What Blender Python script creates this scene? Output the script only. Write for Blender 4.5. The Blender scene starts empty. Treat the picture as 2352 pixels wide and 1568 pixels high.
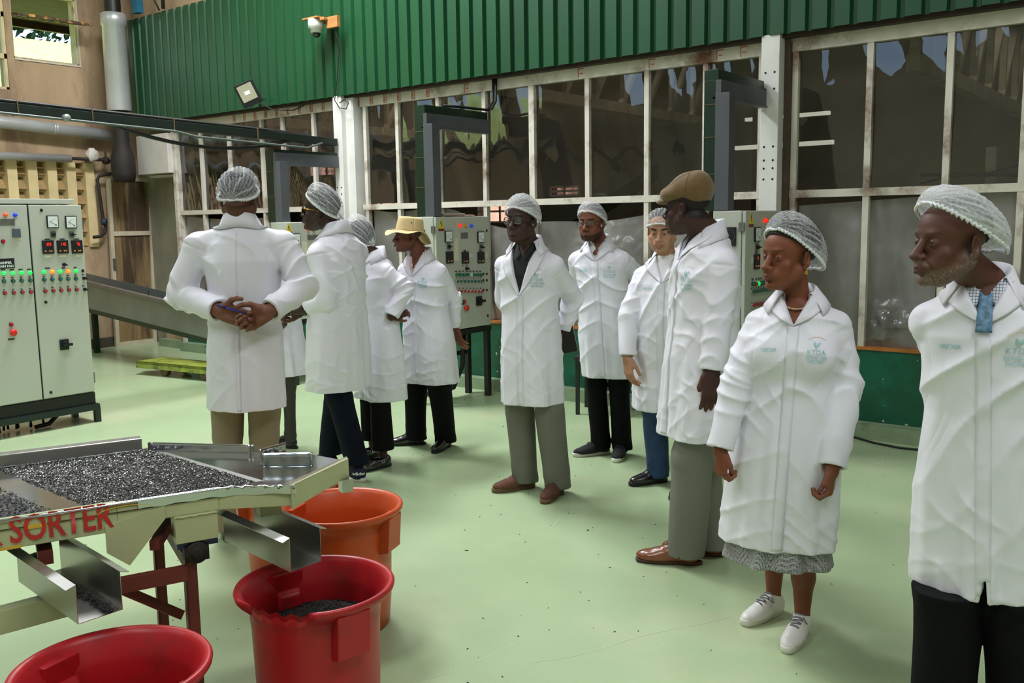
import bpy, bmesh, math, random
import numpy as np
from mathutils import Vector, Matrix, noise
from mathutils.bvhtree import BVHTree
random.seed(7)
R = math.radians
SC = bpy.context.scene
COL = SC.collection

# ------------------------------------------------------------ camera, world, lights, exposure
cam_d = bpy.data.cameras.new('camera')
cam = bpy.data.objects.new('camera', cam_d)
COL.objects.link(cam)
cam_d.sensor_width = 36.0
cam_d.lens = 36.0 * 2120.6 / 2352.0
cam_d.clip_start = 0.05
cam_d.clip_end = 300
yaw, pitch, roll = R(38.026), R(7.442), R(-0.889)
cam.matrix_world = (Matrix.Translation((0, 0, 1.62)) @ Matrix.Rotation(yaw, 4, 'Z')
                    @ Matrix.Rotation(R(90) - pitch, 4, 'X') @ Matrix.Rotation(roll, 4, 'Z'))
SC.camera = cam

w = bpy.data.worlds.new('sky'); SC.world = w; w.use_nodes = True
nt = w.node_tree; bg = nt.nodes['Background']
sky = nt.nodes.new('ShaderNodeTexSky'); sky.sky_type = 'NISHITA'; sky.sun_disc = False
sky.sun_elevation = R(62); sky.sun_rotation = R(-60)
nt.links.new(sky.outputs[0], bg.inputs[0]); bg.inputs[1].default_value = 0.7

def add_light(name, typ, loc, power, color=(1, 1, 1), size=None, rot=(0, 0, 0)):
    d = bpy.data.lights.new(name, typ); d.energy = power; d.color = color
    if size: d.shape = 'RECTANGLE'; d.size, d.size_y = size
    o = bpy.data.objects.new(name, d); o.location = loc; o.rotation_euler = rot; COL.objects.link(o)
    return o
sun = add_light('sun', 'SUN', (0, 0, 20), 26.0, (1, .95, .86), rot=(R(28), R(-14), 0)); sun.data.angle = R(1)
ROOF_Z = 6.2
SKYLIGHTS = [(-6.9, 4.9, 1.0, 2.2, 980), (-4.6, 2.9, .9, 1.4, 220), (-6.6, -1.6, 1.2, 3.4, 180),
             (-2.0, -2.6, 1.2, 3.4, 260), (1.6, 1.6, 1.2, 3.4, 360), (-10.0, 1.5, 1.0, 3.0, 150)]
for (sx, sy, sw, sl, pw) in SKYLIGHTS:
    add_light('skylight_daylight', 'AREA', (sx, sy, ROOF_Z - .04), pw, (.93, .97, 1.0), (sw, sl))
add_light('far_room_fill', 'AREA', (-7.5, 10.2, 5.1), 75, (1, .93, .8), (9, 1.0))  # added fill light for the dim far room; its roof has no opening
add_light('far_room_fill', 'AREA', (-1.5, 9.6, 5.1), 45, (1, .93, .8), (3, 1.0))  # second added fill, brightening the right end of the far room
SC.view_settings.view_transform = 'Standard'
SC.view_settings.look = 'None'
SC.view_settings.exposure = -0.92
SC.view_settings.gamma = 1.0
SC.view_settings.use_curve_mapping = False
SC.cycles.max_bounces = 8
SC.cycles.diffuse_bounces = 4
SC.cycles.glossy_bounces = 4
SC.cycles.transparent_max_bounces = 16
SC.cycles.sample_clamp_indirect = 4.0
SC.cycles.caustics_reflective = False
SC.cycles.caustics_refractive = False

# ------------------------------------------------------------ materials
def lin(h):
    h = h.lstrip('#'); c = [int(h[i:i + 2], 16) / 255 for i in (0, 2, 4)]
    return tuple(x / 12.92 if x <= .04045 else ((x + .055) / 1.055) ** 2.4 for x in c) + (1.0,)

MATS = {}
def mat(name, color, rough=.5, metal=0.0, var=.12, vscale=6.0, bump=0.0, bscale=40.0, second=None,
        mask=(.55, .7), mscale=3.0, emit=None, estr=0.0, spec=.5, trans=0.0, alpha=1.0, stretch=(1, 1, 1),
        attr=None, sheen=0.0, coat=0.0, bstretch=None, sss=0.0, grain=None):
    """Principled surface: base colour with soft noise variation, optional second colour in patches and bump."""
    if name in MATS: return MATS[name]
    m = bpy.data.materials.new(name); m.use_nodes = True; MATS[name] = m
    N = m.node_tree.nodes; L = m.node_tree.links; b = N['Principled BSDF']
    tc = N.new('ShaderNodeTexCoord'); mp = N.new('ShaderNodeMapping')
    mp.inputs['Scale'].default_value = stretch; L.new(tc.outputs['Object'], mp.inputs[0])
    src = None
    base = lin(color) if isinstance(color, str) else color
    nz = N.new('ShaderNodeTexNoise'); nz.inputs['Scale'].default_value = vscale; nz.inputs['Detail'].default_value = 5
    L.new(mp.outputs[0], nz.inputs['Vector'])
    rp = N.new('ShaderNodeValToRGB')
    lo = tuple(c * (1 - var) for c in base[:3]) + (1,); hi = tuple(min(1, c * (1 + var)) for c in base[:3]) + (1,)
    rp.color_ramp.elements[0].position = .3; rp.color_ramp.elements[1].position = .7
    rp.color_ramp.elements[0].color = lo; rp.color_ramp.elements[1].color = hi
    L.new(nz.outputs[0], rp.inputs[0]); src = rp.outputs[0]
    if attr:
        at = N.new('ShaderNodeAttribute'); at.attribute_name = attr
        mx = N.new('ShaderNodeMix'); mx.data_type = 'RGBA'; mx.blend_type = 'MULTIPLY'; mx.inputs[0].default_value = 1
        L.new(src, mx.inputs[6]); L.new(at.outputs[0], mx.inputs[7]); src = mx.outputs[2]
    if second:
        n2 = N.new('ShaderNodeTexNoise'); n2.inputs['Scale'].default_value = mscale; n2.inputs['Detail'].default_value = 8
        n2.inputs['Roughness'].default_value = .65
        L.new(mp.outputs[0], n2.inputs['Vector'])
        r2 = N.new('ShaderNodeValToRGB'); r2.color_ramp.elements[0].position, r2.color_ramp.elements[1].position = mask
        L.new(n2.outputs[0], r2.inputs[0])
        mx = N.new('ShaderNodeMix'); mx.data_type = 'RGBA'
        L.new(r2.outputs[0], mx.inputs[0]); L.new(src, mx.inputs[6]); mx.inputs[7].default_value = lin(second)
        src = mx.outputs[2]
    if grain:   # fine two-colour pattern (checks, dots): (kind, scale, colour, threshold)
        kind, gs, gc, th = grain
        if kind == 'dots':
            vo = N.new('ShaderNodeTexVoronoi'); vo.inputs['Scale'].default_value = gs; vo.inputs['Randomness'].default_value = .15
            L.new(tc.outputs['Object'], vo.inputs['Vector']); outp = vo.outputs['Distance']
            lt = N.new('ShaderNodeMath'); lt.operation = 'LESS_THAN'; lt.inputs[1].default_value = th; L.new(outp, lt.inputs[0])
            fac = lt.outputs[0]
        else:
            sp = N.new('ShaderNodeSeparateXYZ'); L.new(tc.outputs['Object'], sp.inputs[0]); ms = []
            for ax in (0, 2):
                a1 = N.new('ShaderNodeMath'); a1.operation = 'MULTIPLY'; a1.inputs[1].default_value = gs; L.new(sp.outputs[ax], a1.inputs[0])
                a2 = N.new('ShaderNodeMath'); a2.operation = 'FRACT'; L.new(a1.outputs[0], a2.inputs[0])
                a3 = N.new('ShaderNodeMath'); a3.operation = 'LESS_THAN'; a3.inputs[1].default_value = th; L.new(a2.outputs[0], a3.inputs[0]); ms.append(a3)
            a4 = N.new('ShaderNodeMath'); a4.operation = 'MAXIMUM'; L.new(ms[0].outputs[0], a4.inputs[0]); L.new(ms[1].outputs[0], a4.inputs[1])
            fac = a4.outputs[0]
        mx = N.new('ShaderNodeMix'); mx.data_type = 'RGBA'
        L.new(fac, mx.inputs[0]); L.new(src, mx.inputs[6]); mx.inputs[7].default_value = lin(gc); src = mx.outputs[2]
    L.new(src, b.inputs['Base Color'])
    b.inputs['Roughness'].default_value = rough; b.inputs['Metallic'].default_value = metal
    b.inputs['Specular IOR Level'].default_value = spec
    b.inputs['Sheen Weight'].default_value = sheen; b.inputs['Coat Weight'].default_value = coat
    if sss: b.inputs['Subsurface Weight'].default_value = sss; b.inputs['Subsurface Radius'].default_value = (.01, .004, .002)
    if trans: b.inputs['Transmission Weight'].default_value = trans
    if alpha < 1: b.inputs['Alpha'].default_value = alpha
    if emit: b.inputs['Emission Color'].default_value = lin(emit); b.inputs['Emission Strength'].default_value = estr
    if bump:
        n3 = N.new('ShaderNodeTexNoise'); n3.inputs['Scale'].default_value = bscale; n3.inputs['Detail'].default_value = 4
        if bstretch:
            mp2 = N.new('ShaderNodeMapping'); mp2.inputs['Scale'].default_value = bstretch
            L.new(tc.outputs['Object'], mp2.inputs[0]); L.new(mp2.outputs[0], n3.inputs['Vector'])
        else: L.new(mp.outputs[0], n3.inputs['Vector'])
        bp = N.new('ShaderNodeBump'); bp.inputs['Strength'].default_value = bump; bp.inputs['Distance'].default_value = .01
        L.new(n3.outputs[0], bp.inputs['Height']); L.new(bp.outputs[0], b.inputs['Normal'])
    return m

def film(name, color, haze, gloss_rough, gloss=.5, translucent=.3, wave=.3, wscale=3.0, stretch=(1, 1, 1)):
    """Clear or milky plastic film: see-through, partly scattering, with a rippled gloss."""
    if name in MATS: return MATS[name]
    m = bpy.data.materials.new(name); m.use_nodes = True; MATS[name] = m
    N = m.node_tree.nodes; L = m.node_tree.links; N.remove(N['Principled BSDF']); out = N['Material Output']
    tr = N.new('ShaderNodeBsdfTransparent'); df = N.new('ShaderNodeBsdfDiffuse'); tl = N.new('ShaderNodeBsdfTranslucent')
    gl = N.new('ShaderNodeBsdfAnisotropic') if hasattr(bpy.types, 'ShaderNodeBsdfAnisotropic') else N.new('ShaderNodeBsdfGlossy')
    gl.inputs['Roughness'].default_value = gloss_rough
    df.inputs[0].default_value = lin(color); tl.inputs[0].default_value = lin(color)
    m1 = N.new('ShaderNodeMixShader'); m1.inputs[0].default_value = translucent; L.new(df.outputs[0], m1.inputs[1]); L.new(tl.outputs[0], m1.inputs[2])
    tc = N.new('ShaderNodeTexCoord'); mp = N.new('ShaderNodeMapping'); mp.inputs['Scale'].default_value = stretch
    L.new(tc.outputs['Object'], mp.inputs[0])
    nz = N.new('ShaderNodeTexNoise'); nz.inputs['Scale'].default_value = wscale; nz.inputs['Detail'].default_value = 6
    L.new(mp.outputs[0], nz.inputs['Vector'])
    mr = N.new('ShaderNodeMapRange'); mr.inputs[1].default_value = .3; mr.inputs[2].default_value = .75
    mr.inputs[3].default_value = haze * .6; mr.inputs[4].default_value = min(1, haze * 1.5); L.new(nz.outputs[0], mr.inputs[0])
    m2 = N.new('ShaderNodeMixShader'); L.new(mr.outputs[0], m2.inputs[0]); L.new(tr.outputs[0], m2.inputs[1]); L.new(m1.outputs[0], m2.inputs[2])
    fr = N.new('ShaderNodeFresnel'); fr.inputs[0].default_value = 1.5
    mu = N.new('ShaderNodeMath'); mu.operation = 'MULTIPLY'; mu.inputs[1].default_value = gloss; mu.use_clamp = True; L.new(fr.outputs[0], mu.inputs[0])
    m3 = N.new('ShaderNodeMixShader'); L.new(mu.outputs[0], m3.inputs[0]); L.new(m2.outputs[0], m3.inputs[1]); L.new(gl.outputs[0], m3.inputs[2])
    L.new(m3.outputs[0], out.inputs[0])
    bp = N.new('ShaderNodeBump'); bp.inputs['Strength'].default_value = wave; bp.inputs['Distance'].default_value = .03
    n3 = N.new('ShaderNodeTexNoise'); n3.inputs['Scale'].default_value = wscale * 1.3; n3.inputs['Detail'].default_value = 2
    L.new(mp.outputs[0], n3.inputs['Vector']); L.new(n3.outputs[0], bp.inputs['Height'])
    for n in (df, tl, gl, fr): L.new(bp.outputs[0], n.inputs['Normal'])
    return m

# ------------------------------------------------------------ object helpers
def tag(o, label=None, cat=None, group=None, kind=None):
    if label: o['label'] = label
    if cat: o['category'] = cat
    if group: o['group'] = group
    if kind: o['kind'] = kind
    return o

def empty(name, loc=(0, 0, 0), rz=0.0, label=None, cat=None, group=None, kind=None):
    o = bpy.data.objects.new(name, None); o.location = loc; o.rotation_euler = (0, 0, rz); o.empty_display_size = .1
    COL.objects.link(o); return tag(o, label, cat, group, kind)

def obj(name, me, material=None, parent=None, smooth=None, **k):
    o = bpy.data.objects.new(name, me)
    if material: me.materials.append(material)
    if smooth is not None and len(me.polygons): me.polygons.foreach_set('use_smooth', [smooth] * len(me.polygons))
    COL.objects.link(o)
    if parent is not None: o.parent = parent
    return tag(o, **k)

class MB:
    """Collects verts and faces of one mesh."""
    def __init__(s): s.v = []; s.f = []; s.M = Matrix.Identity(4); s.sm = []
    def add(s, vs, fs, smooth=False):
        n = len(s.v); s.v += [tuple(s.M @ Vector(v)) for v in vs]; s.f += [tuple(i + n for i in f) for f in fs]
        s.sm += [smooth] * len(fs); return s
    def box(s, lo, hi, rz=0, c=None):
        x0, y0, z0 = lo; x1, y1, z1 = hi
        vs = [(x0, y0, z0), (x1, y0, z0), (x1, y1, z0), (x0, y1, z0), (x0, y0, z1), (x1, y0, z1), (x1, y1, z1), (x0, y1, z1)]
        if rz:
            cx, cy = c if c else ((x0 + x1) / 2, (y0 + y1) / 2); ca, sa = math.cos(rz), math.sin(rz)
            vs = [(cx + (x - cx) * ca - (y - cy) * sa, cy + (x - cx) * sa + (y - cy) * ca, z) for x, y, z in vs]
        return s.add(vs, [(0, 3, 2, 1), (4, 5, 6, 7), (0, 1, 5, 4), (1, 2, 6, 5), (2, 3, 7, 6), (3, 0, 4, 7)])
    def bar(s, a, b, w, h, up=(0, 0, 1)):
        """rectangular bar from a to b, w across, h along up"""
        a, b = Vector(a), Vector(b); d = (b - a).normalized(); u = Vector(up)
        sd = d.cross(u)
        if sd.length < 1e-4: sd = d.cross(Vector((1, 0, 0)))
        sd.normalize(); u = sd.cross(d).normalized(); vs = []
        for p in (a, b):
            for i, j in ((-1, -1), (1, -1), (1, 1), (-1, 1)): vs.append(p + sd * (i * w / 2) + u * (j * h / 2))
        return s.add(vs, [(0, 1, 2, 3), (4, 7, 6, 5), (0, 4, 5, 1), (1, 5, 6, 2), (2, 6, 7, 3), (3, 7, 4, 0)])
    def tube(s, pts, r, n=10, cap=True, sm=True):
        pts = [Vector(p) for p in pts]; rs = r if isinstance(r, (list, tuple)) else [r] * len(pts)
        vs = []; prev = None
        for i, p in enumerate(pts):
            t = (pts[min(i + 1, len(pts) - 1)] - pts[max(i - 1, 0)]).normalized()
            if prev is None:
                u = t.cross(Vector((0, 0, 1)));
                if u.length < .1: u = t.cross(Vector((1, 0, 0)))
            else: u = prev - t * prev.dot(t)
            u.normalize(); prev = u; v = t.cross(u)
            for k in range(n):
                a = 2 * math.pi * k / n; vs.append(p + (u * math.cos(a) + v * math.sin(a)) * rs[i])
        fs = []
        for i in range(len(pts) - 1):
            for k in range(n):
                k2 = (k + 1) % n; fs.append((i * n + k, i * n + k2, (i + 1) * n + k2, (i + 1) * n + k))
        s.add(vs, fs, sm)
        if cap:
            m = len(s.v) - len(vs); e = (len(pts) - 1) * n
            s.f.append(tuple(m + k for k in reversed(range(n)))); s.f.append(tuple(m + e + k for k in range(n))); s.sm += [False, False]
        return s
    def cyl(s, a, b, r, n=16, r2=None):
        return s.tube([a, b], [r, r if r2 is None else r2], n)
    def lathe(s, prof, n=32, c=(0, 0, 0), axis='Z', sm=True):
        """prof: list of (r, h)"""
        vs = []
        for r, h in prof:
            for k in range(n):
                a = 2 * math.pi * k / n; x, y = r * math.cos(a), r * math.sin(a)
                p = {'Z': (x, y, h), 'X': (h, x, y), 'Y': (y, h, x)}[axis]
                vs.append((c[0] + p[0], c[1] + p[1], c[2] + p[2]))
        fs = [(i * n + k, i * n + (k + 1) % n, (i + 1) * n + (k + 1) % n, (i + 1) * n + k) for i in range(len(prof) - 1) for k in range(n)]
        return s.add(vs, fs, sm)
    def prism(s, poly, a, b):
        """extrude polygon (list of 3D pts) by vector from a to b"""
        a, b = Vector(a), Vector(b); n = len(poly)
        vs = [Vector(p) + a for p in poly] + [Vector(p) + b for p in poly]
        fs = [tuple(range(n))[::-1], tuple(range(n, 2 * n))] + [(i, (i + 1) % n, n + (i + 1) % n, n + i) for i in range(n)]
        return s.add(vs, fs)
    def grid(s, P, sm=True, flip=False):
        """P[i][j] points"""
        n, m = len(P), len(P[0]); vs = [p for row in P for p in row]
        fs = [(i * m + j, i * m + j + 1, (i + 1) * m + j + 1, (i + 1) * m + j) for i in range(n - 1) for j in range(m - 1)]
        if flip: fs = [f[::-1] for f in fs]
        return s.add(vs, fs, sm)
    def mesh(s, name='mesh', bevel=0.0, fix=True):
        me = bpy.data.meshes.new(name); me.from_pydata(s.v, [], s.f)
        if len(s.sm) == len(me.polygons): me.polygons.foreach_set('use_smooth', s.sm)
        if fix or bevel:
            bm = bmesh.new(); bm.from_mesh(me)
            bmesh.ops.recalc_face_normals(bm, faces=bm.faces)
            if bevel:
                ed = [e for e in bm.edges if len(e.link_faces) == 2 and e.calc_face_angle(0) > .6]
                bmesh.ops.bevel(bm, geom=ed, offset=bevel, segments=2, affect='EDGES', profile=.6)
            bm.to_mesh(me); bm.free()
        me.update(); return me
    def build(s, name, material, parent=None, bevel=0.0, fix=True, **k):
        return obj(name, s.mesh(name, bevel, fix), material, parent, **k)

def solidify(o, t, offset=-1):
    md = o.modifiers.new('thickness', 'SOLIDIFY'); md.thickness = t; md.offset = offset; return o

def text_mesh(s, size, extrude=0.0, spacing=1.0, bold=0.0):
    cu = bpy.data.curves.new('text', 'FONT'); cu.body = s; cu.size = size; cu.extrude = extrude; cu.align_x = 'CENTER'; cu.align_y = 'CENTER'
    cu.space_character = spacing; cu.offset = bold; cu.resolution_u = 3
    o = bpy.data.objects.new('text', cu); COL.objects.link(o)
    dg = bpy.context.evaluated_depsgraph_get(); me = bpy.data.meshes.new_from_object(o.evaluated_get(dg))
    bpy.data.objects.remove(o); bpy.data.curves.remove(cu)
    return me

def copy_tree(o, parent=None):
    c = o.copy(); COL.objects.link(c)
    if parent is not None: c.parent = parent
    for ch in list(o.children): copy_tree(ch, c)
    return c

# ------------------------------------------------------------ shared materials
M_floor = mat('green_floor_paint', '#adc198', .24, var=.07, vscale=1.3, second='#c0c6a2', mask=(.5, .75), mscale=1.1, bump=.03, bscale=9, spec=.45)
M_greensheet = mat('green_painted_sheet', '#144629', .38, var=.14, vscale=2.0, second='#44331f', mask=(.68, .78), mscale=5.0, stretch=(1.5, 1, .35), bump=.05, bscale=6)
M_beige = mat('dirty_beige_plaster', '#b79b7c', .85, var=.16, vscale=1.6, second='#5f4330', mask=(.52, .78), mscale=1.1, bump=.2, bscale=60, stretch=(1, 1.6, .45))
M_whiteframe = mat('rust_stained_white_paint', '#cfc8bc', .5, var=.08, second='#6b4327', mask=(.51, .68), mscale=2.6, bump=.06, bscale=30)
M_post = mat('white_post_paint', '#d6d5d0', .42, var=.05, second='#8d7a62', mask=(.62, .8), mscale=2.0)
M_lowgreen = mat('dark_green_wall_paint', '#0e4f38', .35, var=.1, second='#10604a', mask=(.5, .6), mscale=2.2, bump=.05, bscale=20)
M_chip = mat('peeled_whitewash', '#b9c4b4', .8, var=.2)
M_curb = mat('scuffed_green_curb', '#84987a', .5, var=.15, second='#5c4e3a', mask=(.55, .7), mscale=5)
M_orange_ledge = mat('orange_brown_ledge', '#a8672c', .5, var=.25)
M_dark = mat('black_shadow_room', '#171512', .8, var=.2)
M_black = mat('black_paint', '#0c0c0d', .4, var=.1)
M_blackiron = mat('dark_iron', '#161a18', .45, var=.15, bump=.05)
M_rubber = mat('black_rubber', '#0a0a0b', .55)
M_ductgreen = mat('dark_green_duct_paint', '#10291a', .35, var=.15, vscale=4)
M_channel = mat('grey_metal_channel', '#515459', .45, metal=.1, var=.1)
M_steel = mat('polished_steel', '#c9ccd0', .12, metal=1.0, var=.04, vscale=3, bump=.04, bscale=7)
M_steel2 = mat('brushed_steel', '#b9b8b4', .3, metal=1.0, var=.08, vscale=3, bump=.03, bscale=20)
M_galv = mat('lagging_silver', '#c2c3c2', .36, metal=.4, var=.1, vscale=3, bump=.08, bscale=9)
M_cab = mat('light_grey_cabinet_paint', '#b4b7ac', .45, var=.025, vscale=1.2, spec=.4)
M_creamgreen = mat('cream_green_machine_paint', '#b9bf93', .4, var=.06, vscale=5, second='#7d6a45', mask=(.68, .8), mscale=7, bump=.03)
M_rust = mat('rust_red_primer', '#6a2c22', .6, var=.25, vscale=6, bump=.15, bscale=60)
M_rustpipe = mat('rusty_black_pipe', '#231a17', .7, var=.4, vscale=6, bump=.25, bscale=30)
M_red_plastic = mat('red_plastic', '#b01d24', .38, var=.1, vscale=4, second='#8c2226', mask=(.5, .7), mscale=5, bump=.03, spec=.4)
M_orange_plastic = mat('orange_plastic', '#c04c1e', .36, var=.08, vscale=4, spec=.4)
M_glass = film('clear_plastic_pane', '#8d8478', .075, .02, gloss=2.4, translucent=.5, wave=.25, wscale=1.6)
M_film = film('milky_plastic_sheeting', '#b5b2ad', .66, .2, gloss=2.2, translucent=.45, wave=.8, wscale=2.5, stretch=(1, 1, .7))
# ============================================================ THE SETTING
WY = 6.9        # glazed wall
LX = -12.05     # plaster wall at the left
def struct(name, mb, m, parent=None, **k):
    o = mb.build(name, m, parent)
    if parent is None: o['kind'] = 'structure'
    return o
X0, X1, Y0 = -14.5, 5.5, -6.5
f = MB(); f.box((X0, Y0, -.1), (X1, 14.5, 0)); struct('floor', f, M_floor)
# fine specks and crumbs of tea on the floor: uncountable litter
rs = random.Random(3); sp = MB()
for i in range(420):
    t = rs.random(); x = rs.uniform(-5.5, .6); y = rs.uniform(.9, 6.6)
    if any((x - a_) ** 2 + (y - b_) ** 2 < .12 for a_, b_ in ((-2.772, 2.407), (-3.3, 2.57), (-2.22, 1.81), (-2.214, 1.133), (-2.6, 4.8), (-5.4, 4.15), (-2.5, 4.9))): continue
    r = rs.uniform(.002, .0045) * (1 if rs.random() < .9 else 2); a = rs.random() * 6
    sp.add([(x + r * math.cos(a + k * 1.57) * (1.6 if k % 2 else .7), y + r * math.sin(a + k * 1.57) * (1.6 if k % 2 else .7), .0006) for k in range(4)] + [(x, y, .004)], [(0, 1, 4), (1, 2, 4), (2, 3, 4), (3, 0, 4)])
sp.build('tea_crumbs', mat('tea_crumb', '#2b211a', .8), label='dark tea crumbs scattered over the pale green floor', cat='litter', kind='stuff')
# faint pale scratches painted in by wear
sc = MB()
for (x, y, L, a) in [(-1.95, 2.55, .9, 1.1), (-2.2, 2.2, .5, 1.3), (-2.75, 3.6, .45, 1.7), (-1.3, 2.2, .8, 1.25), (-1.6, 4.4, .8, .2), (-.9, 4.6, .9, .1), (-1.5, 2.9, .5, 2.7)]:
    P = [[], []]
    for k in range(13):
        u = k / 12 * L; px = x + math.cos(a) * u + .02 * math.sin(u * 9); py = y + math.sin(a) * u + .02 * math.cos(u * 7)
        P[0].append((px - .0012, py, .0007)); P[1].append((px + .0012, py, .0007))
    sc.grid(P)
o = sc.build('floor_scratches', mat('pale_scratch', '#cfdcc0', .5), label='thin pale scratches worn into the green floor', cat='scratches', kind='stuff')
# roof over the hall, in strips that leave the rooflights open
zs = ROOF_Z
ce = MB(); xs = sorted({X0, X1} | {s[0] - s[2] / 2 for s in SKYLIGHTS} | {s[0] + s[2] / 2 for s in SKYLIGHTS})
ys = sorted({Y0, WY + .1} | {s[1] - s[3] / 2 for s in SKYLIGHTS} | {s[1] + s[3] / 2 for s in SKYLIGHTS})
for i in range(len(xs) - 1):
    for j in range(len(ys) - 1):
        mx, my = (xs[i] + xs[i + 1]) / 2, (ys[j] + ys[j + 1]) / 2
        if any(abs(mx - s[0]) < s[2] / 2 and abs(my - s[1]) < s[3] / 2 for s in SKYLIGHTS): continue
        ce.box((xs[i], ys[j], zs), (xs[i + 1], ys[j + 1], zs + .05))
struct('ceiling', ce, mat('grey_roof_sheeting', '#a8a6a0', .6, var=.1, vscale=3))
M_fib = mat('translucent_roof_sheet', '#e8eee8', .4, trans=.6)
for i, s in enumerate(SKYLIGHTS):
    k = MB(); k.box((s[0] - s[2] / 2, s[1] - s[3] / 2, zs + .02), (s[0] + s[2] / 2, s[1] + s[3] / 2, zs + .03)); struct('window_%d' % (i + 10), k, M_fib)
for i in range(6):
    k = MB(); y = Y0 + .5 + i * 2.2; k.bar((X0, y, zs - .1), (X1, y, zs - .1), .07, .14); struct('trim_%d' % (i + 20), k, mat('roof_purlin_paint', '#a89c86', .6))
k = MB()
BW = [(-6.1, -3.3, 4.85, 5.75), (-11.3, -9.6, 4.7, 5.4), (.6, 2.6, 4.85, 5.75)]
_xs = sorted({X0, X1} | {h[0] for h in BW} | {h[1] for h in BW}); _zz = sorted({0, zs} | {h[2] for h in BW} | {h[3] for h in BW})
for i in range(len(_xs) - 1):
    for j in range(len(_zz) - 1):
        if any(h[0] < (_xs[i] + _xs[i + 1]) / 2 < h[1] and h[2] < (_zz[j] + _zz[j + 1]) / 2 < h[3] for h in BW): continue
        k.box((_xs[i], Y0 - .15, _zz[j]), (_xs[i + 1], Y0, _zz[j + 1]))
struct('wall_back', k, mat('pale_hall_wall', '#bdb7a6', .7))
k = MB(); k.box((X1, Y0, 0), (X1 + .15, 14.5, zs)); struct('wall_right', k, MATS['pale_hall_wall'])

# ---- plaster wall on the left with window and block vent openings
def holes(mb, x0, x1, ya, yb, za, zb, hs):
    ys = sorted({ya, yb} | {h[0] for h in hs} | {h[1] for h in hs}); zs_ = sorted({za, zb} | {h[2] for h in hs} | {h[3] for h in hs})
    for i in range(len(ys) - 1):
        for j in range(len(zs_) - 1):
            my, mz = (ys[i] + ys[i + 1]) / 2, (zs_[j] + zs_[j + 1]) / 2
            if any(h[0] < my < h[1] and h[2] < mz < h[3] for h in hs): continue
            mb.box((x0, ys[i], zs_[j]), (x1, ys[i + 1], zs_[j + 1]))
WIN_A = (5.52, 6.36, 3.71, 4.55); WIN_B = (4.35, 5.44, 3.32, 4.6); LOUV = (3.6, 6.36, 1.36, 2.46)
k = MB(); holes(k, LX - .22, LX, Y0, WY + .35, 0, zs, [WIN_A, WIN_B, LOUV, (-1.6, 1.0, 3.1, 4.3)]); struct('wall_left', k, M_beige)
k = MB(); k.box((LX, Y0, 0), (LX + .03, 7.1, .13)); struct('baseboard_left', k, mat('dirty_dark_skirting', '#4a4236', .7, var=.3))
# steel window frames in the plaster wall
M_winframe = mat('stained_cream_window_paint', '#d8c49a', .5, var=.15, second='#7d4524', mask=(.58, .7), mscale=7)
wn = MB(); a, b, c, d = WIN_A
for p, q in (((a, c), (b, c)), ((b, c), (b, d)), ((b, d), (a, d)), ((a, d), (a, c))):
    wn.bar((LX - .06, p[0], p[1]), (LX - .06, q[0], q[1]), .05, .05, up=(1, 0, 0))
W1 = struct('window_1', wn, M_winframe)
k = MB(); k.box((LX - .2, a, c - .02), (LX + .015, b, c)); k.box((LX - .2, b - .012, c), (LX + .008, b, d)); k.build('reveal', mat('white_reveal', '#d9cfc0', .6), W1)
# pivoting sash standing open through the wall
ps = MB(); A = Vector((LX - .45, 5.56, 4.32)); B = Vector((LX + .42, 5.56, 4.16)); C = Vector((LX + .42, 6.3, 4.16)); D = Vector((LX - .45, 6.3, 4.32))
for p, q in ((A, B), (B, C), (C, D), (D, A), ((A + B) / 2, (C + D) / 2)): ps.bar(p, q, .035, .03)
ps.build('pivot_sash', mat('rusty_sash_iron', '#4a3226', .6, var=.3, second='#d9a35a', mask=(.5, .6), mscale=9), W1)
k = MB(); k.add([A, B, C, D], [(0, 1, 2, 3)]); k.build('sash_pane', film('window_glass', '#dfe8e4', .12, .03, gloss=1.0, wave=.02), W1)
wn = MB(); a, b, c, d = WIN_B
for p, q in (((a, c), (b, c)), ((b, c), (b, d)), ((b, d), (a, d)), ((a, 3.72), (b, 3.72)), ((a, 4.22), (b, 4.22)), ((4.9, c), (4.9, d))):
    wn.bar((LX - .05, p[0], p[1]), (LX - .05, q[0], q[1]), .06, .06, up=(1, 0, 0))
W2 = struct('window_2', wn, M_winframe)
k = MB(); k.add([(LX - .06, a, c), (LX - .06, b, c), (LX - .06, b, d), (LX - .06, a, d)], [(0, 1, 2, 3)]); k.build('pane', MATS['window_glass'], W2)
# block vents: sloping louvre blades between upright mullions
M_block = mat('cream_vent_block', '#a98c60', .8, var=.15, second='#7a4b2c', mask=(.58, .75), mscale=4)
lv = MB(); a, b, c, d = LOUV
nr = 6; hh = (d - c) / nr
for i in range(nr):
    z = c + i * hh
    for (ya, yb) in [(3.6 + .247 * k + .11, 3.6 + .247 * (k + 1)) for k in range(11)]:
        lv.add([(LX - .02, ya, z + .02), (LX - .02, yb, z + .02), (LX - .14, yb, z + hh * .93), (LX - .14, ya, z + hh * .93),
                (LX - .05, ya, z), (LX - .05, yb, z), (LX - .18, yb, z + hh * .87), (LX - .18, ya, z + hh * .87)],
               [(0, 1, 2, 3), (4, 7, 6, 5), (0, 4, 5, 1), (1, 5, 6, 2), (2, 6, 7, 3), (3, 7, 4, 0)])
struct('trim_1', lv, M_block)
lv = MB()
for k in range(12): lv.box((LX - .2, 3.6 + .247 * k - .02 , c), (LX + .03, 3.6 + .247 * k + .1, d))
struct('trim_2', lv, mat('cream_vent_mullion', '#dcc493', .75, var=.1, second='#9a6b3d', mask=(.6, .75)))
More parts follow.
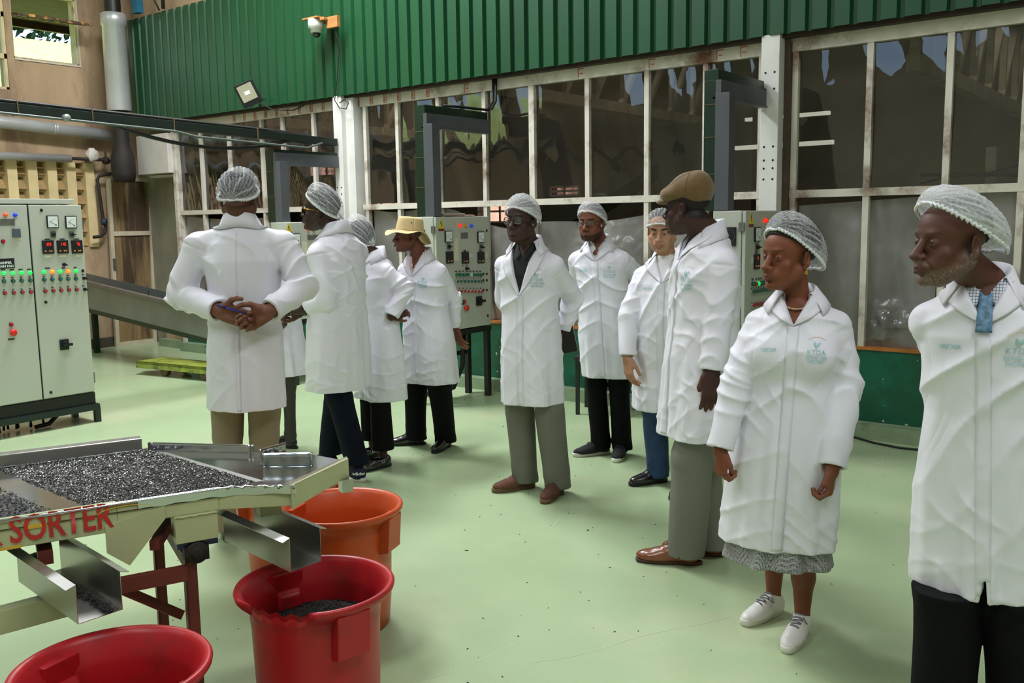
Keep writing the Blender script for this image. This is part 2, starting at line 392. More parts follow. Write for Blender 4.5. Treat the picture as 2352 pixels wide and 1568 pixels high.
# hillside, hedge and neighbour eave outside the window
_bx = [(-12.6, 1.6)] + [(-14.7 - i * .75, 4.0 + i * .19) for i in range(12)]
k = MB(); k.grid([[(x_, -8 + (14.8 + (-12.2 - x_) * .6) * j / 15, z_ + .03 * math.sin(i * 2 + j)) for j in range(16)] for i, (x_, z_) in enumerate(_bx)])
tag(k.build('grass_bank', mat('sunlit_grass', '#9cb96b', .9, var=.35, vscale=9)), 'sunlit grassy bank outside the upper left window', 'grass', kind='stuff')
rs = random.Random(5); hg = MB()
for i in range(5200):
    x = -24.8 + rs.gauss(0, .5); y = rs.uniform(4, 20); z = 6.5 + rs.uniform(0, 2.4); r = rs.uniform(.08, .2)
    n1 = Vector((rs.gauss(0, 1), rs.gauss(0, 1), rs.gauss(0, 1))).normalized(); t = n1.orthogonal().normalized(); s2 = n1.cross(t)
    p = Vector((x, y, z)); hg.add([p + t * r, p + s2 * r * .5, p - t * r, p - s2 * r * .5], [(0, 1, 2, 3)])
tag(hg.build('hedge', mat('hedge_leaf', '#3f6b39', .6, var=.4, vscale=2), fix=False), 'dark green hedge on top of the bank outside the window', 'hedge', kind='stuff')
k = MB(); k.box((-14.1, 5.2, 4.60), (-12.4, 9, 4.66)); k.box((-14.1, 5.2, 4.50), (-14.02, 9, 4.62))
tag(k.build('roof_eave', mat('rusty_eave', '#4d3a31', .7, var=.3)), 'rusty corrugated eave seen through the open window', 'eave')
k = MB(); k.bar((-13.6, 6.15, 3.9), (-13.6, 5.5, 5.5), .12, .05); tag(k.build('blue_gutter_pipe', mat('blue_green_paint', '#3aa0a8', .4)), 'blue green pipe slanting outside the upper left window', 'pipe')

# ---- glazed wall: curb, low green wall, ledge
k = MB(); k.box((-10.8, WY - .14, 0), (X1, WY + .1, .11)); struct('baseboard_front', k, M_curb, ).data
k = MB(); k.box((-10.8, WY - .02, .11), (X1, WY + .12, .643)); struct('wall_front', k, M_lowgreen)
k = MB(); k.box((-10.8, WY - .035, .643), (X1, WY + .13, .665)); struct('trim_3', k, M_orange_ledge)
# peeled paint flakes on the low wall between the cabinet and the visitors
rs = random.Random(11); fl = MB()
def flake(mb, x, z, r):
    n = 7; mb.add([(x + r * math.cos(6.283 * k / n) * rs.uniform(.5, 1.1), WY - .0225, z + r * math.sin(6.283 * k / n) * rs.uniform(.5, 1.3)) for k in range(n)], [tuple(range(n))])
for i in range(110):
    t = rs.random(); flake(fl, -5.4 + rs.gauss(0, .06), .62 - .45 * t, rs.uniform(.003, .014))
for i in range(30): flake(fl, rs.uniform(-5.35, 1), rs.uniform(.12, .6), rs.uniform(.002, .006))
for i in range(30): flake(fl, -10.7 + abs(rs.gauss(0, .06)), rs.uniform(.3, .62), rs.uniform(.004, .014))
for i in range(16): flake(fl, rs.uniform(-2.5, -1), rs.uniform(.115, .13), rs.uniform(.004, .01))
struct('trim_4', fl, M_chip)
# frames: three glazed bays
RZ, HZ0, HZ1 = 1.787, 2.83, 2.93
bays = [(-10.82, -7.66, [-10.79, -10.27, -9.685, -9.05, -8.665, -8.126, -7.70]),
        (-7.36, -2.90, [-7.30, -6.828, -6.265, -5.676, -5.116, -4.515, -3.926, -3.395, -2.93]),
        (-2.70, 2.2, [-2.665, -2.124, -1.597, -1.13, -.6, -.05, .5, 1.05, 1.6, 2.15])]
rs = random.Random(2)
for bi, (xa, xb, mm) in enumerate(bays):
    hd = MB(); hd.box((xa, WY - .03, HZ0), (xb, WY + .03, HZ1))
    wb = struct('window_%d' % (bi + 3), hd, M_whiteframe)
    k = MB(); k.box((xa, WY - .028, RZ - .028), (xb, WY + .028, RZ + .028)); k.build('cross_rail', M_whiteframe, wb)
    for x in mm:
        hw = .03 if x == -5.116 else .022
        k = MB(); k.box((x - hw, WY - .024, .66), (x + hw, WY + .024, HZ0)); k.build('mullion', M_whiteframe, wb)
    k = MB()
    for i in range(len(mm) - 1):
        a, b = mm[i] + .02, mm[i + 1] - .02; n = 8; amp = .004
        ph = rs.random() * 6
        k.grid([[(a + (b - a) * u / n, WY + .012 + amp * math.sin(u * 1.1 + v * .7 + ph), RZ + .02 + (HZ0 - RZ - .02) * v / n) for u in range(n + 1)] for v in range(n + 1)])
    o = k.build('clear_film_panes', M_glass, wb, fix=False)
# white posts with bolt holes
def post(x0, x1, y0, z1, name):
    k = MB(); k.box((x0, y0, 0), (x1, WY - .06, z1)); po = k.build(name, M_post, bevel=.004); po['kind'] = 'structure'
    return po
p1 = post(-7.63, -7.50, WY - .16, 2.95, 'trim_5'); k = MB(); k.box((-7.50, WY - .10, 0), (-7.38, WY + .06, 3.0)); k.build('post_flange', M_post, p1)
p2 = post(-2.875, -2.735, WY - .16, 2.95, 'trim_6'); k = MB(); k.box((-2.735, WY - .06, 0), (-2.69, WY + .06, 2.9)); k.build('post_flange', mat('dark_stained_steel', '#4a3b2e', .6, var=.3), p2)
def hole_set(parent, xs_, zs_, y):
    for x in xs_:
        for z in zs_:
            k = MB(); k.cyl((x, y - .001, z), (x, y + .004, z), .0085, 10); k.build('bolt_hole', M_black, parent)
hole_set(p1, (-7.605, -7.545), (1.60, 1.68, 1.80, 1.84, 1.93, 2.0), WY - .16)
hole_set(p2, (-2.84, -2.77), (1.90, 1.98, 2.04, 2.14, 2.56, 2.68), WY - .16)
# green profiled sheet cladding
k = MB(); prof = []; x = -11.5; n = 0
while x < 2.6:
    prof += [(x, -.0), (x + .105, -.0), (x + .119, .034), (x + .146, .034)]; x += .158
vs = []
P = [[(px, WY - .17 + py, z) for px, py in prof] for z in (2.945, 3.3, 3.7, 4.26)]
k.grid(P, sm=False); o = k.build('wall_front_cladding', M_greensheet, fix=False); o['kind'] = 'structure'; o.name = 'wall_front_upper'; solidify(o, .004)
k = MB(); k.box((-11.6, WY - .02, 2.93), (X1, WY + .14, zs)); struct('trim_7', k, M_beige)
k = MB(); k.box((-11.5, WY - .11, 2.925), (2.6, WY - .03, 3.02)); struct('trim_8', k, mat('painted_gap_shadow', '#3a2d24', .8, var=.3))  # strip under the cladding, its dark colour standing in for the gap's shadow
# printed tape along the header (red outlined stamps)
M_stamp = mat('faded_red_print', '#b4553a', .6)
hd = MB()
for i in range(15):
    x = -9.55 + i * .2 + (.35 if i > 8 else 0)
    if x > -6.3: break
    for (a, b, c, d) in ((0, .045, 0, .006), (0, .045, .074, .08), (0, .006, 0, .08), (.039, .045, 0, .08), (.012, .033, .015, .02), (.012, .033, .03, .035), (.012, .033, .045, .05), (.012, .018, .015, .065)):
        hd.box((x + a, WY - .0325, HZ0 + .012 + c), (x + b, WY - .0305, HZ0 + .012 + d))
for x in (-5.9, -4.6, -3.9, -3.3, -3.1):
    for (a, b, c, d) in ((0, .06, .07, .078), (0, .006, 0, .078), (.02, .05, .03, .038)):
        hd.box((x + a, WY - .0325, HZ0 + .01 + c), (x + b, WY - .0305, HZ0 + .01 + d))
struct('trim_9', hd, M_stamp)
# header cracks at left: corner infill, grey door panel and white duct box
k = MB(); k.box((LX, WY + .22, 0), (-10.78, WY + .3, 3.0)); struct('wall_corner', k, mat('greenish_grey_panel', '#8d8a78', .6, var=.12, second='#6f5a45', mask=(.6, .8), mscale=2, stretch=(1, 1, .5)))
k = MB(); k.box((-11.5, WY + .1, .1), (-10.84, WY + .21, .5)); struct('trim_10', k, M_beige)
k = MB(); k.box((-11.5, WY - .02, 0), (-10.8, WY + .2, .1)); struct('baseboard_corner', k, M_curb)
k = MB(); k.box((-10.86, WY - .05, .1), (-10.8, WY + .25, 2.93)); k.box((-11.5, WY, 2.26), (-10.8, WY + .2, 2.29)); struct('trim_11', k, M_whiteframe)
k = MB(); k.box((-11.56, WY - .12, 2.3), (-10.84, WY + .2, 2.8)); o = k.build('trim_12', mat('chalky_white_board', '#cfc9c2', .6, var=.06, second='#8a7a6a', mask=(.62, .8), mscale=2), bevel=.006); o['kind'] = 'structure'

# ---- room beyond the glazing
k = MB(); holes_ = []
WB = 13.6
holes(k, 0, .15, -20, X1, 0, 6.2, [])
room = MB()
def wall_y(mb, y0, y1, xa, xb, za, zb, hs):
    xs_ = sorted({xa, xb} | {h[0] for h in hs} | {h[1] for h in hs}); zz = sorted({za, zb} | {h[2] for h in hs} | {h[3] for h in hs})
    for i in range(len(xs_) - 1):
        for j in range(len(zz) - 1):
            mx, mz = (xs_[i] + xs_[i + 1]) / 2, (zz[j] + zz[j + 1]) / 2
            if any(h[0] < mx < h[1] and h[2] < mz < h[3] for h in hs): continue
            mb.box((xs_[i], y0, zz[j]), (xs_[i + 1], y1, zz[j + 1]))
BH = [(-20.6, -20.2, 1.95, 2.57), (-19.95, -19.37, 1.95, 2.57), (-17.9, -17.5, 1.95, 2.5), (-14.35, -13.3, 1.95, 2.12), (-11.4, -10.6, 1.6, 2.0), (-16.5, -15.1, 2.65, 3.1), (-14.2, -12.5, 2.4, 2.85), (-9.7, -9.1, 2.05, 2.2)]
wall_y(room, WB, WB + .2, -22.6, X1, 0, 5.3, BH)
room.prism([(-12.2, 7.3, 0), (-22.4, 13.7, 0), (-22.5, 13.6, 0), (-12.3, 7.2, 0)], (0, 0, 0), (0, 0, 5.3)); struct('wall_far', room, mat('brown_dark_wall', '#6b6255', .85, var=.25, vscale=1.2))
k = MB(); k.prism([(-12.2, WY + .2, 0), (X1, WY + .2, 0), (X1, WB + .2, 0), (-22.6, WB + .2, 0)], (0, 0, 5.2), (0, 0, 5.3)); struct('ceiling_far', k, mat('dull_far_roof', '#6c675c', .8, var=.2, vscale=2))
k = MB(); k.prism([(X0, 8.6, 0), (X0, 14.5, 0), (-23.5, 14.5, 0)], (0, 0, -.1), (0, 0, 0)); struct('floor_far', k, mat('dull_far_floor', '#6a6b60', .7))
k = MB()
for h in BH:
    a, b, c, d = h; n = max(1, round((b - a) / .3))
    for i in range(n + 1): k.box((a + (b - a) * i / n - .02, WB - .02, c), (a + (b - a) * i / n + .02, WB, d))
    for z in (c, (c + d) / 2, d): k.box((a, WB - .02, z - .018), (b, WB, z + .018))
w6 = struct('window_6', k, M_whiteframe)
for h in BH[5:]:
    k = MB(); k.box((h[0], WB + .05, h[2]), (h[1], WB + .06, h[3])); k.build('mesh_screen', film('dusty_mesh_screen', '#4a342c', .55, .5, gloss=.1, translucent=.6, wave=0, wscale=9), w6)
k = MB(); k.box((-26, WB + 3, -1), (4, WB + 3.2, 4.2)); tag(k.build('brick_wall', mat('red_brick_sunlit', '#c39484', .8, var=.3, vscale=5)), 'sunlit red brick wall beyond the far windows', 'wall')
M_truss = mat('cream_truss_paint', '#9a917c', .7, var=.2)
for (xx, ya, yb, zb) in [(-2.0, WY + .6, WB - .2, 2.75), (-6.2, WY + .8, WB - .2, 3.0), (-10.4, WY + .8, WB - .2, 3.0), (-14.6, WY + 2.3, WB - .2, 3.0)]:
    t = empty('roof_truss', (xx, (ya + yb) / 2, zb)); tag(t, {-2.0: 'cream lattice roof truss behind the rightmost glazed bay', -6.2: 'cream lattice roof truss behind the middle glazing, left of the right post', -10.4: 'cream lattice roof truss behind the left glazed bay', -14.6: 'farthest cream lattice roof truss seen behind the left glazing'}[xx], 'roof truss', 'lattice trusses in the room beyond the glass')
    L_ = (yb - ya) / 2
    k = MB(); k.bar((0, -L_, 0), (0, L_, 0), .1, .12); k.build('bottom_chord', M_truss, t)
    k = MB(); k.bar((0, -L_, .9), (0, L_, .9), .1, .12); k.build('top_chord', M_truss, t)
    n = 9
    for i in range(n):
        y = -L_ + 2 * L_ * i / n; k = MB(); k.bar((0, y, .05), (0, y + 2 * L_ / n * .9, .86), .06, .07, up=(1, 0, 0)); k.build('web_member', M_truss, t)
        k = MB(); k.bar((0, y + .04, .05), (0, y + .04, .86), .05, .06, up=(1, 0, 0)); k.build('web_member', M_truss, t)
M_purl = mat('far_purlin', '#8b8475', .7, var=.2)
for i in range(7):
    y = WY + 1.0 + i * .95; k = MB(); k.bar((-12.3 - (y - 7.3) * 1.59 + .3, y, 4.05 + .02 * i), (X1 - .2, y, 4.05 + .02 * i), .08, .2)
    struct('trim_%d' % (40 + i), k, M_purl)
for i, (x, y, hgt) in enumerate([(-9.0, 9.6, 4.4), (-4.4, 10.4, 4.4), (-13, 10.6, 4.4), (-1.2, 9.8, 4.4), (.9, 9.0, 4.4)]):
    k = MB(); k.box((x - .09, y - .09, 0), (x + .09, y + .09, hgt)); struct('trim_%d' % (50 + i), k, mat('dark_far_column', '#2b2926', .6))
# dark machines standing in that room
def far_machine(x, y, L, lab, seed):
    t = empty('tea_machine', (x, y, 0), 0, lab, 'machine')
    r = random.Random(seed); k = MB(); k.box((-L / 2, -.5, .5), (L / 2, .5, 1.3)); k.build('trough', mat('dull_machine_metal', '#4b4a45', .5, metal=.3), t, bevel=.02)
    for sx in (-.45, .45):
        for sy in (-.4, .4):
            k = MB(); k.box((sx * L - .05, sy - .05, 0), (sx * L + .05, sy + .05, .5)); k.build('leg', M_blackiron, t)
    k = MB(); k.bar((-L / 2, 0, 1.3), (L * .35, 0, 2.5), .5, .18); k.build('incline', MATS['dull_machine_metal'], t)
    k = MB(); k.box((L * .25, -.35, 1.9), (L * .45, .35, 2.6)); k.build('hopper', MATS['dull_machine_metal'], t)
far_machine(-5.6, 9.3, 2.6, 'dark inclined tea machine behind the middle glazing', 1)
far_machine(-1.4, 8.9, 2.0, 'dark machine with hopper behind the rightmost glazing', 2)
far_machine(-10.2, 9.5, 2.4, 'dark machine behind the left glazed bay', 3)
k = MB()
for (a, b) in (((-1.75, 7.6, 1.35), (-1.75, 7.6, 1.72)), ((-1.75, 7.6, 1.72), (-1.45, 7.6, 1.72)), ((-1.45, 7.6, 1.72), (-1.45, 7.6, 2.1))): k.bar(a, b, .07, .07, up=(0, 1, 0))
tag(k.build('cable_trunking', M_truss), 'stepped cream cable trunking behind the rightmost glazed bay', 'trunking')
k = MB(); k.box((-.72, 7.5, 2.0), (-.35, 7.56, 2.07)); tag(k.build('red_sign_board', mat('dull_red_board', '#6d1b1f', .5)), 'small dull red board hanging behind the right glazing', 'board')
k = MB()
for j in range(4): k.tube([(-1.9 + u * .22, 7.45, 1.85 + .04 * math.sin(u * 1.1 + j) + .02 * j + .05 * u * .3) for u in range(12)], .008, 6)
tag(k.build('slack_cables', M_rubber), 'slack black cables crossing behind the right glazing', 'cable', kind='stuff')
for i, (x, y, z) in enumerate([(-6.9, 8.6, 3.2), (-4.2, 10.6, 2.75), (-3.6, 9.0, 2.3)]):
    k = MB(); k.box((x - .5, y - .03, z), (x + .5, y + .03, z + .04))
    tag(k.build('tube_light', mat('tube_glow', '#e8ead8', .4, emit='#eef0dc', estr=.9)), ['fluorescent tube light behind the middle glazing beside the left post', 'fluorescent tube glimpsed low behind the middle glazing', 'small fluorescent tube glimpsed behind the flat cap'][i], 'light')

# ---- loose milky plastic sheets hung in the lower openings
def sheet(x0, x1, ztop, zbot, seed, label, crumple=()):
    r = random.Random(seed); nx, nz = int((x1 - x0) / .025), 44; P = []
    for j in range(nz + 1):
        row = []; v = j / nz
        for i in range(nx + 1):
            u = i / nx; x = x0 + (x1 - x0) * u; zt = ztop(u); z = zbot + (zt - zbot) * v
            y = WY + .045 + .012 * math.sin(x * 9 + v * 2 + seed) + .009 * math.sin(x * 23 + v * 5 + 2 * seed) * (1 - v) \
                + .02 * noise.noise(Vector((x * 2.2, z * 3.3, seed))) + .008 * noise.noise(Vector((x * 9, z * 7, seed + 3)))
            for (cx, cz, cr, ca) in crumple:
                q = math.exp(-((x - cx) ** 2 + (z - cz) ** 2 * 1.5) / cr ** 2); y -= ca * q * (1 + 1.6 * noise.noise(Vector((x * 16, z * 20, 5))))
            row.append((x, y, z))
        P.append(row)
    k = MB(); k.grid(P); return k.build('plastic_sheet', M_film, fix=False, label=label, cat='plastic sheet', group='milky plastic sheets hung below the glazing rail')
sheet(-10.75, -8.7, lambda u: 1.74 - .05 * math.sin(3 * u), .68, 1, 'milky plastic sheet hung in the far left opening behind the panel cabinet')
sheet(-8.6, -7.72, lambda u: 1.60 + .1 * u, .68, 2, 'short milky plastic sheet just left of the left white post')
sheet(-7.28, -5.3, lambda u: 1.76 - .22 * max(0, u - .45) * 1.8 - .03 * math.sin(9 * u), .67, 3, 'milky plastic sheet sagging behind the open-lid cabinet and sun hat', crumple=[(-5.95, 1.55, .25, .03)])
sheet(-5.28, -3.42, lambda u: 1.60 + .13 * max(0, u - .45) * 1.9 + .01 * math.sin(8 * u), .67, 4, 'milky plastic sheet behind the two bespectacled men in the middle', crumple=[(-4.3, 1.3, .3, .03)])
sheet(-3.38, -2.92, lambda u: 1.58 + .03 * u, .67, 5, 'narrow milky plastic sheet just left of the right white post')
sheet(-2.64, -1.64, lambda u: 1.70 + .05 * u, .655, 6, 'grey plastic sheet crumpled at its foot, right of the right white post', crumple=[(-1.95, .82, .16, .06)])
sheet(-1.62, 2.1, lambda u: 1.765, .655, 7, 'widest grey plastic sheet, behind the bearded man at the right', crumple=[(-1.45, .8, .14, .05)])
BIG_PANEL = [('hole', 0.962, 1.76),('meter', 1.04, 1.669),('meter', 1.188, 1.664),('switch', 1.038, 1.569, 0),('switch', 1.186, 1.564, 1),('display', 0.989, 1.47, '123'),('display', 1.106, 1.468, '110'),('display', 1.223, 1.465, '76'),('paper', 0.986, 1.398, 0.05, 0.022),('paper', 1.106, 1.395, 0.05, 0.022),('paper', 1.236, 1.393, 0.055, 0.02),('label', 0.99, 1.532, 0.04, 0.009),('label', 1.109, 1.53, 0.04, 0.009),('label', 1.226, 1.528, 0.04, 0.009),('knob', 1.104, 1.326),('label', 0.973, 1.304, 0.04, 0.009),('label', 1.101, 1.3, 0.028, 0.009),('label', 1.197, 1.297, 0.024, 0.009),('lamp', 0.942, 1.275, 'g'),('lamp', 1.007, 1.273, 'o'),('lamp', 1.071, 1.271, 'g'),('lamp', 1.135, 1.269, 'o'),('lamp', 1.199, 1.268, 'g'),('hole', 1.258, 1.268),('button', 0.941, 1.213, 'g'),('button', 1.004, 1.212, 'g'),('button', 1.069, 1.211, 'g'),('button', 1.132, 1.209, 'g'),('button', 1.196, 1.207, 'g'),('knob', 1.26, 1.207),('label', 0.938, 1.241, 0.014, 0.007),('label', 1.001, 1.24, 0.016, 0.007),('label', 1.065, 1.238, 0.014, 0.007),('label', 1.129, 1.237, 0.016, 0.007),('label', 1.192, 1.235, 0.014, 0.007),('label', 1.257, 1.237, 0.016, 0.008),('button', 0.941, 1.123, 'r'),('button', 1.005, 1.122, 'r'),('button', 1.068, 1.121, 'r'),('button', 1.131, 1.12, 'r'),('button', 1.195, 1.118, 'r'),('knob', 1.26, 1.116),('label', 0.936, 1.148, 0.014, 0.006),('label', 1.0, 1.149, 0.018, 0.008),('label', 1.064, 1.146, 0.014, 0.006),('label', 1.126, 1.146, 0.018, 0.008),('label', 1.19, 1.143, 0.014, 0.006),('label', 1.253, 1.145, 0.018, 0.008),('hole', 0.939, 1.035),('lamp', 0.685, 1.725, 'r2'),('lamp', 0.757, 1.724, 'b'),('plate', 0.691, 1.669, 0.12, 0.05),('box', 0.755, 1.585, 0.05, 0.055),('paper', 0.757, 1.541, 0.055, 0.02),('button', 0.652, 1.524, 'R'),('sign', 0.649, 1.355),('label', 0.636, 1.309, 0.032, 0.009),('label', 0.7, 1.305, 0.032, 0.009),('label', 0.766, 1.304, 0.032, 0.009),('label', 0.831, 1.302, 0.032, 0.009),('lamp', 0.637, 1.281, 'g'),('lamp', 0.703, 1.278, 'g'),('lamp', 0.767, 1.277, 'g'),('lamp', 0.833, 1.275, 'g'),('button', 0.635, 1.22, 'g'),('button', 0.702, 1.218, 'g'),('button', 0.767, 1.217, 'g'),('button', 0.832, 1.215, 'g'),('label', 0.634, 1.248, 0.014, 0.007),('label', 0.698, 1.245, 0.014, 0.007),('label', 0.765, 1.243, 0.014, 0.007),('label', 0.829, 1.241, 0.014, 0.007),('button', 0.633, 1.13, 'r'),('button', 0.699, 1.128, 'r'),('button', 0.764, 1.127, 'r'),('button', 0.83, 1.125, 'r'),('label', 0.631, 1.155, 0.014, 0.006),('label', 0.696, 1.154, 0.014, 0.006),('label', 0.761, 1.152, 0.014, 0.006),('label', 0.826, 1.151, 0.014, 0.006),('button', 0.659, 0.883, 'R'),('estop', 0.664, 0.82),('label', 0.652, 0.77, 0.05, 0.012),('isolator', 1.057, 0.681),('hole', 0.921, 0.308)]
MID_PANEL = [('warn', 0.071, 1.594),('lamp', 0.31, 1.586, 'R'),('lamp', 0.385, 1.582, 'y'),('lamp', 0.462, 1.581, 'b'),('hole', 0.684, 1.535),('meter', 0.155, 1.493),('meter', 0.593, 1.478),('plate', 0.371, 1.497, 0.095, 0.055),('switch', 0.156, 1.406, 1),('switch', 0.594, 1.391, 2),('paper', 0.259, 1.377, 0.06, 0.2),('display', 0.164, 1.312, ''),('display', 0.372, 1.301, ''),('display', 0.591, 1.294, ''),('paper', 0.459, 1.318, 0.04, 0.028),('paper', 0.678, 1.31, 0.038, 0.028),('label', 0.372, 1.362, 0.035, 0.012),('label', 0.589, 1.355, 0.035, 0.012),('knob', 0.385, 1.205),('label', 0.341, 1.233, 0.012, 0.01),('label', 0.392, 1.231, 0.012, 0.01),('lamp', 0.255, 1.157, 'dg'),('lamp', 0.303, 1.154, 'dg'),('lamp', 0.351, 1.151, 'dg'),('lamp', 0.399, 1.149, 'dg'),('lamp', 0.492, 1.144, 'dg'),('lamp', 0.541, 1.141, 'dg'),('lamp', 0.588, 1.138, 'dg'),('button', 0.442, 1.146, 'w'),('label', 0.249, 1.187, 0.026, 0.01),('cbutton', 0.253, 1.099, 't'),('label', 0.247, 1.128, 0.01, 0.009),('cbutton', 0.253, 1.01, 'r'),('label', 0.245, 1.037, 0.012, 0.009),('label', 0.295, 1.185, 0.026, 0.01),('cbutton', 0.299, 1.096, 't'),('label', 0.293, 1.126, 0.01, 0.009),('cbutton', 0.299, 1.007, 'r'),('label', 0.291, 1.034, 0.012, 0.009),('label', 0.343, 1.183, 0.026, 0.01),('cbutton', 0.347, 1.093, 't'),('label', 0.341, 1.123, 0.01, 0.009),('cbutton', 0.347, 1.004, 'r'),('label', 0.339, 1.031, 0.012, 0.009),('label', 0.393, 1.18, 0.026, 0.01),('cbutton', 0.397, 1.09, 't'),('label', 0.391, 1.12, 0.01, 0.009),('cbutton', 0.398, 1.0, 'r'),('label', 0.389, 1.028, 0.012, 0.009),('label', 0.442, 1.177, 0.026, 0.01),('cbutton', 0.446, 1.087, 't'),('label', 0.44, 1.117, 0.01, 0.009),('cbutton', 0.446, 0.997, 'r'),('label', 0.438, 1.024, 0.012, 0.009),('label', 0.486, 1.175, 0.026, 0.01),('cbutton', 0.49, 1.085, 't'),('label', 0.484, 1.115, 0.01, 0.009),('cbutton', 0.491, 0.994, 'r'),('label', 0.482, 1.021, 0.012, 0.009),('label', 0.535, 1.173, 0.026, 0.01),('cbutton', 0.539, 1.082, 't'),('label', 0.533, 1.112, 0.01, 0.009),('cbutton', 0.54, 0.99, 'r'),('label', 0.531, 1.018, 0.012, 0.009),('label', 0.581, 1.17, 0.026, 0.01),('cbutton', 0.586, 1.079, 't'),('label', 0.579, 1.109, 0.01, 0.009),('cbutton', 0.587, 0.987, 'r'),('label', 0.578, 1.015, 0.012, 0.009),('hole', 0.626, 1.143),('hole', 0.624, 1.085),('hole', 0.621, 0.996),('hole', 0.674, 1.14),('hole', 0.672, 1.082),('hole', 0.67, 0.993),('button', 0.347, 0.913, 'R'),('label', 0.336, 0.891, 0.035, 0.012),('estop', 0.359, 0.854),('isolator', 0.548, 0.902),('hole', 0.677, 0.755)]
RIGHT_PANEL = [('warn', 0.093, 1.604),('lamp', 0.318, 1.594, 'R'),('lamp', 0.379, 1.594, 'y'),('lamp', 0.445, 1.591, 'b'),('meter', 0.186, 1.5),('plate', 0.368, 1.506, 0.08, 0.075),('switch', 0.185, 1.412, 1),('paper', 0.274, 1.373, 0.05, 0.22),('display', 0.19, 1.312, '7'),('paper', 0.118, 1.324, 0.025, 0.045),('label', 0.183, 1.376, 0.03, 0.014),('lamp', 0.126, 1.161, 'dg'),('lamp', 0.172, 1.158, 'R0'),('lamp', 0.213, 1.158, 'g'),('lamp', 0.259, 1.157, 'dg'),('lamp', 0.304, 1.157, 'dg'),('label', 0.128, 1.191, 0.025, 0.014),('label', 0.194, 1.19, 0.02, 0.014),('label', 0.239, 1.19, 0.02, 0.014),('label', 0.279, 1.189, 0.02, 0.014),('cbutton', 0.119, 1.107, 't'),('cbutton', 0.159, 1.107, 't'),('cbutton', 0.2, 1.107, 't'),('cbutton', 0.242, 1.107, 't'),('cbutton', 0.283, 1.106, 't'),('cbutton', 0.325, 1.106, 't'),('cbutton', 0.368, 1.106, 't'),('cbutton', 0.411, 1.105, 't'),('cbutton', 0.454, 1.105, 't'),('cbutton', 0.498, 1.105, 't'),('cbutton', 0.542, 1.104, 't'),('cbutton', 0.587, 1.104, 't'),('label', 0.108, 1.129, 0.01, 0.012),('label', 0.151, 1.129, 0.01, 0.012),('label', 0.194, 1.129, 0.01, 0.012),('label', 0.238, 1.128, 0.01, 0.012),('label', 0.282, 1.128, 0.01, 0.012),('label', 0.327, 1.127, 0.01, 0.012),('label', 0.372, 1.127, 0.01, 0.012),('label', 0.417, 1.127, 0.01, 0.012),('label', 0.464, 1.126, 0.01, 0.012),('label', 0.51, 1.126, 0.01, 0.012),('cbutton', 0.123, 1.012, 'r'),('cbutton', 0.164, 1.012, 'r'),('cbutton', 0.205, 1.012, 'r'),('cbutton', 0.246, 1.012, 'r'),('cbutton', 0.288, 1.011, 'r'),('cbutton', 0.33, 1.011, 'r'),('cbutton', 0.373, 1.011, 'r'),('cbutton', 0.416, 1.011, 'r')]
LEFT_PANEL = [('warn', 0.005, 1.576),('lamp', 0.236, 1.57, 'R'),('lamp', 0.312, 1.561, 'y'),('meter', 0.088, 1.478),('plate', 0.308, 1.484, 0.15, 0.05),('paper', 0.192, 1.38, 0.07, 0.13),('switch', 0.089, 1.389, 1),('display', 0.085, 1.322, '')]
# ============================================================ CONTROL CABINETS
def glow(name, col, s): return mat(name, col, .3, emit=col, estr=s, var=0)
LAMPS = {'g': glow('lit_green_lamp', '#1fd05a', 1.6), 'o': glow('lit_orange_lamp', '#ff8a1e', 1.3), 'R': glow('lit_red_lamp', '#ff2418', 1.8), 'r2': glow('dim_red_lamp', '#e2502a', .6),
         'b': glow('blue_lamp', '#2440d8', .5), 'y': mat('yellow_lamp_cap', '#c98f1a', .3, var=.05), 'dg': mat('green_lamp_off', '#155c3c', .25, var=.05), 'R0': mat('red_lamp_off', '#8c2530', .25, var=.05)}
BUT = {'g': mat('teal_push_button', '#2a6b58', .35), 'r': mat('dull_red_push_button', '#a33338', .35), 'R': mat('red_push_button', '#b3141c', .3), 't': mat('teal_button_cap', '#2b5f56', .3), 'w': mat('clear_button', '#cfe3d2', .2)}
M_bezel = mat('black_bezel', '#141517', .4); M_dial = mat('white_dial', '#dfe4e4', .4, var=.02); M_label = mat('engraved_black_label', '#2a2c2e', .5)
M_paper = mat('yellowed_paper_label', '#d5cdb9', .8, var=.08); M_plate = mat('dull_nameplate', '#7f7f78', .35, metal=.6, var=.2)
M_seg = glow('red_digit_segment', '#ff2a1a', 3.0); M_amber = glow('amber_key', '#d98a3a', .5)
M_warn = mat('warning_yellow', '#d7bf1d', .5); M_wred = mat('warning_red_strip', '#7a2020', .5)
M_chrome = mat('chrome', '#d8dade', .12, metal=1, var=.02)
SEG = {'0': 'abcdef', '1': 'bc', '2': 'abged', '3': 'abgcd', '4': 'fgbc', '5': 'afgcd', '6': 'afgedc', '7': 'abc', '8': 'abcdefg', '9': 'abcdfg'}
def pbox(mb, u0, u1, z0, z1, x0, x1): return mb.box((x0, u0, z0), (x1, u1, z1))
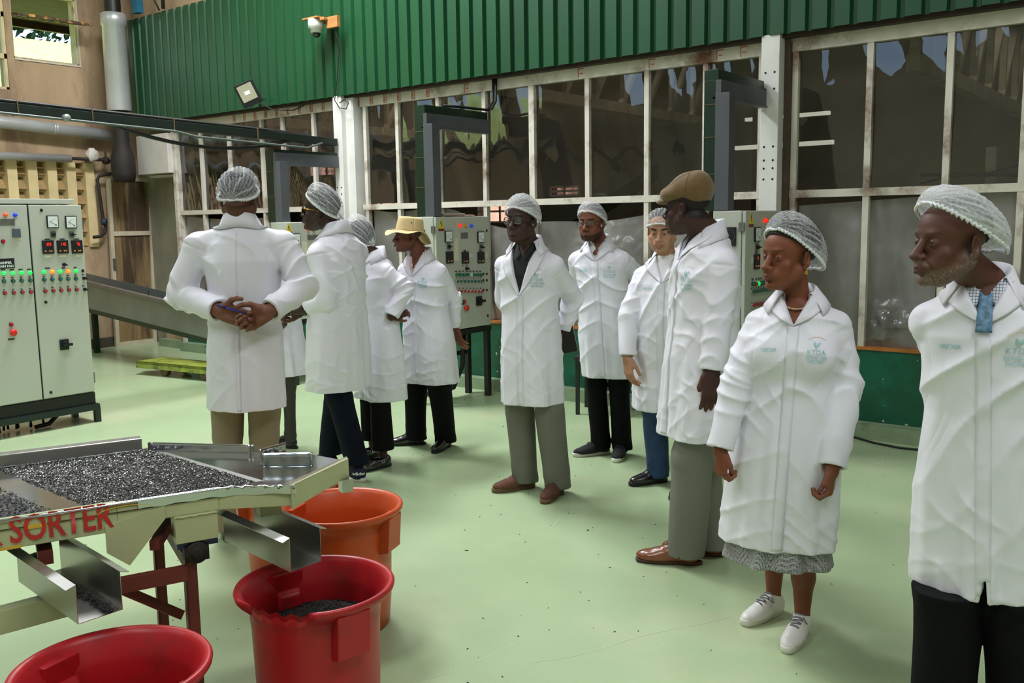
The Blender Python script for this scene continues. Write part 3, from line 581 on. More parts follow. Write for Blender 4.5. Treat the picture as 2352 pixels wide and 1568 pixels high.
def panel_items(t, items):
    for it in items:
        k, u, z = it[0], it[1], it[2]; m = MB()
        if k == 'hole': m.cyl((0, u, z), (.004, u, z), .012, 14); m.build('cam_lock', M_bezel, t)
        elif k == 'meter':
            pbox(m, u - .046, u + .046, z - .05, z + .05, 0, .014); a = m.build('panel_meter', M_bezel, t, bevel=.003)
            m = MB(); pbox(m, u - .039, u + .039, z - .043, z + .043, .013, .0152); b = m.build('dial', M_dial, a)
            m = MB(); m.bar((.0158, u - .026, z + .006), (.0158, u + .022, z - .026), .002, .001, up=(1, 0, 0)); m.cyl((.015, u + .022, z - .026), (.018, u + .022, z - .026), .005, 10); m.build('needle', M_bezel, a)
            m = MB()
            for q in range(9):
                an = R(95 + q * 10); m.bar((.0156, u + .022 + .046 * math.cos(an), z - .026 + .046 * math.sin(an)), (.0156, u + .022 + .052 * math.cos(an), z - .026 + .052 * math.sin(an)), .0014, .0006, up=(1, 0, 0))
            m.build('scale_marks', M_label, a)
        elif k == 'switch':
            pbox(m, u - .022, u + .022, z - .026, z + .026, 0, .008); a = m.build('rotary_switch', M_plate, t, bevel=.002)
            m = MB(); m.cyl((.008, u, z), (.022, u, z), .014, 16); m.bar((.027, u, z), (.027, u + (.026 if it[3] else -.026), z + (0 if it[3] < 2 else -.01)), .01, .01); m.build('handle', M_bezel, a)
        elif k == 'display':
            pbox(m, u - .046, u + .046, z - .053, z + .053, 0, .012); a = m.build('digital_display', M_bezel, t, bevel=.004)
            s = it[3]; m = MB()
            for i, ch in enumerate(s):
                cx = u + (i - (len(s) - 1) / 2) * .0155 + (.008 if len(s) == 2 else 0); cz = z + .022; w_, h_ = .0055, .0095; q = .0014
                S = {'a': (cx - w_, cx + w_, cz + h_ - q, cz + h_ + q), 'g': (cx - w_, cx + w_, cz - q, cz + q), 'd': (cx - w_, cx + w_, cz - h_ - q, cz - h_ + q),
                     'f': (cx - w_ - q, cx - w_ + q, cz, cz + h_), 'b': (cx + w_ - q, cx + w_ + q, cz, cz + h_), 'e': (cx - w_ - q, cx - w_ + q, cz - h_, cz), 'c': (cx + w_ - q, cx + w_ + q, cz - h_, cz)}
                for c_ in SEG[ch]: pbox(m, *S[c_], .0122, .0132)
            if s: m.build('digits', M_seg, a)
            m = MB(); pbox(m, u - .03, u - .018, z - .036, z - .027, .012, .0132); pbox(m, u + .004, u + .014, z - .036, z - .027, .012, .0132); pbox(m, u + .019, u + .029, z - .036, z - .027, .012, .0132); m.build('keys', M_amber, a)
        elif k in ('lamp', 'button', 'cbutton'):
            c = it[3]; r = .0155 if k == 'lamp' else .013
            if k == 'cbutton': m.cyl((0, u, z), (.012, u, z), .0145, 16); m.build('button_ring', M_chrome, t); m = MB(); m.cyl((.01, u, z), (.024, u, z), .0115, 16); m.build('push_button', BUT[c], t)
            elif k == 'lamp': m.lathe([(r, 0), (r, .012), (r * .8, .02), (r * .4, .024), (.0001, .0245)], 16, (0, u, z), 'X'); m.build('pilot_lamp', LAMPS[c], t)
            else:
                m.cyl((0, u, z), (.008, u, z), .0155, 16); m.build('button_ring', M_bezel if c != 'w' else M_chrome, t); m = MB(); m.cyl((.006, u, z), (.02, u, z), r, 16, r * .93); m.build('push_button', BUT[c], t)
        elif k == 'knob':
            m.cyl((0, u, z), (.02, u, z), .013, 14); m.bar((.024, u - .004, z + .004), (.024, u + .02, z - .006), .01, .012); m.build('selector_knob', M_bezel, t)
        elif k == 'label': pbox(m, u - it[3] / 2, u + it[3] / 2, z - it[4] / 2, z + it[4] / 2, 0, .002); m.build('engraved_label', M_label, t)
        elif k == 'paper': pbox(m, u - it[3] / 2, u + it[3] / 2, z - it[4] / 2, z + it[4] / 2, 0, .0012); m.build('paper_label', M_paper, t)
        elif k == 'plate': pbox(m, u - it[3] / 2, u + it[3] / 2, z - it[4] / 2, z + it[4] / 2, 0, .002); m.build('name_plate', M_plate, t)
        elif k == 'box': pbox(m, u - .03, u + .03, z - .034, z + .034, 0, .015); a = m.build('hour_counter', mat('slate_grey_counter', '#4d5a62', .4), t, bevel=.003)
        elif k == 'sign':
            pbox(m, u - .10, u + .075, z - .038, z + .038, 0, .003); a = m.build('sign_plate', M_bezel, t)
            for s, dz in (('HOT DAMPER', .004), ('I.D. MAIN FAN', -.022)):
                s = s.replace('HO', '').replace('I.D.', 'G'); me = text_mesh(s, .026, bold=.0008)
                me.transform(Matrix(((0, 0, 1, .0036), (1, 0, 0, u - .008), (0, 1, 0, z + dz), (0, 0, 0, 1)))); obj('sign_lettering', me, M_dial, a)
        elif k == 'estop':
            m.cyl((0, u, z), (.015, u, z), .014, 16); m.lathe([(.014, .012), (.026, .018), (.027, .026), (.022, .034), (.0001, .036)], 20, (0, u, z), 'X'); m.build('emergency_stop', mat('emergency_red', '#d8261c', .3), t)
        elif k == 'isolator':
            pbox(m, u - .036, u + .036, z - .043, z + .043, 0, .014); a = m.build('isolator_plate', M_bezel, t, bevel=.003)
            m = MB(); m.cyl((.014, u + .005, z), (.03, u + .005, z), .026, 18); m.bar((.038, u - .024, z), (.038, u + .05, z), .022, .02); m.build('isolator_handle', M_black, a)
        elif k == 'warn':
            m.prism([(0, u - .036, z - .03), (0, u + .036, z - .03), (0, u, z + .06)], (0, 0, 0), (.0015, 0, 0)); a = m.build('warning_triangle', M_warn, t)
            m = MB(); pbox(m, u - .037, u + .037, z - .052, z - .031, 0, .0018); m.build('warning_strip', M_wred, a)
            m = MB()
            for p, q in (((0, .036), (-.009, .012)), ((-.009, .012), (.006, .012)), ((.006, .012), (0, -.016))): m.bar((.0022, u + p[0], z + p[1]), (.0022, u + q[0], z + q[1]), .006, .001, up=(1, 0, 0))
            m.build('lightning_mark', M_bezel, a)

def cabinet_small(loc, items, label, W=.727, D=.3, z0=.665, z1=1.665, fan=True, legs=True):
    t = empty('control_cabinet', loc, 0, label, 'control cabinet', 'small wall-side control cabinets')
    m = MB(); m.box((-D, 0, z0), (-.03, W, z1)); m.build('body', M_cab, t, bevel=.006)
    m = MB(); m.box((-.026, .004, z0 + .004), (0, W - .004, z1 - .004)); m.build('door', M_cab, t, bevel=.005)
    m = MB()
    for z in (z0 + .1, z1 - .14): m.box((-.045, -.012, z), (-.005, .0, z + .06))
    m.build('door_hinge', M_plate, t)
    if fan:
        m = MB(); m.box((-D + .06, -.012, z1 - .24), (-D + .175, .0, z1 - .11)); a = m.build('vent_fan', M_bezel, t, bevel=.004)
        m = MB(); c = (-D + .1175, -.014, z1 - .175); m.lathe([(.05, 0), (.054, .003), (.05, .006), (.046, .003), (.05, 0)], 24, c, 'Y'); m.build('fan_ring', mat('dark_grey_ring', '#3a3d3c', .4), a)
        m = MB()
        for i in range(7):
            an = i * .9; m.bar((c[0] + .012 * math.cos(an), c[1] + .004, c[2] + .012 * math.sin(an)), (c[0] + .044 * math.cos(an + .3), c[1] + .004, c[2] + .044 * math.sin(an + .3)), .02, .002, up=(0, 1, .4))
        m.build('fan_blades', M_black, a)
    if legs:
        for (x, y) in ((-.03, W - .03), (-D + .03, W - .03), (-.03, .03), (-D + .03, .03)):
            m = MB(); m.box((x - .024, y - .024, 0), (x + .024, y + .024, z0 - .05)); m.build('leg', M_blackiron, t)
        m = MB(); m.box((-D, 0, z0 - .05), (0, W, z0 - .004)); m.box((-D, .02, .38), (-D + .03, W - .02, .42)); m.build('stand_frame', M_blackiron, t)
    panel_items(t, items); return t
midc = cabinet_small((-5.404, 5.875, 0), MID_PANEL, 'light grey control cabinet with papers on top, behind the man in the sun hat')
rightc = cabinet_small((-2.63, 5.955, 0), RIGHT_PANEL, 'light grey control cabinet with side fan, between the flat cap and the turned woman', W=.64, D=.24, z0=.66)
leftc = cabinet_small((-7.4, 5.9, 0), LEFT_PANEL, 'light grey control cabinet with one red lamp, behind the two men at the left', D=.28, z0=.66, z1=1.64)
# hoses under the middle cabinet
m = MB(); m.tube([(-5.6, 6.45, .66), (-5.58, 6.4, .5), (-5.56, 6.36, .3), (-5.62, 6.3, .1), (-5.75, 6.22, .03), (-5.92, 6.2, .03), (-6.05, 6.3, .06)], .022, 10); m.M = Matrix.Identity(4); m.v = [(x + 5.404, y - 5.875, z) for x, y, z in m.v]; m.build('cable_hose', M_rubber, parent=midc)
m = MB(); m.tube([(-5.66, 6.3, .66), (-5.68, 6.25, .4), (-5.6, 6.2, .2), (-5.7, 6.1, .05)], .016, 10); m.M = Matrix.Identity(4); m.v = [(x + 5.404, y - 5.875, z) for x, y, z in m.v]; m.build('cable_hose', M_rubber, parent=midc)
# papers on the cabinet
rs = random.Random(8)
for i, (y, dy, z, c, lab) in enumerate([(6.01, .42, 1.666, '#b9a79b', 'lowest grey folder of papers on the middle cabinet'), (6.02, .40, 1.674, '#9c8478', 'brown folder of papers in the middle of the stack on the cabinet'), (6.03, .26, 1.683, '#c6bcb4', 'top pale folder of papers on the middle cabinet')]):
    m = MB(); m.box((-5.67, y, z), (-5.43, y + dy, z + .0085), rz=R((-3, 4, -6)[i])); a = m.build('paper_folder', mat('folder_%s' % ['grey', 'brown', 'pale'][i], c, .8), bevel=.002, label=lab, cat='papers', group='papers on top of the middle cabinet')

# the big two-door cabinet at the left
t = empty('tall_control_cabinet', (-7.446, 2.56, 0), 0, 'tall grey two-door control cabinet with red digital readouts at the far left', 'control cabinet')
m = MB(); m.box((-.36, 0, .25), (-.03, 1.30, 1.80)); m.build('body', M_cab, t, bevel=.006)
m = MB(); m.box((-.38, -.01, 1.81), (-.02, 1.24, 1.85)); m.build('lid', M_cab, t, bevel=.006)
m = MB(); m.box((-.026, .866, .262), (0, 1.285, 1.80)); a = m.build('door', M_cab, t, bevel=.005)
m = MB(); m.box((-.026, .01, .262), (0, .853, 1.80)); m.build('door', M_cab, t, bevel=.005)
m = MB(); m.box((-.03, .853, .262), (-.012, .866, 1.8)); m.build('door_gap', M_bezel, t)
m = MB()
for z in (.33, .78, 1.6): m.box((-.03, 1.285, z), (-.004, 1.298, z + .09))
m.build('door_hinge', M_plate, t)
M_base = mat('dark_green_black_base', '#12211f', .35)
m = MB(); m.box((-.36, 0, .155), (-.01, 1.29, .25)); m.build('plinth', M_black, t)
m = MB(); m.bar((0, -.02, .13), (0, 1.31, .13), .045, .05); m.bar((-.34, -.02, .13), (-.34, 1.31, .13), .045, .05); m.bar((0, 1.29, .13), (-.34, 1.29, .13), .045, .05); m.build('stand_frame', M_base, t, bevel=.003)
for (x, y) in ((0, 1.29), (-.34, 1.27), (0, .0), (-.34, .0)):
    m = MB(); m.box((x - .022, y - .022, 0), (x + .022, y + .022, .13)); m.build('leg', M_base, t)
panel_items(t, BIG_PANEL)
rs = random.Random(4)
for i in range(7):
    x = -7.62 - rs.random() * .1; y0_ = 2.9 + i * .09; r = .05 + rs.random() * .03; m = MB()
    m.tube([(x, y0_ + r * math.cos(a_), .015 + abs(.13 * math.sin(a_)) + (.0 if j < 12 else 0)) for j, a_ in enumerate([k * math.pi / 11 for k in range(12)])], .010, 8)
    m.build('power_cable', M_rubber, label='one of the black cable loops hanging under the tall left cabinet', cat='cable', group='black cable loops under the tall cabinet')
m = MB(); m.tube([(-7.65, 3.62, .10), (-7.62, 3.6, .08), (-7.6, 3.52, .025), (-7.58, 3.4, .02)], .018, 10); m.build('power_cable', M_rubber, label='thickest black cable curving to the floor under the tall left cabinet, rightmost', cat='cable')

# ============================================================ CABLE DUCTS ON THE CABINETS
def duct(name_label, cx, y, ztop, w_green, zb, wall_x, zw, arm_h=.15, gh=.07):
    t = empty('cable_duct', (cx, y, zb), 0, name_label, 'cable duct', 'dark green cable ducts rising from the cabinets')
    m = MB(); m.box((-w_green, -.04, 0), (0, .05, ztop - zb)); m.build('riser', M_ductgreen, t, bevel=.002)
    m = MB(); m.box((.001, -.045, 0), (.105, .05, ztop - zb - .09)); m.build('grey_riser_channel', M_channel, t, bevel=.002)
    L_ = WY - .17 - y
    m = MB(); m.box((-w_green, -.04, ztop - zb), (.02, L_, ztop - zb + gh)); m.build('arm', M_ductgreen, t, bevel=.002)
    m = MB(); m.box((0, -.04, ztop - zb - arm_h * .75), (.04, L_, ztop - zb)); m.box((-.02, -.04, ztop - zb - arm_h * .75 - .012), (.05, L_, ztop - zb - arm_h * .75)); m.build('grey_arm_channel', M_channel, t)
    m = MB()
    for z in (.25, .5, .72): m.box((-w_green - .002, -.043, z), (.001, .052, z + .004))
    m.build('tie_wire', mat('old_tie_wire', '#6b5a35', .6), t)
    return t
duct('dark green cable duct behind the sun-hatted man, arm reaching to the glazing', -5.53, 5.93, 2.54, .10, 1.667, 0, 0)
duct('dark green cable duct rising behind the flat cap to the right white post', -2.865, 6.0, 2.55, .085, 1.667, 0, 0)
duct('dark green cable duct at the left, under the long cable tray', -7.60, 5.95, 2.33, .12, 1.645, 0, 0, gh=.03)
m = MB(); m.tube([(-5.55, WY - .12, 2.64), (-5.53, WY - .06, 2.72), (-5.53, WY - .05, 2.93)], .012, 8); m.tube([(-5.5, WY - .12, 2.64), (-5.49, WY - .07, 2.72), (-5.49, WY - .06, 2.93)], .012, 8); m.tube([(-5.58, 6.2, 2.632), (-5.57, 6.4, 2.64), (-5.55, 6.7, 2.64), (-5.55, WY - .1, 2.64)], .012, 8)
m.build('black_cables', M_rubber, label='black cables running up from the middle duct arm to the green cladding', cat='cable')
t = empty('cable_tray', (-7.6, 3.4, 2.5), 0, 'long dark green cable tray running from the left edge to the left white post', 'cable tray')
m = MB(); m.bar((0, -3.2, .12), (0, 3.32, -.03), .10, .075); m.build('channel', mat('near_black_green_channel', '#0f1b14', .45, var=.2), t, bevel=.004)
m = MB(); m.tube([(-.03, -3.2, .175), (-.02, 0, .105), (-.02, 2.6, .045), (0, 3.3, -.02)], .016, 8); m.tube([(.02, -3.2, .17), (.03, 0, .10), (.03, 2.4, .04), (0.04, 3.3, -.04)], .014, 8); m.build('tray_cables', M_rubber, t)
m = MB(); m.tube([(.06, -3.2, .07), (.06, 0, .0), (.06, 1.4, -.04), (.06, 1.62, -.075), (.06, 2.9, -.11), (.06, 3.1, -.05)], .011, 8); m.build('conduit', mat('grey_green_conduit', '#59625c', .45, metal=.2), t)
m = MB(); m.lathe([(.0001, -.02), (.03, -.02), (.03, .02), (.0001, .02)], 16, (.07, .42, .0), 'X'); m.build('junction_box', mat('grey_junction_box', '#8d9490', .35, metal=.4), t)
m = MB(); m.tube([(.03, .7 + 2.05 * u, .02 - .05 * u - .62 * u * (1 - u)) for u in [i / 16 for i in range(17)]], .017, 8); m.build('slack_cable', M_rubber, t)
m = MB()
for y in (-.6, .05, .65, 1.4, 2.3): m.box((-.055, y, .12 - .023 * (y + 3.2) - .05), (.055, y + .008, .12 - .023 * (y + 3.2) + .06))
m.build('tie_wire', MATS['old_tie_wire'], t)

# ============================================================ PIPES AND CORNER
m = MB(); m.tube([(-11.88, 2.4, 2.99), (-11.88, 5.2, 2.9), (-11.88, 6.85, 2.81)], .075, 20); a = m.build('silver_duct', M_galv, label='thick silver lagged pipe along the plaster wall, upper of the two', cat='pipe')
m = MB()
for y in (3.6, 5.85, 5.88): m.lathe([(.0765, -.008), (.08, 0), (.0765, .008)], 24, (-11.88, y, 2.867), 'Y')
m.build('joint_band', M_galv, a)
m = MB(); m.tube([(-11.9, 2.4, 2.49), (-11.9, 6.06, 2.50)], .05, 20); m.build('silver_duct', M_galv, label='thinner silver lagged pipe along the plaster wall, above the vent blocks', cat='pipe')
t = empty('steam_valve', (-11.85, 6.3, 2.52), 0, 'rusty pipe valve with a white lagging lump ending the thin silver pipe', 'valve')
m = MB(); m.tube([(0, -.25, -.02), (0, .15, -.02), (.02, .38, -.05)], .022, 10); m.build('pipe_run', M_rustpipe, t)
k_ = bmesh.new(); bmesh.ops.create_icosphere(k_, subdivisions=3, radius=.075)
for v in k_.verts: v.co *= 1 + .3 * noise.noise(v.co * 22); v.co.z *= 1.15
me = bpy.data.meshes.new('lagging'); k_.to_mesh(me); k_.free(); me.transform(Matrix.Translation((0, .02, .04))); obj('white_lagging', me, mat('white_lagging_wool', '#cfc6be', .9, var=.15), t, smooth=True)
m = MB(); m.lathe([(.0001, -.03), (.045, -.03), (.05, 0), (.045, .03), (.0001, .03)], 14, (0, .2, -.03), 'Y'); m.cyl((0, .2, -.02), (0, .2, .09), .012); m.build('valve_body', M_rustpipe, t)
m = MB(); m.tube([(-11.86, 6.6, 2.33), (-11.9, 6.42, 2.29), (-11.9, 6.39, 2.24), (-11.9, 6.43, 1.75), (-11.9, 6.46, 1.62), (-11.9, 6.44, 1.55), (-11.9, 6.38, 1.5), (-11.9, 6.28, 1.49)], .022, 10)
a = m.build('black_drain_pipe', M_rustpipe, label='thin black pipe with a joint bending down beside the open door leaf', cat='pipe')
m = MB(); m.lathe([(.0001, -.045), (.04, -.04), (.045, 0), (.04, .04), (.0001, .045)], 14, (-11.9, 6.44, 1.69), 'Z'); m.build('pipe_union', mat('blue_black_union', '#1b2c38', .5), a)
# silver flue in the corner with dark pieces above and below
t = empty('corner_flue', (-11.46, 6.52, 2.1), 0, 'tall silver lagged flue standing in the corner beside the green cladding', 'flue pipe')
m = MB(); m.lathe([(.145, 1.0), (.15, 1.03), (.145, 2.05), (.16, 2.06), (.16, 2.2), (.145, 2.21)], 28); m.build('silver_lagging', M_galv, t)
m = MB(); m.lathe([(.10, 2.2), (.10, 4.0)], 20); m.build('dark_flue', M_blackiron, t)
m = MB(); m.lathe([(.10, 1.0), (.095, .6), (.12, .5), (.15, .42), (.15, .2), (.13, .1), (.0001, .1)], 20); m.tube([(0, 0, .3), (-.2, .1, .28), (-.36, .3, .3)], .05, 12); m.build('rusty_base_pipe', M_rustpipe, t)
m = MB(); m.box((-11.15, WY - .3, 4.28), (-11.02, WY - .22, 4.7)); m.build('blue_tank_strap', mat('blue_plastic', '#16607c', .4), label='blue plastic piece standing above the green cladding by the flue', cat='fitting')
m = MB(); m.tube([(-10.75, WY - .2, 4.75), (-10.8, WY - .22, 4.45), (-10.7, WY - .2, 4.27)], .012, 8); m.tube([(-10.6, WY - .2, 4.9), (-10.58, WY - .22, 4.27)], .022, 8); m.build('black_cables', M_rubber, label='black cables hanging above the top left end of the green cladding', cat='cable')
# open door leaf leaning against the plaster wall
t = empty('door_leaf', (-11.93, 6.52, 0), 0, 'tall cream-framed door leaf standing open against the plaster wall', 'door')
M_leaf = mat('aged_cream_frame', '#c3b79f', .5, var=.12, second='#6e4a30', mask=(.62, .78), mscale=5)
m = MB(); m.bar((0, 0, 0), (0, .04, 2.3), .05, .05); m.bar((0, .55, 0), (0, .64, 2.27), .05, .05); m.bar((0, .04, 2.28), (0, .64, 2.25), .04, .05); m.bar((0, .03, 1.53), (0, .6, 1.53), .04, .06); m.bar((0, 0, .03), (0, .56, .03), .04, .06); m.build('door_frame', M_leaf, t)
m = MB(); m.add([(.0, .03, .03), (.0, .56, .03), (.0, .62, 2.26), (.0, .04, 2.28)], [(0, 1, 2, 3)]); m.build('brown_pane', mat('brown_dusty_pane', '#8a7150', .5, var=.15, second='#4a3a2c', mask=(.5, .6), mscale=1.3, stretch=(1, 2.5, .3)), t)
m = MB(); m.box((.02, .005, 1.05), (.05, .04, 1.2)); m.build('door_latch', M_plate, t)

# conveyor trough sloping down behind the tall cabinet
t = empty('conveyor_trough', (-10, 5.7, .9), 0, 'grey sloping conveyor trough behind the tall cabinet and the back-turned man', 'conveyor')
m = MB()
A0, B0 = Vector((-1.95, 0, .14)), Vector((2.3, 0, -.27)); H = .33
m.add([A0, B0, B0 + Vector((0, 0, -H * .86)), A0 + Vector((0, 0, -H))], [(0, 1, 2, 3)]); m.add([A0 + Vector((0, .4, 0)), B0 + Vector((0, .4, 0)), B0 + Vector((0, .4, -H)), A0 + Vector((0, .4, -H))], [(0, 1, 2, 3)])
a = m.build('side_plates', mat('grey_green_sheet_metal', '#7d8480', .4, metal=.45, var=.12, vscale=3), t); solidify(a, .006)
m = MB(); m.bar(A0 + Vector((0, -.02, .01)), B0 + Vector((0, -.02, .01)), .06, .035); m.build('top_lip', mat('weathered_lip', '#6a625a', .6, metal=.2), t)
m = MB(); m.bar(A0 + Vector((0, .02, -H - .02)), B0 + Vector((0, .02, -H * .86 - .02)), .06, .05); m.add([A0 + Vector((0, 0, -H)), B0 + Vector((0, 0, -H * .86)), B0 + Vector((0, .4, -H * .86)), A0 + Vector((0, .4, -H))], [(0, 1, 2, 3)]); m.build('bottom_rail', M_ductgreen, t)
m = MB(); m.box((.33, -.004, -.36), (.335, 0, .0)); m.build('plate_seam', M_black, t)
for x in (-1.6, 2.0):
    for y in (.04, .36):
        m = MB(); m.box((x - .03, y - .03, -.9), (x + .03, y + .03, -.32)); m.build('support_leg', M_ductgreen, t)
# hand dolly on the floor
t = empty('roller_dolly', (-9.0, 5.62, 0), R(8), 'low yellow-green steel dolly on castors near the green wall', 'dolly')
m = MB(); m.box((-.5, -.18, .12), (.65, .18, .15)); m.box((-.5, -.18, .08), (.65, -.15, .15)); m.box((-.58, -.05, .10), (-.5, .05, .13)); m.build('platform', mat('scuffed_yellow_green', '#8f9a3c', .5, var=.2, second='#4d5a2c', mask=(.5, .65), mscale=8), t, bevel=.004)
for (x, y) in ((-.12, -.1), (-.02, .1), (.5, -.1), (.5, .1)):
    m = MB(); m.cyl((x, y - .03, .055), (x, y + .03, .055), .052, 18); w_ = m.build('castor_wheel', mat('worn_brown_wheel', '#6a5440', .6), t)
    m = MB(); m.box((x - .02, y - .04, .06), (x + .02, y - .034, .12)); m.box((x - .02, y + .034, .06), (x + .02, y + .04, .12)); m.build('castor_fork', M_blackiron, t)

# camera, floodlight, floor cable, chair
t = empty('security_camera', (-7.62, 6.55, 3.62), 0, 'white dome security camera on a wooden bracket fixed to the green cladding', 'camera')
M_wood = mat('raw_timber', '#a8743f', .7, var=.15, stretch=(1, 1, 5))
m = MB(); m.box((-.02, -.03, .06), (.16, .18, .085)); m.box((.14, .02, -.02), (.3, .06, .09)); m.box((-.13, -.07, .085), (.1, .06, .1)); m.build('timber_bracket', M_wood, t)
m = MB(); m.lathe([(.0001, .085), (.08, .085), (.083, .0), (.06, -.01), (.058, -.05), (.0001, -.05)], 24); m.build('camera_housing', mat('white_plastic', '#d9dad6', .4), t)
k_ = bmesh.new(); bmesh.ops.create_uvsphere(k_, u_segments=20, v_segments=12, radius=.043); me = bpy.data.meshes.new('dome'); k_.to_mesh(me); k_.free(); me.transform(Matrix.Translation((0, 0, -.055))); obj('lens_dome', me, mat('smoked_dome', '#1d1b18', .1, spec=.8), t, smooth=True)
m = MB(); m.tube([(-7.47, 6.68, 3.58), (-7.45, 6.7, 3.4), (-7.5, 6.7, 3.1), (-7.55, 6.7, 2.9), (-7.5, 6.72, 2.82), (-7.4, 6.72, 2.8), (-7.36, 6.72, 2.86), (-7.42, 6.72, 2.9), (-7.5, 6.72, 2.87)], .0055, 6); m.build('camera_cable', M_rubber, label='thin black cable hanging from the security camera down the cladding', cat='cable')
t = empty('floodlight', (-8.74, 6.5, 3.06), R(42), 'black LED floodlight tilted down on the left of the green cladding', 'floodlight')
fm = Matrix.Rotation(R(-24), 4, 'Y') @ Matrix.Rotation(R(8), 4, 'X')
m = MB(); m.M = fm; m.box((-.11, -.025, -.13), (.11, .035, .13)); m.build('lamp_housing', M_black, t, bevel=.01)
m = MB(); m.M = fm; m.box((-.085, -.03, -.075), (.085, -.024, .105)); m.build('lamp_glass', mat('reflector_glass', '#a8a68c', .25, metal=.3), t)
m = MB(); m.M = fm; m.box((-.03, -.033, -.01), (.03, -.029, .03)); m.build('led_chip', mat('pale_led_chip', '#dcdcc8', .4), t)
m = MB(); m.tube([(.0, .04, -.03), (.06, .16, -.03), (.1, .24, -.03)], .013, 8); m.build('mount_arm', M_black, t)
m = MB(); m.tube([(-8.66, 6.55, 2.97), (-8.55, 6.7, 2.88), (-8.4, 6.84, 2.88), (-8.2, 6.86, 2.93), (-8.05, 6.86, 3.0)], .006, 6); m.build('lamp_cable', M_rubber, label='black cable looping from the floodlight along the white header', cat='cable')
m = MB(); m.tube([(-2.25, 6.7, .01), (-2.1, 6.74, .012), (-1.95, 6.66, .01), (-1.75, 6.60, .012), (-1.5, 6.64, .01), (-1.1, 6.66, .01), (-.2, 6.62, .01)], .008, 8); m.build('floor_cable', M_rubber, label='thin black cable lying on the floor along the curb at the right', cat='cable')
t = empty('side_chair', (-4.12, 6.56, 0), R(20), 'black steel-legged chair standing against the low green wall', 'chair')
for (x, y) in ((-.21, -.17), (.21, -.17), (-.21, .15), (.21, .15)):
    m = MB(); m.box((x - .015, y - .015, 0), (x + .015, y + .015, .43)); m.build('leg', M_blackiron, t)
m = MB(); m.box((-.225, -.19, .43), (.225, .17, .455)); m.build('seat_frame', M_blackiron, t)
m = MB(); m.box((-.235, -.2, .455), (.235, .18, .50)); m.build('seat', mat('black_vinyl', '#1a1718', .45), t, bevel=.015)
m = MB(); m.box((-.21, .14, .5), (-.18, .165, .84)); m.box((.18, .14, .5), (.21, .165, .84)); m.build('back_posts', M_blackiron, t)
m = MB(); m.box((-.2, .125, .62), (.2, .15, .84)); m.build('backrest', MATS['black_vinyl'], t, bevel=.01)
m = MB(); P = [[], []]
for i in range(9):
    a_ = i * .22; P[0].append((-4.95 + .55 * math.cos(a_), 3.75 + .55 * math.sin(a_), .0012)); P[1].append((-4.95 + .62 * math.cos(a_), 3.75 + .62 * math.sin(a_), .0012))
m.grid(P); m.build('floor_marking', mat('yellow_floor_paint', '#e9b51e', .5), label='patch of yellow floor marking behind the sorter near the jeans', cat='floor marking')

# ============================================================ BINS
def bin_(loc, material, label, a_h, broken=None, tea=None, shift=0):
    t = empty('plastic_bin', loc, 0, label, 'bin', 'round plastic bins catching the sorted tea')
    n = 96; out = [(.001, .006), (.17, .0), (.182, .008), (.192, .12), (.200, .38), (.203, .405), (.203, .43), (.214, .452), (.236, .468), (.247, .482), (.249, .492), (.246, .4985), (.238, .5), (.228, .496), (.219, .484), (.210, .462), (.198, .44), (.192, .415), (.188, .36), (.178, .1), (.165, .03), (.001, .028)]
    P = []
    for r, h in out:
        row = []
        for k in range(n + 1):
            a = 2 * math.pi * k / n; rr, hh = r, h
            if broken and r > .205:
                d = ((math.degrees(a) - broken[0] + 180) % 360) - 180
                if abs(d) < broken[1]:
                    rr = min(rr, .2125 + .002 * math.sin(k * 2.1)); hh = h - (.018 + .006 * math.sin(k * 1.7)) * (1 if h > .46 else .3)
            # moulded hand-hold flats in the throat
            for ah in (a_h, a_h + 180):
                d = abs(((math.degrees(a) - ah + 180) % 360) - 180)
                if d < 17 and .4 < h < .47 and r < .2: rr -= .0
            if h > .44: rr *= 1 + .006 * math.sin(2 * a + 1)
            row.append((rr * math.cos(a), rr * math.sin(a), hh))
        P.append(row)
    m = MB(); m.grid(P); b = m.build('bin_body', material, t)
    for ah in (a_h, a_h + 180):
        an = R(ah); M_ = Matrix.Rotation(an, 4, 'Z'); m = MB(); m.M = M_
        # outside lug: hollow block below the rim
        m.add([(.19, -.055, .325), (.232, -.055, .335), (.242, -.055, .474), (.19, -.055, .474), (.19, .055, .325), (.232, .055, .335), (.242, .055, .474), (.19, .055, .474)],
              [(0, 1, 2, 3), (4, 7, 6, 5), (0, 4, 5, 1), (1, 5, 6, 2), (2, 6, 7, 3), (3, 7, 4, 0)]); m.build('handle_lug', material, t, bevel=.004)
        m = MB(); m.M = M_
        m.add([(.193, -.042, .30), (.165, -.036, .31), (.170, -.036, .40), (.193, -.045, .42), (.193, .042, .30), (.165, .036, .31), (.170, .036, .40), (.193, .045, .42)],
              [(0, 1, 2, 3), (4, 7, 6, 5), (0, 4, 5, 1), (1, 5, 6, 2), (2, 6, 7, 3), (3, 7, 4, 0)]); m.build('inner_handle_boss', material, t, bevel=.008)
    if tea:
        rs = random.Random(3); m = MB(); P = []
        for i in range(16):
            r = .186 * i / 15
            P.append([(r * math.cos(2 * math.pi * k / 40), r * math.sin(2 * math.pi * k / 40), tea + .07 * math.exp(-((r * math.cos(2 * math.pi * k / 40) - .02) ** 2 + (r * math.sin(2 * math.pi * k / 40) - .02) ** 2) / .012) + .003 * rs.random()) for k in range(41)])
        m.grid(P); q = m.build('black_tea', M_tea, t); leaves(q, 2600, .186, lambda x, y: tea + .07 * math.exp(-((x - .02) ** 2 + (y - .02) ** 2) / .012), t)
    return t
M_tea = mat('black_tea_leaf', '#0f0c0b', .5, var=.5, vscale=60, bump=.6, bscale=160, spec=.6)
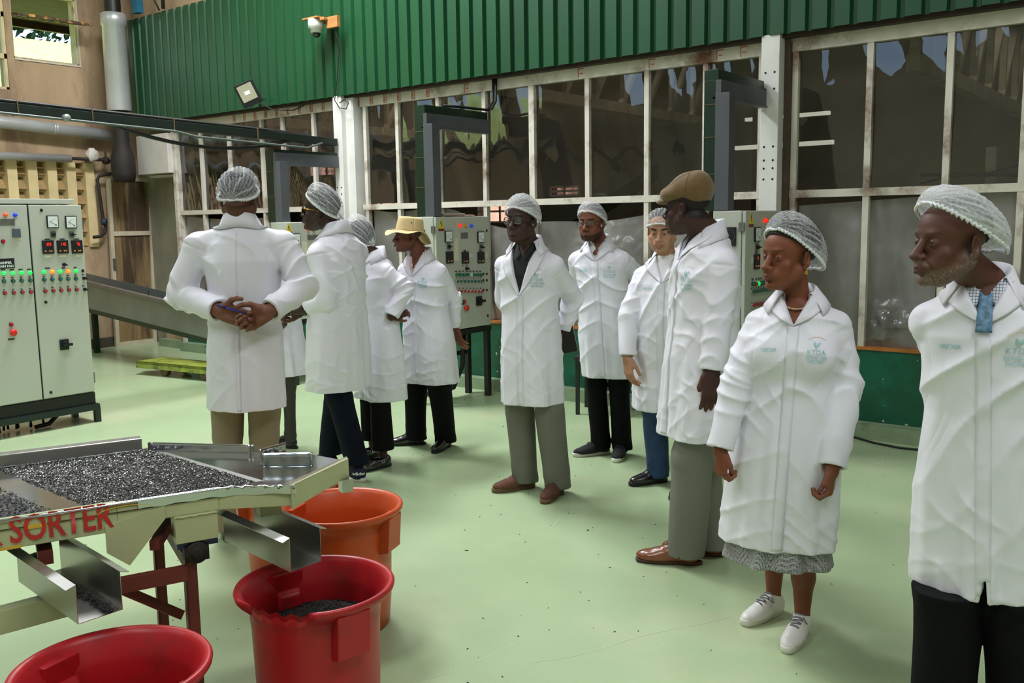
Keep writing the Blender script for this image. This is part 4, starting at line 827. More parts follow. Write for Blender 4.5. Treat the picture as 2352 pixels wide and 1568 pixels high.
def leaf_cloud(n, gen, seed, size=(.002, .006)):
    """n small curled grains as flattened prisms, gen() -> (x,y,z)"""
    rs = random.Random(seed); vs = np.zeros((n * 6, 3), 'f'); nf = np.zeros((n * 8, 3), 'i')
    F = [(0, 1, 2), (0, 2, 3), (0, 3, 4), (0, 4, 1), (5, 2, 1), (5, 3, 2), (5, 4, 3), (5, 1, 4)]
    for i in range(n):
        p = Vector(gen(rs)); a = rs.uniform(0, 6.3); s = rs.uniform(*size); el = rs.uniform(-.35, .35)
        d = Vector((math.cos(a) * math.cos(el), math.sin(a) * math.cos(el), math.sin(el))); q = Vector((-math.sin(a), math.cos(a), 0)); u = d.cross(q)
        w_ = s * rs.uniform(.25, .5); h_ = s * rs.uniform(.15, .35)
        for j, v in enumerate((p + d * s, p + q * w_, p + u * h_, p - q * w_, p - u * h_, p - d * s)): vs[i * 6 + j] = v
        for j, f_ in enumerate(F): nf[i * 8 + j] = [c + i * 6 for c in f_]
    me = bpy.data.meshes.new('grains'); me.from_pydata(vs.tolist(), [], nf.tolist()); return me
def leaves(q, n, r, zf, t):
    def g(rs):
        a = rs.uniform(0, 6.28); rr = r * math.sqrt(rs.random()); x, y = rr * math.cos(a), rr * math.sin(a); return (x, y, zf(x, y) + rs.uniform(.001, .006))
    o = obj('tea_grains', leaf_cloud(n, g, 5, (.003, .007)), M_tea, q)
    o['kind'] = 'stuff'
bin_((-2.772, 2.407, 0), M_orange_plastic, 'orange plastic bin under the end of the sorter table', 20)
bin_((-3.30, 2.57, 0), M_orange_plastic, 'second orange plastic bin mostly hidden behind the red bin and sorter', 60)
bin_((-2.22, 1.81, 0), M_red_plastic, 'red plastic bin with broken rim and black tea inside, in front of the orange bin', -12, broken=(-75, 31), tea=.355)
bin_((-2.214, 1.133, 0), M_red_plastic, 'red plastic bin at the bottom left corner, under the left chute', 12)

# ============================================================ TEA SORTER
SO = empty('tea_sorter', (-2.5, 1.667, 0), math.atan2(.92410, .38216), 'cream-green tea sorting machine with steel tray of black tea and red SORTER lettering', 'sorting machine')
# local axes: +x along the tray (u), +y away from the viewer (v)
ULO = -2.3
m = MB(); m.box((ULO, -.004, .706), (-.30, .02, .796)); m.box((-.30, -.004, .722), (.0, .02, .792)); m.box((0, -.004, .728), (.215, .02, .785)); m.build('side_panel', M_creamgreen, SO, bevel=.003)
m = MB(); m.box((ULO, -.0075, .764), (.0, -.004, .7665)); m.build('panel_seam', mat('panel_joint', '#3c3626', .7), SO)
# end wing of the tray
m = MB(); m.prism([(.0, -.004, 0), (.21, -.09, 0), (.21, -.075, 0), (.0, .02, 0)], (0, 0, .722), (0, 0, .785))
m.add([(.205, -.106, .715), (.47, .10, .735), (.47, .10, .80), (.205, -.106, .795), (.205, -.088, .715), (.47, .118, .735), (.47, .118, .80), (.205, -.088, .795)], [(0, 1, 2, 3), (4, 7, 6, 5), (0, 4, 5, 1), (1, 5, 6, 2), (2, 6, 7, 3), (3, 7, 4, 0)])
m.build('end_wing', M_creamgreen, SO, bevel=.002)
m = MB(); m.add([(.205, -.108, .792), (.47, .098, .797), (.47, .12, .803), (.205, -.086, .80)], [(0, 1, 2, 3)]); m.box((.43, .06, .69), (.47, .1, .735)); m.build('wing_trim', M_steel2, SO)
m = MB(); m.box((.13, .0, .672), (.20, .06, .725)); m.box((-.28, .02, .672), (-.23, .1, .71)); m.build('underside_lug', M_creamgreen, SO, bevel=.002)
# steel tray deck
zt = .782
m = MB(); m.add([(ULO, 0, zt), (0, 0, zt), (.205, -.09, zt), (.47, .11, zt), (.36, .34, zt), (.22, .42, zt), (-.1, .70, zt), (ULO, .70, zt)], [tuple(range(8))]); dk = m.build('deck', M_steel, SO); solidify(dk, .006)
# crumpled steel lip along the near edge
P = []
for j, (y, z) in enumerate([(-.010, .789), (-.012, .793), (-.006, .797), (.004, .796), (.012, .786), (.014, zt)]):
    P.append([(ULO + (0.0 - ULO) * i / 20, y + .0, z) for i in range(21)] + [(.215 * i / 16, y - .095 * (i / 16) ** 1.3 + .004 * math.sin(i * 2.3) * (j < 4), z + .004 * math.sin(i * 1.9 + j) - .006 * (i / 16)) for i in range(1, 17)])
m = MB(); m.grid(P); m.build('rim_lip', M_steel, SO)
m = MB(); P = []
for j in range(5): P.append([(-.02 + .235 * i / 18, -.012 - .095 * (max(0, (i - 1)) / 17) ** 1.3 - .004, .722 + .062 * j / 4 + .003 * math.sin(i * 1.7 + j * 2)) for i in range(19)])
m = MB()
# folded steel cover behind the lettering end
P = [[(-.24 + .46 * i / 24, -.0085 - (.10 * max(0, (i - 12) / 12) ** 1.3), .7665 + .026 * j / 3 + .002 * math.sin(i * 1.3 + j)) for i in range(25)] for j in range(4)]
m.grid(P); m.build('steel_flashing', M_steel, SO)
# guides
def guide(a, b, h, name='guide_plate', t=.004, foot=.03):
    m = MB(); a, b = Vector(a), Vector(b); d = (b - a).normalized(); nrm = Vector((-d.y, d.x, 0)); Z_ = Vector((0, 0, 1))
    P = []
    for j in range(5): P.append([a + (b - a) * i / 20 + Z_ * h * j / 4 + nrm * .0025 * noise.noise(Vector((i * .3, j * .5, a.x * 9))) for i in range(21)])
    P.append([a + (b - a) * i / 20 + Z_ * h + nrm * .008 for i in range(21)])
    m.grid(P); m.grid([[a + (b - a) * i / 20 - nrm * foot * j + Z_ * .0015 for i in range(21)] for j in range(2)]); o = m.build(name, M_steel, SO); solidify(o, .002); return o
guide((-.112, .67, zt), (.216, .409, zt), .036); guide((.19, .19, zt), (.343, .107, zt), .055, foot=.02)
guide((.22, .33, zt), (.33, .385, zt), .035)
m = MB(); m.box((ULO, .68, .79), (-.13, .735, .835)); m.build('far_steel_bar', M_steel2, SO, bevel=.004)
m = MB(); m.box((ULO, .70, .70), (.0, .72, .79)); m.build('side_panel', M_creamgreen, SO)
# tea lying on the deck: two beds divided by a steel strip
def quadpt(q, s, r_): 
    a = Vector(q[0]).lerp(Vector(q[1]), s); b = Vector(q[3]).lerp(Vector(q[2]), s); return a.lerp(b, r_)
B1 = [(-.372, .014, 0), (.120, .016, 0), (-.112, .672, 0), (-.60, .672, 0)]
B2 = [(ULO + .02, .014, 0), (-.462, .014, 0), (-.70, .672, 0), (ULO + .02, .672, 0)]
def bedz(x, y): return zt + .007 + .005 * noise.noise(Vector((x * 14, y * 14, 0)))
for q, nn, nm in ((B1, 30000, 'tea_bed'), (B2, 9000, 'tea_bed')):
    m = MB(); P = [[(p.x, p.y, bedz(p.x, p.y) - (.006 if (i in (0, 60) or j in (0, 60)) else 0)) for i in range(61) for p in [quadpt(q, i / 60, j / 60)]] for j in range(61)]
    m.grid(P); bd = m.build(nm, M_tea, SO)
    if q is B1:
        def g(rs):
            p = quadpt(B1, min(1, max(0, rs.random() * 1.012 - .004 + rs.gauss(0, .003))), rs.random()); return (p.x, p.y, bedz(p.x, p.y) + rs.uniform(0, .004))
    else:
        def g(rs):
            p = quadpt([(-1.3, .014, 0)] + B2[1:3] + [(-1.3, .672, 0)], rs.random(), rs.random()); return (p.x, p.y, bedz(p.x, p.y) + rs.uniform(0, .004))
    me = leaf_cloud(nn, g, 9 if q is B1 else 10, (.0025, .0055)); gr = obj('tea_grains', me, mat('glossy_tea_grain' if q is B1 else 'matt_tea_grain', '#0d0a09' if q is B1 else '#171210', .27 if q is B1 else .6, var=.5, vscale=200, spec=1.0 if q is B1 else .25, coat=1.0 if q is B1 else 0), bd); gr['kind'] = 'stuff'
m = MB(); m.add([(-.455, .016, zt + .003), (-.378, .016, zt + .003), (-.606, .67, zt + .003), (-.694, .67, zt + .003)], [(0, 1, 2, 3)]); o = m.build('divider_strip', M_steel2, SO); solidify(o, .003)
m = MB(); m.add([(.124, .018, zt + .004), (.15, .018, zt + .004), (-.085, .67, zt + .004), (-.108, .67, zt + .004)], [(0, 1, 2, 3)]); o = m.build('divider_strip', M_steel2, SO); solidify(o, .003)
# lettering on the side
me = text_mesh('K SORTER', .108, bold=.0022)
xs_ = [v.co.x for v in me.vertices]; x0_, x1_ = min(xs_), max(xs_); me.transform(Matrix.Translation((-x0_, 0, 0))); sc_ = .345 / (x1_ - x0_)
me.transform(Matrix(((sc_, 0, 0, -.655), (0, 0, 1, -.0082), (0, 1.0, 0, .757), (0, 0, 0, 1)))); obj('red_lettering', me, mat('red_letter_paint', '#c3312b', .5, var=.12, vscale=30), SO)
m = MB()
for (u0, u1, z0_, z1_) in ((-.545, -.49, .757, .768), (-.62, -.56, .706, .714)):
    m.box((u0, -.0078, z0_), (u1, -.0040, z1_)); m.build('yellow_paint_mark', mat('faded_yellow_paint', '#dcb23c', .5), SO); m = MB()
m.tube([(-.275 + .08 * math.cos(a_), -.0075, .765 + .018 * math.sin(a_)) for a_ in [k * math.pi / 12 for k in range(13)]], .0018, 4); m.build('yellow_paint_mark', mat('faded_yellow_paint', '#dcb23c', .5), SO)
# gusset, mount block, bearing, legs
m = MB(); m.prism([(-.336, 0, .73), (-.336, 0, .645), (-.275, 0, .594), (-.165, 0, .722), (-.165, 0, .764)], (0, -.008, 0), (0, .004, 0)); m.build('gusset_plate', M_creamgreen, SO)
m = MB(); m.box((-.139, -.02, .637), (-.009, .06, .722)); m.build('mount_block', M_creamgreen, SO, bevel=.002)
m = MB(); m.tube([(-.14 + .13 * i / 12, -.021, .7215 + .0015 * math.sin(i * 2)) for i in range(13)], .003, 6); m.build('weld_bead', M_creamgreen, SO)
m = MB(); m.box((-.135, -.005, .615), (-.01, .05, .635)); m.build('bearing_bracket', mat('dark_blue_bolt_paint', '#2c3a63', .5), SO)
m = MB(); m.lathe([(.0001, -.03), (.018, -.03), (.02, -.022), (.034, -.02), (.036, .0), (.036, .04), (.0001, .04)], 24, (-.078, -.005, .60), 'Y'); m.box((-.115, -.012, .57), (-.04, .03, .62)); m.build('bearing_housing', M_rustpipe, SO, bevel=.002)
for (x, y, zz) in ((-.097, .01, .58), (-.097, .68, .62), (-1.5, .01, .7), (-1.5, .68, .7)):
    m = MB(); m.box((x - .018, y - .016, 0), (x + .018, y - .010, zz)); m.box((x - .018, y - .016, 0), (x - .012, y + .03, zz)); m.build('leg', M_rust, SO)
m = MB(); m.bar((-.40, 0, .535), (-.11, 0, .535), .03, .045); m.bar((-.097, .01, .56), (-.097, .68, .56), .03, .045); m.bar((-.30, .0, .52), (-.12, .1, .36), .02, .03); m.build('stretcher', M_rust, SO)
m = MB(); m.bar((-.33, .3, .70), (-.08, .3, .62), .04, .03); m.bar((-.5, .0, .66), (-.5, .7, .66), .04, .04); m.bar((-.2, 0, .64), (.0, .5, .66), .03, .03); m.build('cross_member', M_rust, SO)
m = MB(); m.bar((-2.2, .04, .36), (-.42, .03, .505), .05, .072); m.build('lower_rail', M_creamgreen, SO, bevel=.003)
m = MB(); m.box((-.2, .1, .69), (.3, .6, .70)); m.box((-1.8, .1, .69), (-.35, .6, .70)); m.build('under_tray', M_steel2, SO)
# discharge chutes
def chute(p0, p1, w, h, tea_):
    """p0 inner bottom centre, p1 outer bottom centre in sorter space"""
    p0, p1 = Vector(p0), Vector(p1); d = (p1 - p0).normalized(); s = Vector((d.y, -d.x, 0)).normalized(); Z_ = Vector((0, 0, 1)); fl = .026
    sec = [-s * (w / 2 + fl) + Z_ * (h - .008), -s * (w / 2) + Z_ * h, -s * (w / 2), s * (w / 2), s * (w / 2) + Z_ * h, s * (w / 2 + fl) + Z_ * (h - .008)]
    m = MB(); P = [[p + q for q in sec] for p in (p0, p0.lerp(p1, .5), p1)]; m.grid(P, sm=False); o = m.build('discharge_chute', M_steel2, SO, fix=False); solidify(o, .0025, 0); return o
ch1 = chute((.090, .135, .578), (.216, -.197, .553), .118, .108, 0)
ch2 = chute((-.515, .10, .578), (-.385, -.262, .553), .124, .110, 1)
def g(rs):
    t_ = rs.random() ** .6; p = Vector((-.515, .10, .578)).lerp(Vector((-.385, -.262, .553)), .25 + .77 * t_); return (p.x + .026 + rs.gauss(0, .011 - .004 * t_), p.y + .008, p.z + .004 + abs(rs.gauss(0, .006)))
gr = obj('tea_grains', leaf_cloud(900, g, 21, (.003, .006)), M_tea, ch2); gr['kind'] = 'stuff'
# loose foil under the rail at the left
m = MB(); P = [[(-3.05 + i * .035, .95 + j * .035, .005 + .035 * abs(noise.noise(Vector((i * .35, j * .5, 2)))) + .02 * abs(noise.noise(Vector((i * .9, j * 1.1, 7))))) for i in range(16)] for j in range(14)]
m.grid(P); o = m.build('plastic_wrap', M_film, label='crumpled clear plastic wrap on the floor beneath the sorter rail', cat='plastic wrap')
m = MB(); m.lathe([(.045, -.02), (.05, 0), (.045, .02)], 16, (-.52, .35, .52), 'X'); m.cyl((-.545, .35, .52), (-.495, .35, .52), .04); m.build('drive_wheel', mat('blue_black_wheel', '#22303f', .5), SO)
# ============================================================ DISTANCE FIELDS -> SMOOTH BODIES AND CLOTHES
class Grid:
    def __init__(s, lo, hi, v):
        s.v = v; s.lo = np.array(lo, float); s.n = (np.ceil((np.array(hi) - s.lo) / v)).astype(int) + 1
        s.ax = [s.lo[i] + v * np.arange(s.n[i]) for i in range(3)]; s.D = np.full(s.n, .5, np.float32)
    def _sl(s, lo, hi, m):
        a = np.clip(np.floor((np.array(lo) - m - s.lo) / s.v).astype(int), 0, s.n); b = np.clip(np.ceil((np.array(hi) + m - s.lo) / s.v).astype(int) + 1, 0, s.n)
        return a, b
    def _xyz(s, a, b):
        return (s.ax[0][a[0]:b[0], None, None].astype(np.float32), s.ax[1][None, a[1]:b[1], None].astype(np.float32), s.ax[2][None, None, a[2]:b[2]].astype(np.float32))
    def add(s, prim, k=.0, op='+'):
        fn, lo, hi = prim; a, b = s._sl(lo, hi, max(k, 0) + 4 * s.v)
        if (b <= a).any(): return s
        X, Y, Z = s._xyz(a, b); d = fn(X, Y, Z); S = (slice(a[0], b[0]), slice(a[1], b[1]), slice(a[2], b[2])); c = s.D[S]
        if op == '-': c, d = -c, d
        if k > 0:
            h = np.maximum(k - np.abs(c - d), 0) / k; r = np.minimum(c, d) - h * h * k * .25
        else: r = np.minimum(c, d)
        s.D[S] = -r if op == '-' else r
        return s
    def cut(s, prim, k=.0): return s.add(prim, k, '-')
    def warp(s, fn, lo=None, hi=None):
        a, b = s._sl(s.lo if lo is None else lo, s.lo + s.v * s.n if hi is None else hi, 0); X, Y, Z = s._xyz(a, b)
        s.D[a[0]:b[0], a[1]:b[1], a[2]:b[2]] += fn(X, Y, Z)
    def surf(s):
        D = s.D; D[0] = D[-1] = .1; D[:, 0] = D[:, -1] = .1; D[:, :, 0] = D[:, :, -1] = .1
        I = D < 0; nx, ny, nz = D.shape
        cnt = np.zeros((nx - 1, ny - 1, nz - 1), np.int8)
        C = [(i, j, k) for i in (0, 1) for j in (0, 1) for k in (0, 1)]
        for i, j, k in C: cnt += I[i:nx - 1 + i, j:ny - 1 + j, k:nz - 1 + k]
        M = (cnt > 0) & (cnt < 8); idx = np.argwhere(M); ids = np.full(M.shape, -1, np.int32); ids[M] = np.arange(len(idx))
        vals = np.stack([D[idx[:, 0] + i, idx[:, 1] + j, idx[:, 2] + k] for i, j, k in C], 1); Cf = np.array(C, float)
        acc = np.zeros((len(idx), 3)); n = np.zeros(len(idx))
        for a in range(8):
            for b in range(a + 1, 8):
                if np.abs(Cf[a] - Cf[b]).sum() != 1: continue
                va, vb = vals[:, a], vals[:, b]; m = (va < 0) != (vb < 0); t = np.where(m, va / np.where(m, va - vb, 1), 0)
                acc += m[:, None] * (Cf[a] + t[:, None] * (Cf[b] - Cf[a])); n += m
        V = s.lo + s.v * (idx + acc / n[:, None]); F = []
        for ax in range(3):
            sl0 = [slice(1, -1)] * 3; sl1 = [slice(1, -1)] * 3; sl0[ax] = slice(0, -1); sl1[ax] = slice(1, None)
            A, B = I[tuple(sl0)], I[tuple(sl1)]; E_ = np.argwhere(A != B); off = np.array([1, 1, 1]); off[ax] = 0; P = E_ + off
            o1, o2 = [(1, 2), (2, 0), (0, 1)][ax]; e1 = np.zeros(3, int); e1[o1] = 1; e2 = np.zeros(3, int); e2[o2] = 1
            g = lambda q: ids[q[:, 0], q[:, 1], q[:, 2]]
            q = np.stack([g(P - e1 - e2), g(P - e2), g(P), g(P - e1)], 1); inside = A[tuple(E_.T)]
            q[~inside] = q[~inside][:, ::-1]; F.append(q)
        return V, np.concatenate(F)

def np_mesh(name, V, F, smooth=True):
    me = bpy.data.meshes.new(name); me.vertices.add(len(V)); me.vertices.foreach_set('co', np.asarray(V, np.float32).ravel())
    me.loops.add(F.size); me.loops.foreach_set('vertex_index', F.astype(np.int32).ravel()); me.polygons.add(len(F))
    me.polygons.foreach_set('loop_start', np.arange(0, F.size, F.shape[1], dtype=np.int32)); me.polygons.foreach_set('loop_total', np.full(len(F), F.shape[1], np.int32))
    me.update(calc_edges=True); me.validate(); me.polygons.foreach_set('use_smooth', [smooth] * len(me.polygons)); return me
def set_col(me, C):
    at = me.color_attributes.new('tint', 'FLOAT_COLOR', 'POINT'); c = np.ones((len(me.vertices), 4), np.float32); c[:, :3] = C; at.data.foreach_set('color', c.ravel())

V3 = lambda *a: np.array(a, float)
def cone(a, b, ra, rb, flat=None, mod=None, clip=False):
    """round cone a->b; flat=(axis, factor) squashes the section along axis; mod(t, ang-ish coords) adds to the radius"""
    a, b = np.array(a, float), np.array(b, float); d = b - a; L2 = float(d @ d); r = max(ra, rb) * (max(1, flat[1]) if flat is not None else 1) + .01
    def fn(X, Y, Z):
        px, py, pz = X - a[0], Y - a[1], Z - a[2]; t0 = (px * d[0] + py * d[1] + pz * d[2]) / L2; t = np.clip(t0, 0, 1)
        qx, qy, qz = px - t * d[0], py - t * d[1], pz - t * d[2]
        q2 = qx * qx + qy * qy + qz * qz
        if flat is not None:
            n, f_ = np.array(flat[0], float), flat[1]; dn = d / math.sqrt(L2); n = n - dn * (n @ dn); n = n / np.linalg.norm(n)
            c = qx * n[0] + qy * n[1] + qz * n[2]; q2 = q2 - c * c + (c / f_) ** 2
        D = np.sqrt(np.maximum(q2, 1e-12)) - (ra + (rb - ra) * t)
        if mod is not None: D = D - mod(t0 * math.sqrt(L2), X, Y, Z)
        if clip: D = np.maximum(D, (t0 - 1) * math.sqrt(L2))
        return D
    return fn, np.minimum(a, b) - r, np.maximum(a, b) + r
def ell(c, r, Rm=None, k=None):
    c, r = np.array(c, float), np.array(r, float)
    Rm = np.eye(3) if Rm is None else np.array(Rm)
    def fn(X, Y, Z):
        x, y, z = X - c[0], Y - c[1], Z - c[2]
        p = [(Rm[0][i] * x + Rm[1][i] * y + Rm[2][i] * z) for i in range(3)]
        k0 = np.sqrt((p[0] / r[0]) ** 2 + (p[1] / r[1]) ** 2 + (p[2] / r[2]) ** 2); k1 = np.sqrt((p[0] / r[0] ** 2) ** 2 + (p[1] / r[1] ** 2) ** 2 + (p[2] / r[2] ** 2) ** 2)
        return k0 * (k0 - 1) / np.maximum(k1, 1e-6)
    m = r.max(); return fn, c - m, c + m
def loft(zs, cx, cy, rx, ry, p=2.3, mod=None, ryb=None):
    zs = np.array(zs, float); cx, cy, rx, ry = [np.broadcast_to(np.array(q, float), zs.shape) for q in (cx, cy, rx, ry)]
    def fn(X, Y, Z):
        z = Z.ravel(); I_ = lambda q: np.interp(z, zs, q)[None, None, :].astype(np.float32)
        x, y = X - I_(cx), Y - I_(cy); a, b = I_(rx), I_(ry)
        if ryb is not None: b = np.where(y > 0, I_(np.array(ryb, float)), b)
        k0 = (np.abs(x / a) ** p + np.abs(y / b) ** p) ** (1 / p); rr = np.sqrt(x * x + y * y)
        D = (1 - 1 / np.maximum(k0, 1e-3)) * rr
        if mod is not None: D = D - mod(x, y, Z)
        return np.maximum(D, np.maximum(zs[0] - Z, Z - zs[-1]))
    mx = rx.max() + .03; my = max(ry.max(), 0 if ryb is None else max(ryb)) + .03
    return fn, V3(cx.min() - mx, cy.min() - my, zs[0]), V3(cx.max() + mx, cy.max() + my, zs[-1])
def boxp(lo, hi, Rm=None, c=None, rr=0.0):
    lo, hi = np.array(lo, float), np.array(hi, float); ce = (lo + hi) / 2; h = (hi - lo) / 2 - rr
    def fn(X, Y, Z):
        q = [np.abs(A - ce[i]) - h[i] for i, A in enumerate((X, Y, Z))]
        return np.sqrt(sum(np.maximum(a, 0) ** 2 for a in q)) + np.minimum(np.maximum(np.maximum(q[0], q[1]), q[2]), 0) - rr
    return fn, lo, hi
def xform(prim, M):
    """place a primitive with rotation matrix Rm (3x3) and offset t"""
    Rm, t = M; fn, lo, hi = prim; cs = np.array([[x, y, z] for x in (lo[0], hi[0]) for y in (lo[1], hi[1]) for z in (lo[2], hi[2])]) @ Rm.T + t
    def f2(X, Y, Z):
        x, y, z = X - t[0], Y - t[1], Z - t[2]
        return fn(Rm[0, 0] * x + Rm[1, 0] * y + Rm[2, 0] * z, Rm[0, 1] * x + Rm[1, 1] * y + Rm[2, 1] * z, Rm[0, 2] * x + Rm[1, 2] * y + Rm[2, 2] * z)
    return f2, cs.min(0), cs.max(0)
def wav(seed, n=5, f=1.0):
    r = np.random.RandomState(seed); K = r.normal(size=(n, 3)); K /= np.linalg.norm(K, axis=1)[:, None]; K *= f * r.uniform(.6, 1.5, (n, 1)); P = r.uniform(0, 6.28, n)
    def fn(X, Y, Z, s=(1, 1, 1)):
        o = 0
        for i in range(n): o = o + np.sin(K[i, 0] * s[0] * X + K[i, 1] * s[1] * Y + K[i, 2] * s[2] * Z + P[i])
        return o / math.sqrt(n)
    return fn
def Rz(a): c, s = math.cos(a), math.sin(a); return np.array([[c, -s, 0], [s, c, 0], [0, 0, 1.]])
def Rx(a): c, s = math.cos(a), math.sin(a); return np.array([[1., 0, 0], [0, c, -s], [0, s, c]])
def Ry(a): c, s = math.cos(a), math.sin(a); return np.array([[c, 0, s], [0, 1., 0], [-s, 0, c]])
nrm = lambda v: np.array(v, float) / np.linalg.norm(v)

# ------------------------------------------------------------ head (local: face towards -Y, eyes at z=0)
def head_field(G, M, S, q):
    """q: feature options"""
    A = lambda prim, k=.0, op='+': G.add(xform(prim, M), k * S, op)
    s = lambda *v: [x * S for x in v]
    jw = q.get('jaw', 1.0); nw = q.get('nose_w', 1.0); nl = q.get('nose_l', 1.0); lp = q.get('lips', 1.0); ck = q.get('cheek', 1.0)
    A(ell(s(0, .012, .042), s(.073, .092, .078)))                        # cranium
    A(ell(s(0, -.038, .022), s(.060, .048, .060)), .03)                  # forehead
    A(ell(s(0, -.030, -.045), s(.056 * jw, .052, .058)), .03)            # face mass
    A(ell(s(0, -.048, -.092), s(.034 * jw, .036, .026)), .025)           # chin block
    for sx in (-1, 1):
        A(cone(s(sx * .056 * jw, .008, -.050), s(sx * .028 * jw, -.052, -.092), .022 * S, .018 * S), .025)   # jaw line
        A(ell(s(sx * .042, -.056, -.030), s(.022 * ck, .017, .017)), .018)   # cheek bone
        A(ell(s(sx * .033, -.060, -.058), s(.020 * ck, .018, .022)), .02)
    A(cone(s(-.030, -.078, .022), s(.030, -.078, .022), .0095 * S, .0095 * S), .014)   # brow ridge
    for sx in (-1, 1): A(ell(s(sx * .031, -.089, .000), s(.017, .016, .0125)), .012, '-')   # sockets
    A(cone(s(0, -.082, .012), s(0, -.098 - .008 * nl, -.030), .0085 * S, .0125 * S * (.6 + .4 * nw)), .009)    # bridge
    A(ell(s(0, -.104 - .008 * nl, -.036), s(.0125 * nw, .0115, .0095)), .006)           # tip
    for sx in (-1, 1):
        A(ell(s(sx * .0145 * nw, -.096 - .003 * nl, -.038), s(.0088, .0105, .0078)), .005)      # wings
        A(ell(s(sx * .0075 * nw, -.104 - .005 * nl, -.0465), s(.0038, .0055, .0035)), .003, '-')   # nostrils
    A(ell(s(0, -.084, -.062), s(.030, .020, .022)), .02)                 # muzzle
    ly = -.1015 - .003 * lp
    for sx in (-1, 1):
        A(cone(s(0, ly, -.0655), s(sx * .0225, ly + .013, -.0695), .0055 * S * lp, .0028 * S), .004)
        A(cone(s(0, ly - .0005, -.0765), s(sx * .020, ly + .0125, -.0725), .0062 * S * lp, .0028 * S), .004)
        A(cone(s(0, ly - .009, -.0708), s(sx * .022, ly + .007, -.0711), .0012 * S, .0011 * S), .003, '-')
    A(ell(s(0, -.096, -.0865), s(.018, .010, .006)), .008, '-')          # fold under the lip
    A(ell(s(0, -.082, -.102), s(.019, .015, .014)), .014)                # chin
    for sx in (-1, 1):                                                   # ears
        E = lambda prim, k=.0, op='+': A(prim, k, op)
        E(ell(s(sx * .078, .014, -.008), s(.009, .019, .031), Rz(sx * R(22))), .006)
        E(ell(s(sx * .086, .009, -.004), s(.007, .011, .018), Rz(sx * R(22))), .005, '-')
        E(ell(s(sx * .077, .004, -.034), s(.006, .008, .009)), .005)
    for sx in (-1, 1):                                                   # lids round the eyeballs
        A(ell(s(sx * .031, -.0735, .000), s(.0142, .0142, .0142)), .004)
        sl = q.get('slit', .0033)
        A(ell(s(sx * .031, -.090, -.0008), s(.0112, .010, sl)), .0015, '-')
    if q.get('folds'):
        for sx in (-1, 1): A(cone(s(sx * .022, -.099, -.042), s(sx * .036, -.080, -.075), .002 * S, .0018 * S), .008, '-')

def head_tint(V, M, S, q):
    Rm, t = M; L_ = (V - t) @ Rm / S; x, y, z = L_.T; n = len(V)
    skin = np.array(lin(q['skin'])[:3]); C = np.tile(skin, (n, 1))
    wn = wav(3, 5, 90); sp = np.sin(x * 2300) * np.sin(y * 2100 + 1) * np.sin(z * 2500 + 2)
    C *= (1 + .05 * wn(x, y, z)[:, None])
    def blend(col, m): C[:] = C * (1 - m[:, None]) + np.array(lin(col)[:3]) * m[:, None]
    g = lambda cx, cy, cz, rx, ry, rz: np.exp(-(((x - cx) / rx) ** 2 + ((y - cy) / ry) ** 2 + ((z - cz) / rz) ** 2))
    lipm = np.clip(1.6 * np.exp(-((np.abs(x) / .025) ** 4 + ((z + .0712) / (.0105 * q.get('lips', 1))) ** 4)) * (y < -.083), 0, 1)
    blend(q.get('lip', '#5a2f2c'), lipm * .8)
    blend(q.get('socket', q['skin']), np.clip(g(.031, -.08, -.002, .017, .03, .013) + g(-.031, -.08, -.002, .017, .03, .013), 0, 1) * .35)
    if q.get('brow', True):
        for sx in (-1, 1):
            u = sx * x; zz = .0215 + .004 * np.sin((u - .014) / .036 * 2.4) - .0
            blend(q.get('hairc', '#0d0a09'), np.clip(1.5 * np.exp(-(((u - .032) / .0185) ** 4 + ((z - zz) / (.0042 * q.get('brow_w', 1))) ** 4)) * (y < -.04), 0, 1) * q.get('brow_a', .85))
    if q.get('beard'):
        bc, ba, gr = q['beard']
        jaw = np.clip((-.050 - z + .35 * (y + .03)) / .014, 0, 1) * np.clip((.018 - y) / .02, 0, 1); mo = np.clip(1.5 * np.exp(-((np.abs(x) / .027) ** 4 + ((z + .056) / .0075) ** 4)) * (y < -.085), 0, 1)
        side = np.clip((-.012 - z) / .02, 0, 1) * np.exp(-((y - .004) / .018) ** 2)
        m = np.clip(np.maximum(np.maximum(jaw, mo), side) * (1 - lipm) * np.clip((z + .145) / .02, 0, 1), 0, 1) * ba
        if gr: m = m * np.clip(np.random.RandomState(1).uniform(-.15, 1.15, n), 0, 1)
        blend(bc, m)
    if q.get('hairline') is not None:   # close-cropped hair painted where it grows
        hl = np.clip((z - q['hairline'] + .9 * np.clip(-y - .02, 0, 1) - .0 + np.where(y > .02, .07, 0)) / .008, 0, 1)
        blend(q.get('hairc', '#0d0a09'), hl * .85)
    return C

